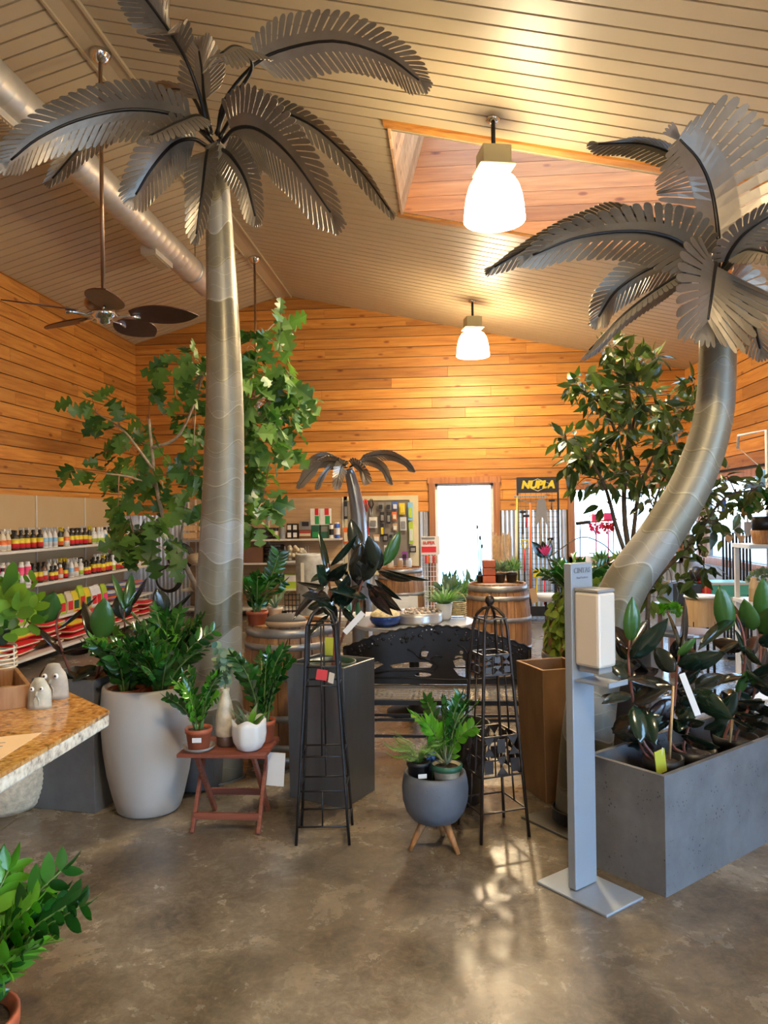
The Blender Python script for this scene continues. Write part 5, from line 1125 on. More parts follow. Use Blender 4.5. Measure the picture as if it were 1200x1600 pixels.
# concrete column planter with rubber plant behind the counter
t, cc_, u_, v_ = square_planter('column_planter', (-1.873, 3.905), (-0.98, 0.17), (0.17, 0.98), 0.385, 0.36, 0.70, 1.0, 'cast_dark', 'square dark concrete planter standing behind the counter, left of the tall grey pot')
pz = cc_+Z*0.48
t = rub_plant('rubber plant with large upright leaves growing behind the counter', pz, 0.13,
 [[pz+Z*.15, (110, 1050, 4.0), (92, 1000, 4.0), (88, 975, 4.0), (97, 945, 4.0)], [pz+Z*.15, (150, 1060, 4.05), (160, 1010, 4.05), (162, 975, 4.05)], [pz+Z*.15, (135, 1080, 4.1), (190, 1000, 4.2), (194, 955, 4.2)], [pz+Z*.15, (165, 1060, 4.2), (235, 1000, 4.3), (248, 965, 4.3)]],
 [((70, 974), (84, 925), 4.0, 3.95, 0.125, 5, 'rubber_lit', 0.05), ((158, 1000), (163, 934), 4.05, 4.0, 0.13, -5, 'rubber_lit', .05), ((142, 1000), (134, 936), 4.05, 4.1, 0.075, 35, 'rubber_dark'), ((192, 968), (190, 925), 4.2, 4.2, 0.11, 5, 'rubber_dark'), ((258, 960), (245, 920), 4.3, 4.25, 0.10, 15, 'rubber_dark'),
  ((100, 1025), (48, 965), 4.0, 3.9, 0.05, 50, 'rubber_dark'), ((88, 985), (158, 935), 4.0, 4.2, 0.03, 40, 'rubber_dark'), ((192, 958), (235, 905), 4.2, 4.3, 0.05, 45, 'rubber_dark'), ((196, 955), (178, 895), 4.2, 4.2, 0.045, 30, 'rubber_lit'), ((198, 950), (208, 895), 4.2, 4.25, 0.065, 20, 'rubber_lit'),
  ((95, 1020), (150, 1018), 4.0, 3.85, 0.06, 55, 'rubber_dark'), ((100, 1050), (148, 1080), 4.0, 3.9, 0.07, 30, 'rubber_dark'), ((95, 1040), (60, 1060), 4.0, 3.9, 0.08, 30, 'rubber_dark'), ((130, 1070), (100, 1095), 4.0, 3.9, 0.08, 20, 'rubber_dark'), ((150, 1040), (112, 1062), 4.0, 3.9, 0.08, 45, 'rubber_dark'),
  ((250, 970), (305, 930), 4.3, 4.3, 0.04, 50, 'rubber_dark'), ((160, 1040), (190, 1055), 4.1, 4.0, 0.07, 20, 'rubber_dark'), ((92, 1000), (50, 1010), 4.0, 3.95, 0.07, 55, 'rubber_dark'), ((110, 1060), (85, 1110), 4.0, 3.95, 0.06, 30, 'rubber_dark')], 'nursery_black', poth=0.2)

# ================================================================= tall grey pot and its plants
ca = V((-1.615, 3.995, 0)); t = thing('tall_pot', tuple(ca), 'tall smooth light grey pot tapering to its foot, left of the folding table', 'pot')
prf = [(0.0001, 0), (0.150, 0), (0.165, 0.012), (0.185, 0.08), (0.213, 0.20), (0.232, 0.33), (0.241, 0.46), (0.240, 0.57), (0.233, 0.655), (0.228, 0.668), (0.218, 0.668), (0.222, 0.56), (0.20, 0.5), (0.0001, 0.49)]
MB().lathe(prf, 48, ca).build('body', 'pot_grey', t, smooth=True)
rd = random.Random(31)
for (dx_, dy_, lab, hh, nst) in ((-0.11, -0.03, 'zz plant in a terracotta pot, left of the three in the tall grey pot', 0.28, 13), (0.10, -0.075, 'zz plant in a terracotta pot, front middle of the three in the tall grey pot', 0.31, 15), (0.07, 0.10, 'zz plant in a terracotta pot, at the back right of the tall grey pot', 0.39, 15)):
    b_ = ca+V((dx_, dy_, 0.515)); t = thing('zz_plant', tuple(b_), lab, 'plant', 'zz plants in the tall grey pot'); nursery_pot(t, b_, 0.095, 0.135, 'terracotta', taper=0.8); zz_plant(t, b_+Z*0.115, nst+5, hh, 0.27, 0.08, rd, bright=0.15)
# ================================================================= folding table and what stands on it
T_ = 0.40; tx0, tx1, ty0, ty1 = -1.335, -0.895, 3.645, 3.965
t = thing('folding_table', ((tx0+tx1)/2, (ty0+ty1)/2, 0), 'small low red brown folding wooden table holding potted plants', 'table')
mb = MB(); nsl = 5
for k in range(nsl): y_ = ty0+(ty1-ty0)*(k+0.5)/nsl; mb.box(((tx0+tx1)/2, y_, T_-0.009), (tx1-tx0, (ty1-ty0)/nsl-0.002, 0.018))
mb.build('tabletop', 'redwood', t, bevel=0.003)
for x_ in (-1.275, -0.945):
    s = 1 if x_ < -1.1 else -1
    MB().bar((x_, ty0+0.045, 0), (x_, ty1-0.045, T_-0.018), 0.032, 0.018, hint=V((1, 0, 0))).build('leg', 'redwood', t, bevel=0.003)
    MB().bar((x_+s*0.022, ty1-0.0+0.03, 0), (x_+s*0.022, ty0+0.05, T_-0.018), 0.032, 0.018, hint=V((1, 0, 0))).build('leg', 'redwood', t, bevel=0.003)
MB().box((-1.11, ty0+0.075, 0.075), (0.33, 0.018, 0.032)).build('front_rail', 'redwood', t, bevel=0.002); MB().box((-1.11, ty1-0.03, 0.12), (0.29, 0.018, 0.032)).build('back_rail', 'redwood', t, bevel=0.002)
MB().box((-0.90, 3.87, 0.26), (0.10, 0.003, 0.17), M=Matrix.Rotation(R(4), 4, 'Y')).build('information_card', 'card_white', t)
b_ = V((-1.245, 3.715, T_+0.003)); t = thing('saucer', tuple(b_), 'clear plastic saucer under the front terracotta pot on the folding table', 'saucer'); MB().lathe([(0.0001, 0.0), (0.06, 0.0), (0.082, 0.022), (0.080, 0.022), (0.058, 0.003), (0.0001, 0.003)], 32, b_).build('dish', 'clear_plastic', t, smooth=True)
b_ = b_+Z*0.005
t = thing('zz_plant', tuple(b_), 'bright green zz plant in a terracotta pot with white label on the folding table', 'plant'); nursery_pot(t, b_, 0.065, 0.105, 'terracotta'); zz_plant(t, b_+Z*0.09, 11, 0.27, 0.14, 0.062, rd, bright=0.45)
MB().box(b_+V((0.012, -0.0665, 0.06)), (0.044, 0.004, 0.022), rz=R(6)).build('label', 'card_white', t)
b_ = V((-1.135, 3.80, T_+0.002)); t = thing('vase', tuple(b_), 'sand glazed bottle vase with a brown foot, on the folding table', 'vase')
MB().lathe([(0.0001, 0), (0.040, 0), (0.043, 0.005), (0.046, 0.05), (0.045, 0.052)], 30, b_).build('foot', 'glaze_brown', t, smooth=True)
MB().lathe([(0.046, 0.05), (0.050, 0.054), (0.051, 0.085), (0.046, 0.15), (0.036, 0.205), (0.026, 0.235), (0.021, 0.262), (0.024, 0.285), (0.020, 0.287), (0.016, 0.26), (0.0001, 0.25)], 30, b_).build('body', 'glaze_sand', t, smooth=True)
t = thing('eucalyptus_sprig', tuple(b_+Z*0.27), 'silvery green round leaved eucalyptus sprig standing in the sand glazed vase', 'foliage')
st = MB(); fo = MB()
for k in range(5):
    a = 2*PI*k/5+.3; o = V((math.cos(a), math.sin(a), 0)); sp = spline([b_+Z*0.262, b_+Z*0.36+o*0.015, b_+Z*(0.43+0.03*(k % 3))+o*0.05], 9); st.tube(sp, 0.0018, 5)
    for i in range(2, 9):
        for s in (-1, 1):
            d = (V((-o.y, o.x, 0))*s+Z*0.5+sphere_rot(rd)*.4).normalized(); fo.leaf(sp[i], d, camn(sp[i])+sphere_rot(rd)*.4, 0.038, 0.036, roundp, 0.05, 0.1, 6)
st.build('stems', 'stem_green', t); fo.build('leaves', 'sage_leaf', t, smooth=True)
b_ = V((-0.995, 3.735, T_+0.001)); t = thing('white_pot', tuple(b_), 'round white ceramic pot with scalloped rim, on the folding table', 'pot')
n = 40; vs = []; prf = [(0.045, 0.0), (0.060, 0.010), (0.078, 0.045), (0.084, 0.085), (0.083, 0.120), (0.084, 0.150)]
for i, (r_, z_) in enumerate(prf):
    for j in range(n):
        a = 2*PI*j/n; q = r_*(1+0.035*math.cos(7*a)*min(1, i/2)); vs.append(b_+V((q*math.cos(a), q*math.sin(a), z_+(0.010*math.cos(5*a+1) if i == 5 else 0))))
for i, (r_, z_) in enumerate([(0.077, 0.146), (0.074, 0.11), (0.05, 0.10)]):
    for j in range(n): a = 2*PI*j/n; vs.append(b_+V((r_*math.cos(a), r_*math.sin(a), z_+(0.010*math.cos(5*a+1) if i == 0 else 0))))
mb = MB(); mb.add(vs, [(i*n+j, i*n+(j+1) % n, (i+1)*n+(j+1) % n, (i+1)*n+j) for i in range(8) for j in range(n)]+[tuple(range(n-1, -1, -1)), tuple(8*n+j for j in range(n))]); mb.build('body', 'glaze_white', t, smooth=True)
t = thing('snake_plant', tuple(b_+Z*0.11), 'low striped leaved plant growing in the white scalloped pot', 'plant'); mb = MB(); mg = MB()
for k in range(16):
    a = rd.uniform(0, 2*PI); o = V((math.cos(a), math.sin(a), 0)); (mb if k % 4 else mg).leaf(b_+Z*0.105+o*rd.uniform(0, .03), (o*rd.uniform(.2, .8)+Z).normalized(), o*-1+Z*.2, rd.uniform(.07, .13), 0.024 if k % 4 else .035, lance, 0.25, 0.25, 5)
mb.build('leaves', 'striped_leaf', t, smooth=True); mg.build('lime_leaves', 'zz_bright', t, smooth=True)
b_ = V((-0.96, 3.88, T_+0.001)); t = thing('zz_plant', tuple(b_), 'dark green zz plant in a terracotta pot at the back right of the folding table', 'plant'); nursery_pot(t, b_, 0.062, 0.11, 'terracotta'); zz_plant(t, b_+Z*0.09, 14, 0.36, 0.18, 0.07, rd)
# dark round base on the floor behind the table
b_ = V((-1.47, 4.35, 0)); t = thing('black_pot', tuple(b_), 'dark low pot on the floor behind the folding table', 'pot'); MB().lathe([(0.0001, 0), (0.12, 0), (0.14, 0.02), (0.155, 0.20), (0.16, 0.22), (0.145, 0.22), (0.13, 0.05), (0.0001, 0.04)], 30, b_).build('body', 'cast_dark', t, smooth=True)

# ================================================================= oak wine barrels
def barrel(c, h, r0, r1, lab, grp='oak barrels used as display stands', rz=0.3):
    c = V(c); t = thing('wine_barrel', tuple(c), lab, 'barrel', grp); n = 26
    def rad(z): u = 2*z/h-1; return r1-(r1-r0)*u*u
    for k in range(n):
        a0 = 2*PI*k/n+0.008+rz; a1 = 2*PI*(k+1)/n-0.008+rz; vs = []
        for i in range(9):
            z_ = h*i/8; r_ = rad(z_)
            for a in (a0, (a0+a1)/2, a1): vs.append(c+V((r_*math.cos(a), r_*math.sin(a), z_)))
        if k == 0: allv = MB()
        allv.add(vs, [(3*i+j, 3*i+j+1, 3*i+j+4, 3*i+j+3) for i in range(8) for j in range(2)])
    allv.build('staves', 'stave', t, solid=0.016)
    MB().lathe([(0.0001, 0), (rad(h)-0.012, 0), (rad(h)-0.012, 0.012), (0.0001, 0.014)], 32, c+Z*(h-0.035)).build('head', 'teak', t)
    for z_, w_ in ((0.012, 0.055), (0.105, 0.04), (h*0.33, 0.042), (h*0.67-0.042, 0.042), (h-0.145, 0.04), (h-0.067, 0.055)):
        MB().lathe([(rad(z_)+0.0095, z_), (rad(z_)+0.0135, z_+0.001), (rad(z_+w_)+0.0135, z_+w_-0.001), (rad(z_+w_)+0.0095, z_+w_)], 48, c).build('hoop', 'hoop_steel', t, smooth=True)
    return t
barrel((-1.035, 4.95, 0), 0.865, 0.265, 0.305, 'oak wine barrel behind the tall palm trunk, carrying a terracotta potted plant')
barrel((0.452, 7.25, 0), 0.905, 0.255, 0.30, 'oak wine barrel beyond the bench with succulents on its head', rz=0.1)
b3_ = P(905, 1020, 5.4); barrel((b3_.x+0.06, 5.45, 0), 0.87, 0.25, 0.30, 'oak wine barrel hidden behind the sanitizer stand under trailing plants')
rd = random.Random(55)
bz = 0.868
b_ = P(402, 985, 4.80); b_.z = bz; t = thing('zz_plant', tuple(b_), 'tall stemmed zz plant in a terracotta pot on the left oak barrel', 'plant'); nursery_pot(t, b_, 0.068, 0.085, 'terracotta')
zz_plant(t, b_+Z*0.07, 13, 0.26, 0.17, 0.075, rd); 
st = MB(); fo = MB(); sp = spline([b_+Z*0.07, P(413, 925, 4.78), P(428, 890, 4.75), P(435, 868, 4.73)], 12); st.tube(sp, 0.005, 5)
for i in range(3, 12):
    T = (sp[i]-sp[i-1]).normalized(); S = T.cross(camn(sp[i])).normalized()
    for s in (-1, 1): fo.leaf(sp[i], (S*s+T*0.8).normalized(), camn(sp[i]), 0.082, 0.038, lance, 0.2, 0.1, 4)
st.build('tall_stem', 'stem_green', t, smooth=True); fo.build('tall_foliage', 'zz_leaf', t, smooth=True)
b_ = P(447, 985, 4.72); b_.z = bz; t = thing('oval_cushion', tuple(b_), 'rounded dark blue and tan cushion lying on the left oak barrel', 'cushion')
MB().sph(b_+Z*0.036, 0.13, 24, 12, (1, 0.6, 0.34)).build('dark_top', 'shelf_dark', t, smooth=True); MB().lathe([(0.0001, 0), (0.120, 0), (0.135, 0.018), (0.128, 0.034), (0.0001, 0.036)], 30, b_, M=Matrix.Diagonal((1, 0.62, 1, 1))).build('tan_base', 'c_tan', t, smooth=True)
b_ = V((-1.05, 5.04, bz)); t = thing('wire_rack', tuple(b_), 'small black wire rack standing on the left oak barrel', 'rack')
b_ = P(457, 960, 5.05); b_.z = bz; t.location = b_; t['_w'] = tuple(b_)
for k in range(5): MB().tube([b_+V((-.05+.025*k, 0, 0)), b_+V((-.05+.025*k, 0, .17))], 0.003, 5).build('wire', 'black_iron', t)
for k in range(5): MB().tube([b_+V((-.05, 0, .035*k+.02)), b_+V((.05, 0, .035*k+.02))], 0.003, 5).build('cross_wire', 'black_iron', t)
# green tufted plant behind
b_ = P(430, 965, 5.12); b_.z = bz; t = thing('spiky_plant', tuple(b_), 'blue green narrow leaved plant behind the zz plant on the left barrel', 'plant'); nursery_pot(t, b_, 0.05, 0.07, 'c_cream'); mb = MB()
for k in range(34): a = rd.uniform(0, 6.28); mb.leaf(b_+Z*.06, V((math.cos(a)*.6, math.sin(a)*.6, rd.uniform(.4, 1.2))).normalized(), V((0, 0, 1)), rd.uniform(.1, .2), 0.012, pointy, .3, .3, 4)
mb.build('leaves', 'sage_leaf', t, smooth=True)

# ================================================================= zinc topped round table by the bench
c = V((-0.28, 6.03, 0)); t = thing('round_table', tuple(c), 'round zinc topped table behind the black bench', 'table')
MB().lathe([(0.0001, 0.69), (0.47, 0.69), (0.48, 0.695), (0.48, 0.715), (0.47, 0.72), (0.0001, 0.72)], 56, c).build('tabletop', 'table_zinc', t, smooth=False)
MB().lathe([(0.0001, 0), (0.22, 0), (0.22, 0.02), (0.05, 0.05), (0.04, 0.1), (0.04, 0.6), (0.10, 0.69)], 28, c).build('pedestal', 'black_iron', t, smooth=True)
b_ = FL(652, 972, 0.72); t = thing('pebble_tray', tuple(b_), 'round galvanised tray filled with brown pebbles on the zinc table', 'tray')
MB().lathe([(0.0001, 0.002), (0.19, 0.002), (0.195, 0.02), (0.193, 0.025), (0.195, 0.05), (0.193, 0.056), (0.197, 0.085), (0.188, 0.085), (0.185, 0.06), (0.0001, 0.055)], 44, b_).build('pan', 'galvanised', t, smooth=True)
mb = MB()
for k in range(170): a = rd.uniform(0, 6.28); r_ = 0.175*math.sqrt(rd.random()); mb.sph(b_+V((r_*math.cos(a), r_*math.sin(a), 0.072+rd.uniform(0, .02))), rd.uniform(.010, .018), 6, 4, (1, 1.2, .7))
o = mb.build('pebbles', 'pebble', t, smooth=True); o['kind'] = 'stuff'
b_ = FL(692, 968, 0.72)+V((0.01, -0.0, 0)); t = thing('potted_plant', tuple(b_), 'arching grassy plant in a fluted white pot on the zinc table', 'plant'); MB().lathe([(0.0001, 0), (0.045, 0), (0.055, 0.02), (0.07, 0.13), (0.062, 0.13), (0.055, 0.1), (0.0001, 0.1)], 22, b_).build('pot', 'glaze_white', t, smooth=True)
mb = MB()
for k in range(90):
    a = rd.uniform(0, 6.28); o = V((math.cos(a), math.sin(a), 0)); mb.leaf(b_+Z*.11+o*.02, (o*rd.uniform(.3, 1.2)+Z).normalized(), Z-o*.5, rd.uniform(.12, .22), 0.02, pointy, .3, rd.uniform(.2, .6), 5)
mb.build('leaves', 'grass_leaf', t, smooth=True)
b_ = FL(602, 983, 0.72); b_.y = 5.75; b_.x = P(602, 983, 5.75).x; t = thing('lidded_bowl', tuple(b_), 'round cobalt blue bowl with a woven brown lid on the zinc table', 'bowl')
MB().lathe([(0.0001, 0), (0.07, 0), (0.105, 0.025), (0.118, 0.055), (0.11, 0.078)], 32, b_).build('bowl', 'glaze_blue', t, smooth=True); MB().lathe([(0.114, 0.078), (0.105, 0.098), (0.06, 0.125), (0.02, 0.135), (0.018, 0.150), (0.0001, 0.152)], 32, b_).build('lid', 'wicker', t, smooth=True)
# long white display ledge left of the zinc table with papers
t = thing('display_shelf', (-0.95, 6.4, 0), 'pale low display shelf between the left barrel and the zinc table', 'shelf'); MB().box((-1.03, 6.45, 0.70), (0.75, 0.35, 0.03)).build('top', 'shelf_white', t)
for x_ in (-1.38, -0.68): MB().box((x_, 6.45, 0.343), (0.03, 0.33, 0.684)).build('side', 'shelf_white', t)
MB().box((-1.03, 6.45, 0.35), (0.67, 0.33, 0.02)).build('middle_shelf', 'shelf_white', t)
t = MB().box((-1.13, 6.45, 0.79), (0.20, 0.004, 0.14), M=Matrix.Rotation(R(-15), 4, 'X')).build('paper_sign', 'card_white', None, loc=(-1.13, 6.45, 0.72)); tag(t, 'white printed sheet leaning on the pale display shelf', 'sign')
for k, (x_, lab) in enumerate(((-0.86, 'small dark jar at the middle of the pale display shelf'), (-0.75, 'small dark jar at the right end of the pale display shelf'))):
    b_ = V((x_, 6.42, 0.716)); t = thing('glass_jar', tuple(b_), lab, 'jar'); MB().lathe([(0.0001, 0), (0.035, 0), (0.038, 0.01), (0.038, 0.09), (0.028, 0.105), (0.028, 0.115), (0.0001, 0.116)], 18, b_).build('body', 'c_darkgreen', t, smooth=True); MB().lathe([(0.03, 0.108), (0.031, 0.13), (0.0001, 0.131)], 18, b_).build('lid', 'black_plastic', t, smooth=True)
# zz plant in the bottom left corner of the picture
rd = random.Random(77); b_ = FL(-52, 1705)
b_.z = 0; t = thing('zz_plant', tuple(b_), 'large bright glossy zz plant in a terracotta pot at the bottom left corner', 'plant'); nursery_pot(t, b_, 0.13, 0.20, 'terracotta'); zz_plant(t, b_+Z*0.17, 60, 0.36, 0.30, 0.09, rd, bright=0.45)
# ================================================================= oak and ficus trees
lobed = lambda t: (0.20+0.80*abs(math.sin(3.1*PI*t+0.3))**1.0)*(math.sin(PI*min(1, max(0, t*0.93+0.05))**0.8))**0.5 if 0 < t < 1 else 0.04
def tree(name, label, base, branches, clusters, Y, leafL, leafW, prof, mat, bark, r0, rnd, n=6, spread=0.35, twig='bark_twig', hang=0.4, pot=None, dens=1.7):
    t = thing(name, tuple(base), label, 'tree')
    if pot: nursery_pot(t, base, pot[0], pot[1], pot[2])
    br = MB(); nodes = []
    for b in branches:
        pts = [V(q) if isinstance(q, Vector) else P(*q) for q in b[1]]; sp = spline(pts, 14); br.tube(sp, [b[0]*(1-0.6*i/13) for i in range(14)], 8); nodes += sp[4:]
    br.build('branches', bark, t, smooth=True)
    tw = MB(); fo = MB()
    for (px, py, rad, cnt) in clusters:
        Yc = Y+rnd.uniform(-spread, spread); c = P(px, py, Yc); nb = min(nodes, key=lambda q: (q-c).length)
        mid = nb.lerp(c, 0.6)+V((0, 0, 0.04)); tw.tube(spline([nb, mid, c], 6), [0.005, 0.0045, 0.004, 0.003, 0.0025, 0.002], 5)
        rm = rad*Yc/1200
        for k in range(int(cnt*dens)):
            p = c+V((rnd.gauss(0, .5)*rm, rnd.gauss(0, .6)*rm, rnd.gauss(0, .5)*rm)); o = (p-c); o = o.normalized() if o.length > 1e-3 else V((1, 0, 0))
            d = (o+sphere_rot(rnd)*0.6-Z*hang).normalized(); nn = (Z*0.6+camn(p)*0.5+sphere_rot(rnd)*0.7).normalized(); l = leafL*rnd.uniform(.7, 1.15)
            fo.leaf(p, d, nn, l, leafW*l/leafL, prof, rnd.uniform(0.05, 0.3), rnd.uniform(0, .35), n)
            if k % 3 == 0: tw.tube([c, p], 0.0015, 4)
    tw.build('twigs', twig, t); fo.build('foliage', mat, t, smooth=False)
    return t
rd = random.Random(12)
ob = P(322, 1040, 5.9); ob.z = 0
oakc = [(150, 645, 24, 6), (185, 668, 25, 7), (205, 700, 28, 8), (165, 740, 34, 9), (200, 762, 30, 8), (235, 745, 20, 6), (228, 660, 15, 3), (234, 612, 6, 1), (255, 592, 13, 3), (275, 578, 18, 5), (300, 562, 22, 9), (315, 590, 20, 7), (305, 622, 24, 7), (300, 660, 28, 8), (310, 700, 25, 7), (275, 740, 30, 8), (310, 742, 25, 7), (262, 770, 22, 6), (200, 802, 25, 7), (185, 790, 14, 3), (222, 832, 32, 12), (245, 852, 25, 9), (205, 850, 20, 6), (300, 790, 16, 3),
 (436, 492, 8, 2), (440, 512, 10, 3), (425, 530, 8, 1), (385, 545, 24, 12), (388, 580, 24, 9), (420, 590, 20, 6), (450, 592, 24, 9), (463, 620, 20, 8), (400, 622, 28, 11), (430, 640, 30, 12), (402, 660, 28, 11), (455, 662, 20, 7), (430, 690, 24, 8), (395, 700, 18, 6), (458, 702, 10, 2), (400, 735, 18, 5), (425, 712, 12, 3), (395, 762, 20, 7), (410, 790, 18, 9), (400, 815, 14, 6)]
tree('oak_tree', 'slender pale stemmed oak tree with lobed leaves spreading behind the tall metal palm', ob,
 [(0.024, [ob, (312, 945, 5.85), (298, 900, 5.8), (262, 830, 5.75), (245, 765, 5.7), (237, 700, 5.7), (233, 655, 5.7)]), (0.014, [(237, 700, 5.7), (275, 685, 5.7), (300, 640, 5.7), (320, 580, 5.8), (340, 560, 5.8)]), (0.012, [(240, 735, 5.7), (215, 700, 5.6), (190, 670, 5.6), (150, 645, 5.6)]), (0.012, [(244, 760, 5.7), (200, 745, 5.6), (165, 740, 5.5)]),
  (0.018, [ob, (340, 900, 6.0), (350, 800, 6.0), (370, 700, 5.95), (400, 650, 5.9), (440, 610, 5.9)]), (0.013, [(360, 740, 6.0), (385, 640, 6.0), (400, 560, 6.0), (415, 520, 6.0), (440, 495, 6.0)]), (0.012, [(350, 800, 6.0), (380, 790, 5.9), (410, 785, 5.9)]), (0.012, [(262, 830, 5.75), (240, 840, 5.7), (210, 840, 5.65)]), (0.012, [(280, 860, 5.8), (290, 790, 5.8), (300, 720, 5.8), (305, 650, 5.8)])],
 oakc, 5.75, 0.165, 0.145, lobed, 'oak_leaf', 'bark_pale', 0.02, rd, n=15, pot=(0.16, 0.28, 'nursery_black'), hang=0.6)
fb = P(988, 1060, 6.0); fb.z = 0
fc = [(955, 545, 14, 12), (985, 562, 18, 14), (1003, 565, 18, 14), (1022, 562, 14, 9), (958, 590, 22, 16), (990, 600, 28, 22), (898, 600, 16, 12), (915, 615, 16, 12), (935, 622, 18, 13), (960, 632, 24, 20), (1000, 632, 28, 24), (1022, 652, 22, 16), (1045, 642, 18, 12), (1083, 598, 12, 9), (1080, 630, 18, 13), (1060, 655, 24, 15), (882, 685, 16, 12), (905, 700, 24, 20), (925, 712, 22, 18), (893, 722, 18, 12), (940, 690, 18, 13), (975, 672, 22, 16), (1042, 692, 22, 12), (1062, 722, 22, 14), (960, 742, 22, 13), (938, 752, 18, 10), (1000, 742, 28, 18), (1030, 752, 28, 18), (1010, 782, 22, 12), (902, 757, 10, 5), (1060, 762, 28, 14), (940, 792, 8, 3),
 (1130, 746, 12, 6), (1112, 765, 14, 7), (1150, 772, 18, 7), (1175, 765, 16, 7), (1196, 762, 14, 6), (1122, 795, 16, 7), (1112, 822, 16, 7), (1090, 815, 14, 6), (1075, 852, 18, 10), (1060, 872, 22, 12), (1100, 882, 16, 7), (1022, 902, 16, 8), (1012, 932, 16, 8), (1050, 910, 18, 8), (1165, 790, 12, 4), (1135, 825, 14, 5)]
tree('ficus_tree', 'multi stemmed ficus tree with small glossy leaves behind the leaning metal palm', fb,
 [(0.024, [fb, (992, 960, 5.35), (985, 880, 5.35), (975, 800, 5.35), (978, 720, 5.35), (985, 640, 5.35), (975, 560, 5.35)]), (0.016, [(990, 900, 5.35), (965, 830, 5.3), (945, 760, 5.25), (915, 710, 5.2), (885, 690, 5.2)]), (0.014, [(975, 780, 5.35), (968, 700, 5.3), (945, 640, 5.3), (905, 605, 5.3)]), (0.015, [(988, 850, 5.35), (1000, 760, 5.4), (1030, 700, 5.45), (1060, 660, 5.5), (1085, 610, 5.5)]), (0.013, [(980, 740, 5.35), (990, 660, 5.4), (1010, 600, 5.4), (1020, 560, 5.4)]),
  (0.014, [(992, 950, 5.35), (1030, 900, 5.3), (1080, 850, 5.2), (1130, 780, 5.1), (1180, 765, 5.1)]), (0.012, [(1040, 890, 5.3), (1060, 870, 5.3), (1100, 880, 5.2)]), (0.016, [fb, (1010, 980, 5.4), (1015, 900, 5.4), (1020, 800, 5.4), (1040, 740, 5.4)])],
 fc, 5.3, 0.115, 0.052, pointy, 'ficus_leaf', 'bark_dark', 0.02, rd, n=4, twig='bark_dark', hang=0.15, pot=(0.19, 0.34, 'nursery_black'), dens=2.1)
# ================================================================= gondola shelving on the left wall
def gondola(name, label, axis, a0, a1, fixed, sgn, levels, depth, top, mats=('shelf_back', 'shelf_white'), pan=1.27, lastp=None):
    c = ((a0+a1)/2, fixed+sgn*depth/2) if axis == 0 else (fixed+sgn*depth/2, (a0+a1)/2)
    t = thing(name, (c[0], c[1], 0), label, 'shelving')
    def bx(a, c_, d0, d1, z0, z1, nm, m, bv=0.0):
        u, v_ = (a+c_)/2, fixed+sgn*(d0+d1)/2; q = (u, v_, (z0+z1)/2) if axis == 0 else (v_, u, (z0+z1)/2); s = (c_-a, abs(d1-d0), z1-z0) if axis == 0 else (abs(d1-d0), c_-a, z1-z0)
        return MB().box(q, s).build(nm, m, t, bevel=bv)
    e = a1
    while e > a0+0.05:
        s = max(a0, e-pan); bx(s+0.004, e-0.004, 0.02, 0.035, levels[-1][0]-0.05 if False else 0.1, top, 'back_panel', mats[0]); bx(e-0.012, e+0.012, 0.035, 0.05, 0, top, 'upright', 'shelf_white'); e -= pan
    bx(a0-0.012, a0+0.012, 0.035, 0.05, 0, top, 'upright', 'shelf_white')
    for (z, d) in levels: bx(a0, a1, 0.05, d, z-0.03, z, 'shelf', mats[1], 0.003)
    return t
XB = XL+0.03
gondola('shelving_unit', 'long cream shelving unit of garden chemicals against the left wall', 1, 6.57, 11.60, XB, 1, [(1.225, 0.50), (0.835, 0.50), (0.41, 0.50), (0.12, 0.72)], 0.72, 1.85)
def bottle_tpl(kind, capc, bodyc, labc, lab2=None):
    """one bottle standing at the origin: body > label, cap"""
    o = None
    if kind == 'jug': pr = [(0.0001, 0), (0.044, 0), (0.048, 0.006), (0.048, 0.13), (0.040, 0.155), (0.018, 0.172), (0.016, 0.185)]; ch = (0.020, 0.18, 0.215); lz = (0.02, 0.125, 0.0492)
    elif kind == 'spray': pr = [(0.0001, 0), (0.042, 0), (0.046, 0.006), (0.046, 0.12), (0.034, 0.16), (0.014, 0.19), (0.013, 0.205)]; ch = None; lz = (0.018, 0.115, 0.0472)
    elif kind == 'small': pr = [(0.0001, 0), (0.035, 0), (0.038, 0.005), (0.038, 0.105), (0.03, 0.122), (0.016, 0.132), (0.015, 0.14)]; ch = (0.019, 0.138, 0.172); lz = (0.014, 0.10, 0.0392)
    else: pr = [(0.0001, 0), (0.038, 0), (0.042, 0.005), (0.042, 0.21), (0.034, 0.225), (0.02, 0.232)]; ch = (0.026, 0.23, 0.255); lz = (0.02, 0.20, 0.0432)
    M_ = Matrix.Diagonal((0.72, 1.0, 1, 1)); b = MB().lathe(pr, 16, (0, 0, 0), M=M_).build('bottle', bodyc, None, smooth=True)
    l = MB().lathe([(lz[2]-0.001, lz[0]), (lz[2], lz[0]), (lz[2], (lz[0]+lz[1])/2)], 16, (0, 0, 0), M=M_).build('label_lower', lab2 or labc, b, smooth=True)
    l = MB().lathe([(lz[2], (lz[0]+lz[1])/2), (lz[2], lz[1]), (lz[2]-0.001, lz[1])], 16, (0, 0, 0), M=M_).build('label_upper', labc, b, smooth=True)
    if ch: MB().lathe([(ch[0], ch[1]), (ch[0], ch[2]), (0.0001, ch[2]+0.001)], 12).build('cap', capc, b, smooth=True)
    else:
        mb = MB(); mb.box((0.005, 0, 0.222), (0.055, 0.02, 0.026)); mb.bar((0.028, 0, 0.218), (0.036, 0, 0.18), 0.006, 0.012); mb.lathe([(0.017, 0.19), (0.017, 0.212), (0.008, 0.215)], 10); mb.build('trigger', capc, b)
    return b
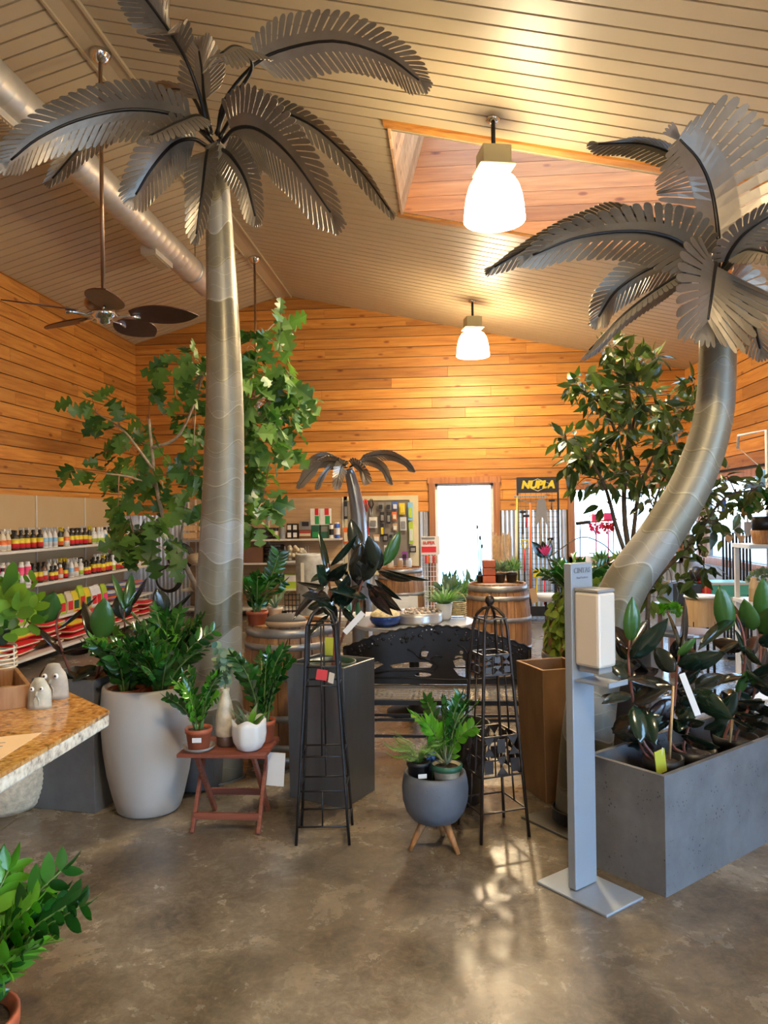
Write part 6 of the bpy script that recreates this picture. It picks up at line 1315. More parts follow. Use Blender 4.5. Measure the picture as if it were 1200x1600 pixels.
TPL = {'A': (bottle_tpl('spray', 'c_white', 'c_cream', 'c_orange', 'c_white'), 'cream spray bottle with orange label'), 'B': (bottle_tpl('jug', 'c_black', 'c_black', 'c_yellow', 'c_red'), 'black jug, yellow and red label'),
 'C': (bottle_tpl('spray', 'c_pale', 'c_white', 'c_sky', 'c_pale'), 'white spray bottle, pale blue label'), 'D': (bottle_tpl('small', 'c_black', 'c_black', 'c_yellow', 'c_red'), 'small black bottle, yellow and red label'),
 'E': (bottle_tpl('spray', 'c_yellow', 'c_black', 'c_yellow', 'c_orange'), 'black spray bottle with yellow trigger'), 'F': (bottle_tpl('tall', 'c_white', 'c_white', 'c_pink', 'c_white'), 'tall white bottle with pink label'),
 'G': (bottle_tpl('jug', 'c_white', 'c_pale', 'c_white', 'c_lime'), 'pale jug, white and lime label'), 'H': (bottle_tpl('jug', 'c_black', 'c_white', 'c_sky', 'c_black'), 'white jug, blue and black label'), 'I': (bottle_tpl('small', 'c_white', 'c_orange', 'c_orange', 'c_white'), 'small orange bottle with white cap'), 'J': (bottle_tpl('jug', 'c_black', 'c_brown', 'c_cream', 'c_red'), 'brown jug, cream and red label')}
USED = set()
def put_bottle(k, loc, label, group, rz=0):
    src, _ = TPL[k]
    if k in USED: o = copy_tree(src, loc, label, rz)
    else: USED.add(k); o = src; o.location = loc; o.rotation_euler = (0, 0, rz)
    tag(o, label, 'bottle', group)
rd = random.Random(100)
rows = [(1.225, -4.665, 'top', 'front', 'AAAABBBBBCCCEABBBBEGGGHBBJJAGDDJJ'), (1.225, -4.82, 'top', 'back', 'BBBHHBBCCAACGGABBHHCCJJGGAAJJBBCC'), (0.835, -4.665, 'second', 'front', 'FGHFHFFBBJDDIDCAGDDBBEBBGJDDDJJAI'), (0.835, -4.82, 'second', 'back', 'GHBBFFGGJJBBCCEEGGBBDDAACCJJBBFFA')]
for (z, x, sh, rw, seq) in rows:
    for i, k in enumerate(seq):
        y = 7.45+0.122*i+rd.uniform(-.012, .012)
        if y > 11.5: break
        put_bottle(k, (x+rd.uniform(-.012, .012), y, z+0.001), TPL[k][1]+', %s from near end, %s row, %s left shelf' % ('first' if i == 0 else ordn(i), rw, sh), 'bottles on the left shelving', rd.uniform(-.3, .3))
for k in TPL:
    if k not in USED:
        for ch in list(TPL[k][0].children): bpy.data.objects.remove(ch)
        bpy.data.objects.remove(TPL[k][0])
# standing pouches on the third shelf
def pouch(loc, w, h, d, col, c2, label, group, rz=0.0):
    t = thing('pouch', tuple(loc), label, 'bag', group); mb = MB(); vs = []; c = V(loc)
    for (f_, k) in ((0, 0.75), (0.08, 1), (0.5, 1), (0.85, 0.45), (0.93, 0.08), (1, 0.06)):
        for (a, b) in ((-1, -1), (1, -1), (1, 1), (-1, 1)): vs.append(c+V((b*d/2*k*(-1), a*w/2*(1 if f_ < 0.9 else 0.96), h*f_)))
    mb.add(vs, [(4*i+j, 4*i+(j+1) % 4, 4*i+4+(j+1) % 4, 4*i+4+j) for i in range(5) for j in range(4)]+[(3, 2, 1, 0), (20, 21, 22, 23)]); mb.build('body', col, t, bevel=0.004)
    MB().box(c+V((d/2+0.0015, 0, h*0.33)), (0.003, w*0.8, h*0.42)).build('front_label', c2, t)
pc_ = [('c_teal', 'c_cream', 'teal and cream'), ('c_green', 'c_yellow', 'green and yellow'), ('c_lime', 'c_purple', 'lime and purple'), ('c_lime', 'c_pink', 'lime and pink'), ('c_cream', 'c_lime', 'cream and lime'), ('c_cream', 'c_red', 'cream and red'), ('c_lime', 'c_red', 'lime and red'), ('c_yellow', 'c_darkgreen', 'yellow and dark green'), ('c_white', 'c_red', 'white and red')]
for i in range(17):
    q = pc_[[0, 1, 2, 3, 2, 3, 4, 5, 4, 6, 5, 7, 6, 7, 8, 8, 3][i]]
    pouch((-4.68+rd.uniform(-.01, .01), 7.5+0.158*i, 0.411), 0.142, 0.27+rd.uniform(-.03, .04), 0.09, q[0], q[1], 'standing %s pouch, %s from near end of third left shelf' % (q[2], 'first' if i == 0 else ordn(i)), 'pouches on the third left shelf')
# lying bags
def bag_tpl(name, w, l, h, col, c2):
    mb = MB(); vs = []; n = 8; m = 6
    for side in (1, -1):
        for i in range(n+1):
            for j in range(m+1):
                u, v_ = i/n*2-1, j/m*2-1; z = side*h/2*(max(0, 1-u**4)*max(0, 1-v_**4))**0.6; vs.append(V((v_*w/2, u*l/2, h/2+z)))
    o = (n+1)*(m+1); fs = []
    for i in range(n):
        for j in range(m): a = i*(m+1)+j; fs += [(a, a+1, a+m+2, a+m+1), (o+a, o+a+m+1, o+a+m+2, o+a+1)]
    mb.add(vs, fs); b = mb.build(name, col, None, smooth=True)
    l_ = MB(); l_.tube([V((w/2*math.cos(a)*0.985, l/2*math.sin(a)*0.985, h/2)) if False else V((max(-1, min(1, 1.35*math.cos(a)))*w/2, max(-1, min(1, 1.35*math.sin(a)))*l/2, h/2)) for a in [2*PI*k/32 for k in range(32)]], 0.009, 5, closed=True); l_.build('seam', c2, b, smooth=True)
    MB().box((0.0, 0, h+0.001), (w*0.5, l*0.55, 0.003)).build('printed_panel', c2, b); return b
bt = {'red': bag_tpl('fertilizer_bag', 0.34, 0.46, 0.085, 'c_red', 'c_cream'), 'yellow': bag_tpl('fertilizer_bag', 0.34, 0.46, 0.085, 'c_yellow', 'c_red'), 'orange': bag_tpl('fertilizer_bag', 0.34, 0.36, 0.075, 'c_orange', 'c_blue'), 'white': bag_tpl('fertilizer_bag', 0.34, 0.36, 0.075, 'c_white', 'c_blue')}
ub = set()
def put_bag(k, loc, rz, label, group):
    if k in ub: o = copy_tree(bt[k], loc, label, rz)
    else: ub.add(k); o = bt[k]; o.location = loc; o.rotation_euler = (0, 0, rz)
    tag(o, label, 'bag', group)
lvl = ['bottom', 'second', 'third', 'fourth']
piles = [(7.25, 2, 'ry'), (7.78, 3, 'rry'), (8.32, 4, 'rrrr'), (8.86, 3, 'rry'), (9.40, 4, 'rrrr'), (9.94, 3, 'rrr'), (10.48, 3, 'rrr'), (11.05, 3, 'rrr')]
for pi_, (y, n_b, cs) in enumerate(piles):
    for j in range(n_b):
        k = 'red' if cs[j] == 'r' else 'yellow'
        put_bag(k, (-4.62+rd.uniform(-.03, .05), y+rd.uniform(-.02, .02), 0.121+0.072*j), rd.uniform(-.12, .12), '%s bag lying %s in %s pile from near end, lowest left shelf' % (k, lvl[j], 'first' if pi_ == 0 else ordn(pi_)), 'bags piled on the lowest left shelf')
for pi_, (y, cs) in enumerate(((10.35, 'ow'), (10.78, 'wow'), (11.22, 'owo'))):
    for j, c_ in enumerate(cs):
        k = 'orange' if c_ == 'o' else 'white'
        put_bag(k, (-4.79+rd.uniform(-.01, .01), y+rd.uniform(-.01, .01), 0.411+0.070*j), rd.uniform(-.06, .06), '%s bag lying %s in %s pile, far end of third left shelf' % (k, lvl[j], 'first' if pi_ == 0 else ordn(pi_)), 'bags piled at the far end of the third left shelf')
# ================================================================= shelving on the back wall
YS = YB-0.03
gondola('shelving_unit', 'brown backed shelving unit on the back wall between the corner and the pegboard', 0, -4.22, -1.68, YS, -1, [(1.20, 0.45), (0.83, 0.45), (0.42, 0.45), (0.12, 0.5)], 0.45, 1.85, mats=('plywood', 'shelf_white'), pan=1.21)
def boxt(name, px0, px1, py0, py1, Y, d, col, label, cat='box', parts=(), group=None, z=None, rz=0.0):
    """box-like goods seen from the front; parts = (name, material, u0, u1, v0, v1) patches on its front"""
    a = P(px0, py1, Y); b = P(px1, py0, Y); z0 = z if z is not None else a.z; h = b.z-a.z; w = b.x-a.x; c = V(((a.x+b.x)/2, Y+d/2, z0)); t = thing(name, tuple(c), label, cat, group)
    MB().box(c+Z*h/2, (w, d, h)).build('body', col, t, bevel=0.003)
    for (nm, m_, u0, u1, v0, v1) in parts: MB().box((a.x+w*(u0+u1)/2, Y-0.0015, z0+h*(v0+v1)/2), (w*(u1-u0), 0.003, h*(v1-v0))).build(nm, m_, t)
    return z0+h
YZ = 11.88; zs_ = 1.201
def cyl(name, px, w, py0, py1, Y, col, label, cat, z=None, capm=None, band=None, group=None):
    a = P(px, py1, Y); r_ = w*Y/2400; h = (py1-py0)*Y/1200; c = V((a.x, Y, z if z is not None else a.z)); t = thing(name, tuple(c), label, cat, group)
    MB().lathe([(0.0001, 0), (r_*0.96, 0), (r_, 0.004), (r_, h-0.004), (r_*0.96, h), (0.0001, h)], 22, c).build('body', col, t, smooth=False)
    if band: MB().lathe([(r_+0.0012, h*0.25), (r_+0.0012, h*0.7)], 22, c).build('label_band', band, t, smooth=True)
    if capm: MB().lathe([(r_*0.8, h), (r_*0.8, h+0.02), (0.0001, h+0.021)], 18, c).build('lid', capm, t, smooth=True)
    return t
cyl('tin', 431, 9, 822, 840, YZ, 'c_black', 'small black and cream tin, leftmost on the back wall top shelf', 'tin', zs_, band='c_cream'); cyl('tin', 441, 10, 821, 840, YZ, 'c_grey', 'small dark grey tin, second on the back wall top shelf', 'tin', zs_, capm='c_black')
for i, px in enumerate((452, 461)):
    for j in range(2): boxt('carton', px-4, px+4, 826.5, 838.5, YZ, 0.10, 'c_black', 'small black carton with white oval, %s %s one of four on the back shelf' % (('lower', 'upper')[j], ('left', 'right')[i]), parts=(('label', 'c_white', .15, .85, .2, .8),), group='four black and white cartons', z=zs_+0.118*j)
zt1 = boxt('carton', 467, 486, 824, 838, YZ, 0.14, 'c_brown', 'red and cream patterned carton under a dark one on the back wall shelf', parts=(('pattern', 'c_cream', .05, .95, .3, .6), ('stripe', 'c_red', .05, .95, .7, .85)), z=zs_)
boxt('carton', 468, 486, 809, 823, YZ, 0.14, 'c_grey', 'dark grey carton on top of the red and cream patterned one', parts=(('label', 'c_black', .2, .8, .4, .9),), z=zt1+0.001)
za = boxt('carton', 487, 499, 817, 838, YZ, 0.14, 'c_darkgreen', 'left dark green carton under the tall red topped boxes', z=zs_, parts=(('label', 'c_green', .1, .9, .1, .5),)); zb_ = boxt('carton', 501, 513, 817, 838, YZ, 0.14, 'c_darkgreen', 'right dark green carton under the tall red topped boxes', z=zs_, parts=(('label', 'c_grey', .1, .9, .5, .9),))
boxt('carton', 485, 499, 790, 816, YZ, 0.12, 'c_white', 'left tall white carton with red top and green stripe on the back wall', z=za+0.001, parts=(('red_top', 'c_red', .5, .9, .6, 1), ('green_stripe', 'c_green', .5, .95, .05, .55))); boxt('carton', 500, 516, 790, 816, YZ, 0.12, 'c_white', 'right tall white carton with red top and green stripe on the back wall', z=zb_+0.001, parts=(('red_top', 'c_red', .45, .85, .6, 1), ('green_stripe', 'c_green', .5, .95, .05, .55)))
cyl('canister', 518, 7, 817, 838, YZ, 'c_white', 'white and black canister right of the tall red topped cartons', 'canister', zs_, 'c_black', 'c_black'); cyl('canister', 527, 9, 815, 838, YZ, 'c_blue', 'dark blue and white canister at the right end of the back shelf', 'canister', zs_, 'c_white', 'c_white')
crate(P(302, 842, 11.78)*1.0, (0.26, 0.2, 0.34), 'pale slatted wooden lantern crate at the left end of the back wall shelf')
cr = [o for o in COL.objects if o.name.startswith('wooden_crate')][-1]
def heap(loc, s, col, label, cat, n=5, seed=1, name='folded_cloth', th=0.03):
    r_ = random.Random(seed); t = thing(name, tuple(loc), label, cat)
    for k in range(n):
        mb = MB(); c = V(loc)+V((r_.uniform(-.02, .02), r_.uniform(-.02, .02), th*k)); nn = 9; vs = []
        for i in range(nn):
            for j in range(6):
                for s_ in (0, 1): pass
        pts = [(math.cos(a)*abs(math.cos(a))**-.4 if abs(math.cos(a)) > .01 else 0, math.sin(a)*abs(math.sin(a))**-.4 if abs(math.sin(a)) > .01 else 0) for a in [2*PI*q/24 for q in range(24)]]
        lo = [c+V((p[0]*s[0]/2*r_.uniform(.9, 1.05), p[1]*s[1]/2*r_.uniform(.9, 1.05), 0)) for p in pts]; hi = [p+Z*(th*0.92)+V((0, 0, r_.uniform(-.004, .0))) for p in lo]
        mb.add(lo+hi, [tuple(range(23, -1, -1)), tuple(24+i for i in range(24))]+[(i, (i+1) % 24, 24+(i+1) % 24, 24+i) for i in range(24)]); mb.build('fold', col, t, bevel=0.008)
heap(V((P(405, 846, 11.95).x, 11.98, 1.201)), (0.45, 0.26), 'c_black', 'pile of folded black cloth on the back wall top shelf beside the oak leaves', 'cloth', 6, 3); heap(V((P(428, 880, 11.95).x, 11.98, 0.831)), (0.30, 0.26), 'c_black', 'pile of folded black cloth on the second back wall shelf', 'cloth', 7, 4, th=0.04)
boxt('carton', 381, 410, 853, 878, 11.85, 0.25, 'c_brown', 'plain brown carton on the second back wall shelf', z=0.831)
t = thing('clear_tub', tuple(P(464, 880, 11.85)), 'clear tub of pale fruit shaped goods on the second back wall shelf', 'tub'); q = P(464, 880, 11.85); q.z = 0.831; t.location = q; t['_w'] = tuple(q); mb = MB()
for k in range(40): mb.sph(q+V((rd.uniform(-.13, .13), rd.uniform(-.08, .08), 0.05+rd.uniform(0, .2))), 0.032, 7, 5)
mb.build('contents', 'c_cream', t, smooth=True)['kind'] = 'stuff'; MB().box(q+Z*0.015, (0.33, 0.22, 0.025)).build('base', 'c_white', t)
for k in range(4): MB().box(q+V((0.165*(1 if k < 2 else -1), 0.11*(1 if k % 2 else -1), 0.13)), (0.006, 0.006, 0.25)).build('corner_post', 'c_pale', t)
boxt('tub', 378, 397, 886, 905, 11.85, 0.2, 'c_green', 'green lidded tub on the third back wall shelf', 'tub', z=0.421, parts=(('label', 'c_cream', .1, .9, .1, .5),)); boxt('pouch', 444, 466, 893, 915, 11.85, 0.1, 'c_lime', 'lime and white bag on the third back wall shelf', 'bag', z=0.421, parts=(('label', 'c_white', .05, .95, .5, .95),))
for i, (px, py, w) in enumerate(((306, 898, 26), (312, 920, 22), (303, 935, 24))):
    q = P(px, py, 11.6); t = thing('burlap_roll', (q.x, 11.55, max(q.z-0.1, 0.43)), '%s roll of burlap stacked behind the oak tree stem' % ('topmost', 'middle', 'lowest')[i], 'fabric', 'burlap rolls by the corner'); MB().tube([(q.x, 11.45, 0.86-0.16*i+0.06 if i == 0 else 0.42+0.001+0.09), (q.x, 12.1, 0.86-0.16*i+0.06 if i == 0 else 0.42+0.09)] if i != 2 else [(q.x+0.2, 11.45, 0.51), (q.x+0.2, 12.1, 0.51)], 0.085, 16).build('roll', 'burlap', t, smooth=True)
# ================================================================= pegboard with hanging tools
pbx0, pbx1, pbz0, pbz1 = -1.66, -0.47, 0.60, 1.86; YP = YB-0.05
t = thing('pegboard', ((pbx0+pbx1)/2, YP, pbz0), 'cream framed grey pegboard hung with small tools on the back wall', 'pegboard')
MB().box(((pbx0+pbx1)/2, YP, (pbz0+pbz1)/2), (pbx1-pbx0-0.1, 0.01, pbz1-pbz0-0.1)).build('board', 'pegboard_grey', t)
for (a, b, c_, d_) in ((pbx0, pbx1, pbz1-0.07, pbz1), (pbx0, pbx1, pbz0, pbz0+0.06), (pbx0, pbx0+0.05, pbz0, pbz1), (pbx1-0.14, pbx1, pbz0+.06, pbz1-.07)): MB().box(((a+b)/2, YP-0.008, (c_+d_)/2), (b-a, 0.025, d_-c_)).build('frame', 'pegboard_cream', t)
YH = YP-0.05
hang = [(540, 783, 811, 6, 'k', 'long black handled tool, top left of the pegboard'), (540, 824, 850, 8, 'o', 'orange and white card pack low at the left of the pegboard'), (571, 780, 815, 7, 'R', 'red handled pruner at the top of the pegboard'), (580, 780, 806, 7, 'K', 'black handled pruner right of the red one'), (583, 808, 825, 13, 'w', 'white card pack with round corners on the pegboard'), (595, 785, 797, 8, 'g', 'small grey pack in the top row, left of three'), (607, 785, 797, 8, 'g', 'small grey pack in the top row, middle of three'), (617, 784, 797, 8, 'b', 'small dark blue pack in the top row, right of three'),
 (597, 800, 816, 7, 'k', 'dark tool pack in the second row of the pegboard, left'), (607, 800, 818, 6, 'k', 'dark tool pack in the second row of the pegboard, middle'), (616, 800, 813, 7, 'o', 'brownish orange pack in the second row of the pegboard'), (597, 818, 838, 6, 'y', 'yellow bladed tool in the third row of the pegboard'), (571, 823, 841, 10, 'r', 'red pack low beside the small palm trunk'), (628, 786, 804, 9, 'y2', 'yellow card pack high on the right of the pegboard'), (641, 785, 813, 8, 's', 'long blue and green card at the top right of the pegboard'), (642, 816, 850, 7, 'l', 'long green card at the right edge of the pegboard'),
 (588, 835, 847, 10, 'p', 'pale pink pack low on the pegboard'), (602, 834, 846, 8, 'k', 'black clip pack low on the pegboard'), (611, 832, 842, 7, 'g', 'grey pack at the middle of the third row'), (630, 808, 829, 10, 'c', 'clear pale pack under the yellow card'), (645, 853, 863, 10, 'k', 'dark glove pair at the bottom right of the pegboard'), (632, 862, 874, 8, 'v', 'purple glove pair at the bottom right of the pegboard'), (617, 818, 830, 7, 'p', 'pink pack in the third row of the pegboard'), (588, 852, 864, 10, 'o', 'orange pack in the lowest row of the pegboard'), (604, 852, 862, 8, 'w', 'white pack in the lowest row of the pegboard')]
cm = dict(k='c_black', o='c_orange', w='c_white', g='c_grey', b='c_blue', y='c_yellow', y2='c_yellow', r='c_red', s='c_sky', l='c_lime', p='c_pink', c='c_pale', v='c_purple')
cm['p'] = 'c_tan'
for (px, y0, y1, w, k, lab) in hang:
    a, b = P(px, y0, YH), P(px, y1, YH); ww = w*YH/1200; t = thing('hanging_tool', tuple(b), lab, 'tool', 'small tools on the pegboard'); h = a.z-b.z
    MB().tube([a+V((0, 0.045, 0.012)), a+V((0, -0.02, 0.012)), a+V((0, -0.022, 0.02))], 0.003, 5).build('hook', 'chrome', t)
    if k in 'RK':
        m_ = 'c_red' if k == 'R' else 'c_black'
        for s in (-1, 1): MB().tube([a+V((s*ww*.15, 0, 0)), a+V((s*ww*.5, 0, -h*.3)), a+V((s*ww*.12, 0, -h*.55))], [0.010, 0.013, 0.007], 6).build('handle', m_, t, smooth=True)
        for s in (-1, 1): MB().leaf(a+V((0, 0, -h*.5)), V((s*.12, 0, -1)), V((0, -1, 0)), h*.5, ww*.5, lance, 0, 0, 5).build('blade', 'galvanised', t, solid=0.004)
    else:
        MB().box((a.x, YH, (a.z+b.z)/2), (ww, 0.006, h)).build('card', cm[k[0]] if k != 'y' else 'c_black', t, bevel=0.002)
        MB().box((a.x, YH-0.012, b.z+h*.42), (ww*.7, 0.02, h*.55)).build('blister', {'k': 'c_grey', 'o': 'c_cream', 'w': 'c_grey', 'g': 'c_black', 'b': 'c_pale', 'y': 'c_yellow', 'r': 'c_black', 's': 'c_lime', 'l': 'c_pale', 'p': 'c_white', 'c': 'c_grey', 'v': 'c_black'}[k[0]], t, bevel=0.006)
# ================================================================= tool display with header sign
rd = random.Random(200)
x0, x1, Yn = P(807, 760, 11.35).x, P(873, 760, 11.35).x, 11.35; xm = (x0+x1)/2; W_ = x1-x0
t = thing('tool_display', (xm, Yn+0.2, 0), 'black wire tool display with a yellow lettered black header, right of the bright door', 'display stand')
for x in (x0+0.012, x1-0.012): MB().box((x, Yn, 1.04), (0.025, 0.03, 2.06)).build('post', 'black_iron', t)
hz0, hz1 = 1.845, 2.075
hd = MB().box((xm, Yn-0.005, (hz0+hz1)/2), (W_, 0.025, hz1-hz0)).build('header_sign', 'c_black', t)
hc = V((xm, Yn-0.020, (hz0+hz1)/2))
mb = MB(); dm = [(-0.20, 0), (0, 0.088), (0.20, 0), (0, -0.088)]; mb.tube([hc+V((a*1.05, 0, b)) for a, b in dm], 0.004, 4, closed=True); mb.build('diamond_outline', 'text_white', hd)
text_mb('NUPLA', 0.15, hc+V((0, -0.002, 0)), (1, 0, 0), (0, 0, 1), 0.003, 0.009, shear=0.2).build('lettering', 'c_yellow', hd)
mb = MB(); k = x0+0.05
while k < x1: mb.tube([(k, Yn, 0.25), (k, Yn, hz0)], 0.0025, 4); k += 0.0765
k = 0.27
while k < hz0: mb.tube([(x0, Yn, k), (x1, Yn, k)], 0.0025, 4); k += 0.0765
mb.build('wire_grid', 'black_iron', t)
MB().box((xm, Yn+0.0, 0.10), (W_+0.06, 0.5, 0.04)).build('base_shelf', 'black_iron', t); MB().box((xm, Yn-0.25, 0.17), (W_+0.06, 0.02, 0.10)).build('base_rail', 'black_iron', t)
for x in (x0, x1): MB().box((x, Yn, 0.04), (0.05, 0.5, 0.08)).build('foot', 'black_iron', t)
G = 'long handled tools on the wire display'; Yt = Yn-0.08
def pole(px, y0, y1, r, col, nm, lab, extra=None, Y=Yt):
    a, b = P(px, y0, Y), P(px, y1, Y); t = thing(nm, tuple(b), lab, 'tool', G); MB().tube([a, b], r, 10).build('handle', col, t, smooth=True)
    if extra: extra(t, a, b)
    return t
def rake(t, a, b):
    MB().tube([b, b-V((0, 0, .12))], .02, 8).build('grip', 'black_plastic', t); w = 0.26; mb = MB(); mb.tube([a+V((-w*.9, 0, .10)), a+V((w*.9, 0, .10))], 0.012, 6)
    for k in range(15): x = -w*.9+w*1.8*k/14; mb.tube([a+V((x, 0, .10)), a+V((x, -.07, .075))], 0.005, 4)
    mb.build('rake_head', 'grey_plastic', t); MB().tube([a+V((-w*.85, 0, .10)), a+V((-w*.5, 0, .04)), a, a+V((w*.5, 0, .04)), a+V((w*.85, 0, .10))], 0.007, 6).build('bow', 'grey_plastic', t, smooth=True)
pole(829, 786, 935, 0.017, 'c_orange', 'bow_rake', 'orange handled bow rake hung head up on the wire display', rake)
pole(808, 776, 950, 0.013, 'c_yellow', 'tool_pole', 'bright yellow pole at the left side of the wire display')
def spade(t, a, b):
    MB().tube([b, b-V((0, 0, .3))], .012, 8).build('shaft', 'black_iron', t); mb = MB(); mb.tube([a, a+V((-.05, 0, .08)), a+V((-.05, 0, .13)), a+V((.05, 0, .13)), a+V((.05, 0, .08))], .011, 6, closed=True); mb.build('d_grip', 'c_yellow', t, smooth=True)
pole(820, 858, 893, 0.014, 'c_red', 'garden_spade', 'small spade with yellow D grip and red shaft on the wire display', spade)
def axe(t, a, b): MB().prism([(-.06, 0), (.06, 0), (.04, .12), (-.04, .12)], a+V((0, 0, -.02)), (1, 0, 0), (0, 0, 1), .03).build('head', 'c_yellow', t, bevel=.006)
pole(839, 900, 950, 0.012, 'c_yellow', 'sledge_hammer', 'yellow handled hammer with a yellow guard, low on the wire display', axe)
def shov(t, a, b):
    mb = MB(); mb.prism([(-.06, .0), (-.075, -.12), (-.085, -.34), (-.01, -.22), (.0, -.20), (.02, -.22), (.085, -.34), (.075, -.12), (.06, 0), (.04, .06), (-.04, .06)], a, (1, 0, 0), (0, 0, 1), .012); mb.build('blade', 'grey_plastic', t)
pole(846, 786, 860, 0.012, 'bamboo', 'shovel', 'grey bladed shovel hanging beside the bow rake', shov)
def hamm(t, a, b): MB().box(a, (.09, .03, .035)).build('head', 'black_iron', t, bevel=.004)
pole(817, 800, 835, 0.010, 'c_black', 'hammer', 'black hammer hanging high at the left of the wire display', hamm); pole(822, 806, 824, 0.012, 'c_red', 'hand_tool', 'short red hand tool right of the black hammer', hamm)
pole(862, 782, 797, 0.014, 'c_brown', 'hand_tool', 'brown hand tool hanging at the top right of the wire display', hamm); pole(860, 842, 862, 0.02, 'c_black', 'hand_tool', 'black hand tool hanging at the middle right of the wire display', hamm)
pole(851, 905, 945, 0.013, 'c_red', 'hand_tool', 'red shafted tool low on the right of the wire display', hamm)
# bamboo stake bundle
t = thing('stake_bundle', tuple(P(784, 960, 11.7)), 'bundle of pale upright wooden stakes right of the bright door', 'stakes'); q = P(784, 833, 11.7)
for k in range(14):
    x = q.x-0.14+0.0215*k; MB().tube([(x+rd.uniform(-.006, .006), 11.7+rd.uniform(-.05, .05), 0.02), (x+rd.uniform(-.012, .012), 11.7+rd.uniform(-.05, .05), q.z+rd.uniform(-.05, .03))], 0.010, 6).build('stake', 'bamboo', t)
MB().tube([V((q.x+.17*math.cos(a), 11.7+.08*math.sin(a), 0.55)) for a in [2*PI*k/20 for k in range(20)]], 0.012, 6, closed=True).build('band', 'rope', t)
# sign rack left of the door
q = P(672, 838, 11.75); t = thing('sign_rack', (q.x, 11.75, 0), 'narrow white wire rack with a red and white sign, left of the bright door', 'rack')
MB().box((q.x, 11.74, q.z-0.14), (0.28, 0.012, 0.28)).build('sign', 'c_white', t); MB().box((q.x-.02, 11.731, q.z-0.20), (0.22, 0.004, 0.09)).build('red_band', 'c_red', t); MB().box((q.x-.03, 11.731, q.z-0.03), (0.20, 0.004, 0.03)).build('dark_band', 'c_grey', t)
text_mb('SUPER', 0.065, V((q.x-.02, 11.728, q.z-0.10)), (1, 0, 0), (0, 0, 1), .003, .002).build('lettering', 'c_red', t)
mb = MB()
for k in range(7): mb.tube([(q.x-.14+.0467*k, 11.75, 0.02), (q.x-.14+.0467*k, 11.75, q.z)], 0.005, 5)
for k in range(14): mb.tube([(q.x-.14, 11.75, .08+.075*k), (q.x+.14, 11.75, .08+.075*k)], 0.004, 5)
mb.build('wire_grid', 'white_enamel', t); MB().box((q.x, 11.75, .015), (.32, .3, .03)).build('foot', 'white_enamel', t)
for k in range(5): boxt('packet', 664+k*4, 667+k*4, 868, 880, 11.70, .02, ['c_red', 'c_orange', 'c_pale', 'c_red', 'c_tan'][k], 'small hanging packet, %s from the left on the white wire rack' % ('first' if k == 0 else ordn(k)), 'packet', group='packets on the white wire rack')
# ================================================================= on and around barrel 2
bz = 0.906; cb = V((0.452, 7.25, bz))
t = thing('clay_pot_stack', tuple(cb+V((-.08, -.02, 0))), 'stack of square terracotta blocks on the barrel before the door', 'pot')
for k in range(3): MB().box(cb+V((-.08, -.03, .035+.072*k)), (.12, .12, .068)).build('block', 'terracotta', t, bevel=.008)
for (dx, lab, m_, s) in ((0.02, 'dark rounded succulent in a black pot, middle of the barrel before the door', 'sage_leaf', .09), (0.13, 'spreading dark succulent in a black pot at the right side of the barrel top', 'grass_leaf', .10)):
    b_ = cb+V((dx, -.05+dx*.3, 0)); t = thing('succulent', tuple(b_), lab, 'plant'); nursery_pot(t, b_, .055, .09, 'nursery_black'); mb = MB()
    for k in range(60):
        d = sphere_rot(rd); d.z = abs(d.z)+.2; mb.leaf(b_+Z*.1+d*.02, d.normalized(), sphere_rot(rd), rd.uniform(.6, 1.1)*s*1.3, .022, lance, .3, .2, 4)
    mb.build('leaves', m_, t, smooth=True)
b_ = cb+V((-.16, .0, 0)); t = thing('metal_stake', tuple(b_), 'thin dark metal garden stakes standing in a pot on the barrel before the door', 'ornament'); nursery_pot(t, b_, .035, .07, 'nursery_black')
for k, (dx, h) in enumerate(((-.02, .52), (.005, .42), (.02, .34))): MB().tube([b_+V((dx*.4, 0, .05)), b_+V((dx, 0, h))], .003, 5).build('rod', 'black_iron', t); MB().sph(b_+V((dx, 0, h)), .014, 8, 6, (.7, .7, 1.6)).build('finial', 'black_iron', t, smooth=True)
t = MB().box((0.452+.31, 7.03, bz-.10), (.06, .004, .13), M=Matrix.Rotation(R(-10), 4, 'Y')).build('price_tag', 'c_tan', None, loc=(0.762, 7.03, bz-.03)); tag(t, 'buff price tag hanging at the right rim of the barrel before the door', 'tag')
# wicker basket on zinc table
b_ = V((-.28, 6.03, .72))+V((.40, .12, 0)); b_ = V((0.06, 6.22, 0.721)); t = thing('wicker_basket', tuple(b_), 'small open wicker basket with a hoop handle on the zinc table edge', 'basket')
for k in range(8): MB().tube([b_+V((.075*math.cos(a), .075*math.sin(a), .008+.015*k)) for a in [2*PI*j/20 for j in range(20)]], .0055, 5, closed=True).build('coil', 'wicker', t)
MB().tube([b_+V((.078*math.cos(a), 0, .11+.09*math.sin(a))) for a in [PI*j/10 for j in range(11)]], .004, 5).build('handle', 'wicker', t)
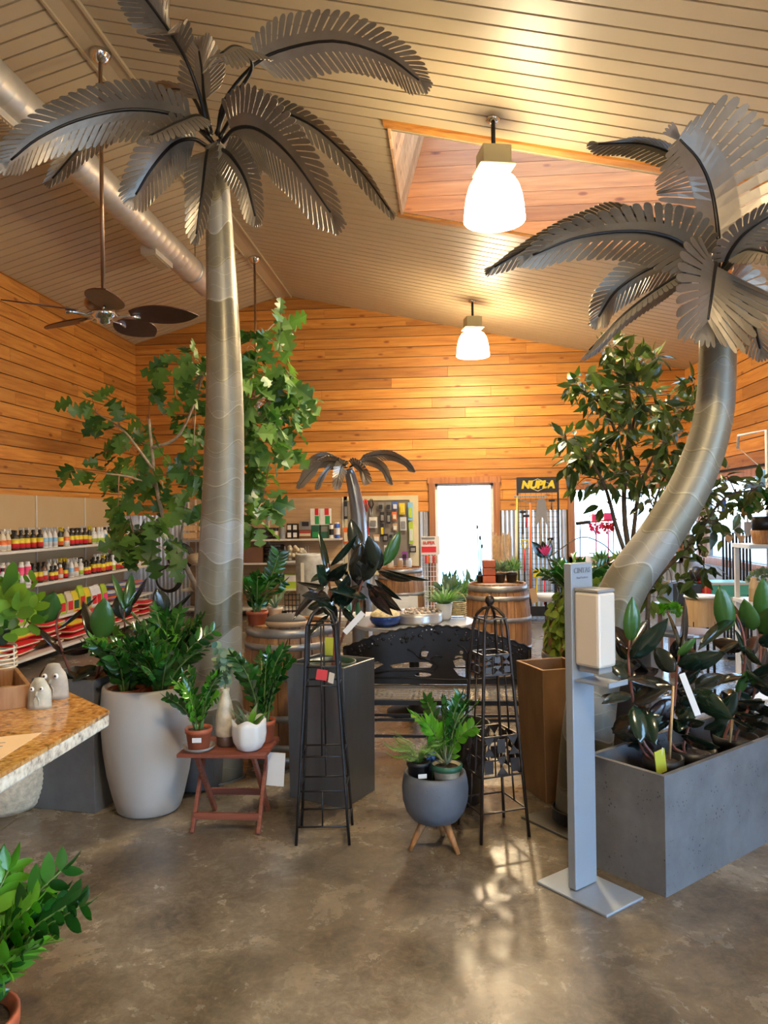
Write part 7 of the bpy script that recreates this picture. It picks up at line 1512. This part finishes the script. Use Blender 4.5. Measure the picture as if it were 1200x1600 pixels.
# barrel 4 with tools jars
q = P(626, 900, 9.6); barrel((q.x, 9.6, 0), .90, .25, .29, 'distant oak barrel with its head showing, in front of the pegboard')
for k, (dx, col, lab) in enumerate(((-.12, 'c_cream', 'cream jar at the left of the distant barrel head'), (.0, 'c_tan', 'tan jar in the middle of the distant barrel head'), (.11, 'c_pale', 'pale jar at the right of the distant barrel head'))):
    b_ = V((q.x+dx, 9.5, .901)); t = thing('glass_jar', tuple(b_), lab, 'jar'); MB().lathe([(.0001, 0), (.035, 0), (.038, .01), (.038, .08), (.03, .095), (.0001, .096)], 16, b_).build('body', col, t, smooth=True); MB().lathe([(.031, .09), (.032, .11), (.0001, .111)], 16, b_).build('lid', 'galvanised', t, smooth=True)
# stone-like cylinder with tag on the pale shelf
b_ = P(488, 900, 6.5); b_ = V((b_.x, 6.47, .716)); t = thing('cylinder_planter', tuple(b_), 'tall grey stone textured cylinder planter with a cream tag strip', 'planter'); MB().lathe([(.0001, 0), (.125, 0), (.132, .02), (.135, .50), (.13, .515), (.118, .515), (.115, .45), (.0001, .44)], 34, b_).build('body', 'stone_grey', t, smooth=True); MB().box(b_+V((-.055, -.125, .36)), (.028, .01, .17)).build('tag_strip', 'c_cream', t)
t = thing('white_crate', (-.40, 6.32, .721), 'small white plastic crate with price card on the back of the zinc table', 'crate'); c = V((-.38, 6.33, .721))
for (dx, dy, a, b) in ((0, -.07, .17, .006), (0, .07, .17, .006), (-.085, 0, .006, .14), (.085, 0, .006, .14)):
    for k in range(5): MB().box(c+V((dx, dy, .02+.03*k)), (a, b, .02)).build('slat', 'c_white', t)
MB().box(c+V((.09, -.08, .09)), (.07, .003, .16)).build('price_card', 'card_white', t)
# planting seen through and beside the door
for k, (px, y0, h, m_, lab) in enumerate(((700, 905, .42, 'sage_leaf', 'grey green leafy plant in a black pot, left of the door opening'), (716, 905, .34, 'grass_leaf', 'low leafy plant in a black pot in front of the door opening'), (735, 905, .40, 'sage_leaf', 'dark bushy plant in a black pot in front of the door, right side'), (752, 900, .38, 'zz_leaf', 'dark green bushy plant in a black pot by the right door jamb'), (704, 940, .35, 'zz_leaf', 'dark plant in a black pot on the floor behind the white fluted pot'))):
    b_ = P(px, 960, 9.6+.2*k); z_ = .25; b_.z = 0; t = thing('potted_plant', tuple(b_), lab, 'plant', 'potted plants before the back door'); nursery_pot(t, b_, .14, .45, 'nursery_black'); mb = MB()
    for j in range(110):
        d = sphere_rot(rd); d.z = abs(d.z)*1.3+.1; p = b_+Z*.45+V((d.x*.13, d.y*.13, d.z*h*.55*rd.random())); mb.leaf(p, d.normalized(), sphere_rot(rd), .13, .04, lance, .2, .2, 4)
    mb.build('foliage', m_, t, smooth=True)
# ================================================================= plants round the third barrel
c3 = V((b3_.x+.06, 5.45, .873))
b_ = c3+V((-.10, -.05, 0)); t = thing('zz_plant', tuple(b_), 'leafy dark green zz plant on the barrel left of the sanitizer stand', 'plant'); nursery_pot(t, b_, .08, .11, 'nursery_black'); zz_plant(t, b_+Z*.09, 14, .26, .22, .075, rd, bright=.15)
b_ = c3+V((.06, -.10, 0)); t = thing('pothos_plant', tuple(b_), 'trailing lime and olive pothos spilling down the barrel beside the sanitizer stand', 'plant'); nursery_pot(t, b_, .10, .13, 'nursery_black'); st = MB(); fo = MB()
for k in range(22):
    a = R(rd.uniform(150, 300)); o = V((math.cos(a), math.sin(a), 0)); dn = rd.uniform(.15, .55); rr_ = rd.uniform(.20, .30)
    sp = spline([b_+Z*.12, b_+o*rr_*.6+Z*rd.uniform(.16, .24), b_+o*rr_*1.1+Z*.02, b_+o*(rr_*1.2)-Z*dn*.6, b_+o*(rr_*1.22)-Z*dn], 16); st.tube(sp, .0025, 4)
    for i in range(2, 16): 
        for s in (-1, 1): d = (V((-o.y, o.x, 0))*s*.7+o*.4-Z*.4+sphere_rot(rd)*.4).normalized(); fo.leaf(sp[i], d, (o+Z*.3+sphere_rot(rd)*.3), rd.uniform(.055, .085), .05, lambda q: math.sin(PI*q**.65)**.8 if q < 1 else 0, .15, .2, 5)
st.build('stems', 'stem_green', t); fo.build('foliage', 'pothos_leaf', t, smooth=True)
b_ = V((P(945, 900, 5.55).x, 5.55, .873)); b_.x = c3.x+.14; b_.y = 5.55; t = thing('potted_plant', tuple(b_), 'olive leaved plant at the back of the barrel behind the sanitizer stand', 'plant'); nursery_pot(t, b_, .07, .1, 'nursery_black'); zz_plant(t, b_+Z*.09, 10, .18, .22, .07, rd, mat='pothos_leaf')
q = P(846, 865, 5.7); b_ = V((c3.x-.16, 5.50, .873)); t = thing('orchid', tuple(b_), 'dark leaved orchid with pink veined bloom on a long arching stem', 'plant'); nursery_pot(t, b_, .045, .08, 'c_cream'); mb = MB(); Yo = 5.45
LP(mb, (852, 872), (832, 847), Yo, Yo-.05, .07, 10); LP(mb, (855, 872), (862, 848), Yo, Yo, .05, 20); LP(mb, (856, 870), (846, 845), Yo, Yo+.03, .05, -20); mb.build('leaves', 'rubber_leaf', t, smooth=True)
MB().tube(spline([b_+Z*.07, P(858, 878, Yo), P(853, 868, Yo)], 6), .004, 5).build('stem', 'stem_red', t); MB().tube(spline([P(858, 870, Yo), P(880, 855, Yo), P(900, 842, Yo), P(920, 840, Yo), P(945, 852, Yo), P(958, 866, Yo)], 16), .004, 6).build('arching_stem', 'bark_dark', t, smooth=True)
mb = MB()
for k in range(6): LP(mb, (852, 868), (842+k*4, 850+abs(k-3)*2), Yo-.03, Yo-.06, .02, rd.uniform(-40, 40), lance)
mb.build('bloom', 'c_pink', t, smooth=True)
q = P(853, 932, 7.9); t = thing('bird_bath', (q.x, 7.9, 0), 'white shallow dish on a slim stand below the tool display', 'bird bath'); MB().lathe([(.0001, 0), (.05, .0), (.10, .04), (.105, .08), (.098, .08), (.085, .045), (.0001, .02)], 28, (q.x, 7.9, q.z-.05)).build('dish', 'white_enamel', t, smooth=True); MB().tube([(q.x, 7.9, .02), (q.x, 7.9, q.z-.05)], .012, 8).build('stand', 'black_iron', t); MB().lathe([(.0001, 0), (.11, 0), (.10, .02), (.0001, .022)], 20, (q.x, 7.9, 0)).build('foot', 'black_iron', t)
# pink ornaments before the window
for k, (px, y0, y1, lab) in enumerate(((931, 803, 860, 'bright pink ruffled garden ornament on a stem before the window, left'), (950, 801, 865, 'pink and orange ruffled garden ornament on a stem before the window, right'))):
    a, b = P(px, y0, 10.6), P(px, y1, 10.6); b.z = 0; t = thing('garden_ornament', tuple(b), lab, 'ornament', 'pink garden ornaments'); MB().tube([a, b], .009, 6).build('stem', 'c_pink', t)
    MB().box(a+Z*-.06, (.11, .10, .12)).build('top', 'c_pink', t, bevel=.02); mb = MB()
    for j in range(60): d = sphere_rot(rd); mb.leaf(a+V((d.x*.05, d.y*.05, -.14-abs(d.z)*.10)), d, sphere_rot(rd), .06, .04, roundp, .2, .3, 3)
    mb.build('ruffles', ['c_pink', 'c_red'][k], t, smooth=True); MB().lathe([(.0001, 0), (.07, 0), (.07, .02), (.0001, .02)], 16, b).build('foot', 'black_iron', t)
a = P(900, 818, 9.8); t = thing('long_handled_tool', tuple(a), 'long red shafted tool with a dark grip held level before the window', 'tool'); b = P(965, 811, 9.8); MB().tube([a, a.lerp(b, .35)], .022, 8).build('grip', 'black_plastic', t, smooth=True); MB().tube([a.lerp(b, .3), b], .009, 8).build('shaft', 'c_red', t, smooth=True)
for (u, nm) in ((.1, 'hook'), (.9, 'hook')): q = a.lerp(b, u); MB().tube([q+V((0, .12, .0)), q-Z*.025, q-Z*.02+V((0, .1, -.9))], .006, 5).build(nm, 'black_iron', t)
MB().box((a.x*.5+b.x*.5, 10.0, .44), (.5, .18, .88)).build('rack', 'white_enamel', t, bevel=.01)
q = P(917, 850, 8.6); t = thing('watering_can', (q.x, 8.6, 0.75), 'white metal funnel shaped can standing before the window', 'watering can'); c = V((q.x, 8.6, .901)); t.location = c; t['_w'] = tuple(c)
MB().lathe([(.0001, 0), (.07, 0), (.075, .01), (.05, .14), (.03, .17)], 24, c).build('body', 'white_enamel', t, smooth=True); MB().tube([c+V((-.06, 0, .03)), c+V((-.14, 0, .12)), c+V((-.17, 0, .20))], [.015, .01, .012], 8).build('spout', 'white_enamel', t, smooth=True); MB().tube([c+V((.06, 0, .03)), c+V((.13, 0, .10)), c+V((.10, 0, .2)), c+V((.02, 0, .2))], .008, 6).build('handle', 'white_enamel', t, smooth=True)
t = thing('plant_table', (q.x+.1, 8.7, 0), 'dark slatted plant table before the back window', 'table'); 
for k in range(5): MB().box((q.x+.15, 8.45+.12*k, .885), (1.0, .10, .03)).build('slat', 'black_iron', t)
for sx_, sy_ in ((-.3, -.22), (.6, -.22), (-.3, .28), (.6, .28)): MB().box((q.x+sx_, 8.67+sy_, .435), (.04, .04, .87)).build('leg', 'black_iron', t)
for k, (dx, m_, lab) in enumerate(((.16, 'grass_leaf', 'small grassy plant at the left of the slatted plant table'), (.36, 'pothos_leaf', 'olive leafed plant in the middle of the slatted plant table'), (.55, 'fern_leaf', 'bushy fern like plant at the right of the slatted plant table'))):
    b_ = V((q.x+dx, 8.6, .901)); t = thing('potted_plant', tuple(b_), lab, 'plant', 'plants on the slatted table'); nursery_pot(t, b_, .07, .10, 'terracotta'); mb = MB()
    for j in range(60): d = sphere_rot(rd); d.z = abs(d.z)+.2; mb.leaf(b_+Z*.1, d.normalized(), sphere_rot(rd), rd.uniform(.08, .17), .03, lance, .2, .3, 4)
    mb.build('foliage', m_, t, smooth=True)
# ================================================================= right hand displays
t = thing('drum_table', tuple(FL(1078, 1075)*1.0), 'round grey topped low table behind the rubber plants', 'table'); c = FL(1070, 985, .72); c0 = V((c.x, c.y, 0)); t.location = c0; t['_w'] = tuple(c0)
MB().lathe([(.0001, .69), (.19, .69), (.20, .70), (.20, .715), (.19, .72), (.0001, .72)], 36, c0).build('tabletop', 'table_zinc', t, smooth=False); MB().lathe([(.0001, 0), (.13, 0), (.13, .02), (.03, .05), (.03, .69)], 20, c0).build('pedestal', 'black_iron', t, smooth=True)
b_ = c0+V((-.10, .02, .721)); t = thing('potted_plant', tuple(b_), 'small round leaved plant in a pale green cup on the round grey table', 'plant'); MB().lathe([(.0001, 0), (.035, 0), (.045, .11), (.04, .11), (.03, .03), (.0001, .03)], 20, b_).build('cup', 'c_pale', t, smooth=True); mb = MB()
for j in range(60): d = sphere_rot(rd); d.z = abs(d.z); mb.leaf(b_+Z*.11+d*.05, d.normalized(), sphere_rot(rd), .055, .045, roundp, .1, .2, 5)
mb.build('foliage', 'zz_bright', t, smooth=True); MB().box(b_+V((.0, -.046, .055)), (.035, .004, .04)).build('label', 'c_cream', t)
q = P(1095, 972, 6.6); c0 = V((q.x, 6.6, 0)); t = thing('bamboo_drum', tuple(c0), 'white topped drum with a pale bamboo panel front, behind the round grey table', 'stool'); zt_ = P(1095, 932, 6.6).z
MB().lathe([(.0001, zt_-.01), (.13, zt_-.01), (.135, zt_), (.13, zt_+.012), (.0001, zt_+.014)], 30, c0).build('top', 'white_enamel', t, smooth=True); MB().lathe([(.12, zt_-.24), (.12, zt_-.012)], 30, c0).build('bamboo_panel', 'pale_wood', t, smooth=True)
for k in range(4): a = PI/4+PI/2*k; MB().tube([c0+V((.11*math.cos(a), .11*math.sin(a), 0)), c0+V((.11*math.cos(a), .11*math.sin(a), zt_-.2))], .012, 6).build('leg', 'black_iron', t)
# long display table with bins
zt_ = P(1140, 948, 7.4).z; q0, q1 = P(1040, 948, 7.4), P(1196, 948, 7.4)
t = thing('display_table', ((q0.x+q1.x)/2, 7.6, 0), 'long dark display table before the right hand window carrying bins', 'table'); MB().box(((q0.x+q1.x)/2, 7.6, zt_-.02), (q1.x-q0.x, .5, .04)).build('tabletop', 'c_brown', t)
for x in (q0.x+.05, q1.x-.05):
    for y in (7.4, 7.8): MB().box((x, y, (zt_-.04)/2), (.05, .05, zt_-.04)).build('leg', 'c_brown', t)
z1_ = boxt('storage_bin', 1114, 1168, 930, 947, 7.45, .3, 'c_pale', 'lower pale teal translucent storage bin under the striped rods', 'bin', z=zt_+.001, parts=(('rim', 'c_teal', 0, 1, .85, 1),)); boxt('storage_bin', 1113, 1172, 908, 928, 7.45, .32, 'c_teal', 'upper teal translucent storage bin under the striped rods', 'bin', z=z1_+.001, parts=(('rim', 'c_pale', 0, 1, .8, 1),))
zz1 = boxt('storage_bin', 1052, 1096, 910, 946, 7.45, .3, 'c_black', 'black storage bin left of the teal bins', 'bin', z=zt_+.001); boxt('storage_bin', 1097, 1111, 908, 946, 7.47, .3, 'c_red', 'narrow red bin between the black and teal bins', 'bin', z=zt_+.001, parts=(('ridge', 'c_orange', .3, .5, 0, 1),))
b_ = P(1088, 905, 7.6); b_.z = zz1; t = thing('gazing_ball', tuple(b_), 'dark glossy ball resting on the black storage bin', 'ball'); MB().sph(b_+Z*.075, .075, 20, 14).build('ball', 'c_black', t, smooth=True); MB().lathe([(.0001, 0), (.04, 0), (.045, .01), (.035, .014)], 16, b_).build('ring', 'chrome', t)
# striped rods before the side window
t = thing('rod_display', tuple(P(1150, 905, 8.4)), 'rack of upright black rods standing in front of the bright side window', 'rack'); q = P(1154, 910, 8.4); t.location = (q.x, 8.4, 0); t['_w'] = (q.x, 8.4, 0)
xa, xb = P(1130, 870, 8.4).x, P(1172, 870, 8.4).x
for k in range(9): x = xa+(xb-xa)*k/8; MB().tube([(x, 8.4, .03), (x, 8.4, P(1150, 832, 8.4).z)], .012, 6).build('rod', 'black_iron', t)
for z_ in (.05, .5): MB().box(((xa+xb)/2, 8.4, z_), (xb-xa+.05, .04, .02)).build('rail', 'black_iron', t)
MB().box(((xa+xb)/2, 8.4, .015), (xb-xa+.05, .3, .03)).build('foot', 'black_iron', t)
for k, (px, lab) in enumerate(((1139, 'tan heart shaped paddle, left one hanging on the black rods'), (1158, 'tan heart shaped paddle, right one hanging on the black rods'))):
    a = P(px, 838, 8.33); t = MB().prism([(-.04, 0), (-.02, .02), (0, .005), (.02, .02), (.04, 0), (.03, -.04), (0, -.08), (-.03, -.04)], a, (1, 0, 0), (0, 0, 1), .008).build('paddle', 'c_tan', None, loc=a, bevel=.002); tag(t, lab, 'tool', 'paddles on the black rods')
for k, (px, lab) in enumerate(((1152, 'grey trowel blade, left one above the black rods'), (1168, 'grey trowel blade, right one above the black rods'))):
    a = P(px, 815, 8.33); t = thing('trowel', tuple(a), lab, 'tool', 'trowels above the black rods'); MB().prism([(-.04, 0), (.04, 0), (.035, -.12), (0, -.17), (-.035, -.12)], a, (1, 0, 0), (0, 0, 1), .006).build('blade', 'dull_zinc', t, bevel=.002); MB().tube([a, a+Z*.10], .010, 6).build('handle', 'c_pale', t)
for k, (px, py, col, lab) in enumerate(((1131, 790, 'c_blue', 'deep blue hanging card before the side window'), (1156, 787, 'c_sky', 'light blue hanging card before the side window'), (1176, 790, 'c_teal', 'green hanging card before the side window'))):
    a = P(px, py-10, 8.6); t = thing('hanging_card', tuple(a), lab, 'card', 'cards before the side window'); MB().box(a-Z*.07, (.05, .012, .14)).build('card', col, t, bevel=.003); MB().tube([a, a+V((0, 0, .06)), V((a.x+.3, a.y, a.z+.1))], .003, 4).build('hanger', 'chrome', t)
q0_ = P(1169, 851, 5.7).x; a = P(1196, 748, 6.4); t = thing('blue_bag', tuple(a-Z*.1), 'blue printed bag hanging at the right edge of the photo', 'bag'); mb = MB(); mb.sph(a, .075, 14, 10, (1, .4, 1)); mb.build('body', 'c_sky', t, smooth=True); MB().tube([a+Z*.06, V((q0_+.2, 6.42, 2.06))], .004, 5).build('loop', 'c_white', t)
# shelf at the right edge with pots
zs1 = P(1185, 851, 5.7).z; q0, q1 = P(1169, 851, 5.7).x, P(1169, 851, 5.7).x+.75
t = thing('plant_shelf', ((q0+q1)/2, 5.85, 0), 'white two level plant shelf at the right edge behind the rubber plants', 'shelving'); zs2 = P(1185, 940, 5.7).z
for z_ in (zs1, zs2, .2): MB().box(((q0+q1)/2, 5.85, z_-.015), (q1-q0, .34, .03)).build('shelf', 'white_enamel', t, bevel=.003)
for x in (q0+.02, q1-.02): MB().box((x, 5.98, zs1/2), (.03, .03, zs1-.03)).build('post', 'white_enamel', t)
MB().tube([(q0+.25, 5.98, .02), (q0+.25, 5.98, 2.15), (q0+.2, 6.4, 2.15), (q0+.2, 6.42, 2.05)], .012, 8).build('hanging_pole', 'white_enamel', t, smooth=True)
def wood_pot_plant(px, z, Y, w, hp, matp, lab, leafm, hh, n, L_, cup=None):
    b_ = P(px, 900, Y); b_.z = z+.001; t = thing('potted_plant', tuple(b_), lab, 'plant'); MB().lathe([(.0001, 0), (w*.75, 0), (w*.85, .01), (w, hp), (w*.9, hp), (w*.8, hp*.8), (.0001, hp*.8)], 26, b_).build('pot', matp, t, smooth=True)
    if cup: MB().lathe([(.0001, hp-.01), (w*.85, hp-.01), (w*.95, hp+.10), (w*.85, hp+.10), (.0001, hp+.08)], 24, b_).build('inner_pot', cup, t, smooth=True); hp += .1
    mb = MB()
    for j in range(n): d = sphere_rot(rd); d.z = abs(d.z)*.9+.1; mb.leaf(b_+Z*hp+V((d.x*w, d.y*w, d.z*hh*.6)), d.normalized(), (camn(b_)+sphere_rot(rd)).normalized(), L_*rd.uniform(.7, 1.1), L_*.6, oval, .15, .25, 5)
    mb.build('foliage', leafm, t, smooth=True)
wood_pot_plant(1193, zs1, 5.8, .085, .10, 'teak', 'dark green plant in a black pot set in a wooden pot, top right shelf', 'zz_leaf', .25, 70, .10, 'nursery_black'); wood_pot_plant(1193, zs2, 5.8, .09, .12, 'teak', 'dense grey green plant in a square wooden pot on the lower right shelf', 'sage_leaf', .14, 120, .04)
b_ = P(1178, 938, 5.7); b_.z = zs2+.001; t = thing('bamboo_vase', tuple(b_), 'pale bamboo bottle vase on the lower right shelf', 'vase'); MB().lathe([(.0001, 0), (.032, 0), (.034, .01), (.033, .09), (.0345, .095), (.033, .10), (.026, .14), (.02, .155), (.021, .17), (.0001, .17)], 22, b_).build('body', 'pale_wood', t, smooth=True)
# yellow tree-cap cloth etc: corner hose reels by the back left corner
for k, (px, py, lab) in enumerate(((262, 905, 'black coiled hose hung low in the back left corner'), (280, 870, 'black coiled hose hung higher in the back left corner'))):
    q = P(px, py, 11.55); t = thing('coiled_hose', tuple(q), lab, 'hose', 'coiled hoses in the back left corner')
    for j in range(4): MB().tube([q+V(((.17+.012*j)*math.cos(a), .02*j, (.17+.012*j)*math.sin(a))) for a in [2*PI*i/26 for i in range(26)]], .012, 6, closed=True).build('coil', 'black_plastic', t, smooth=True)
    MB().tube([q+V((0, 0, .18)), q+V((0, .1, .22)), q+V((0, .15, .22))], .008, 5).build('hook', 'black_iron', t)
# ================================================================= tidy
for o in bpy.data.objects:
    if '_w' in o: del o['_w']
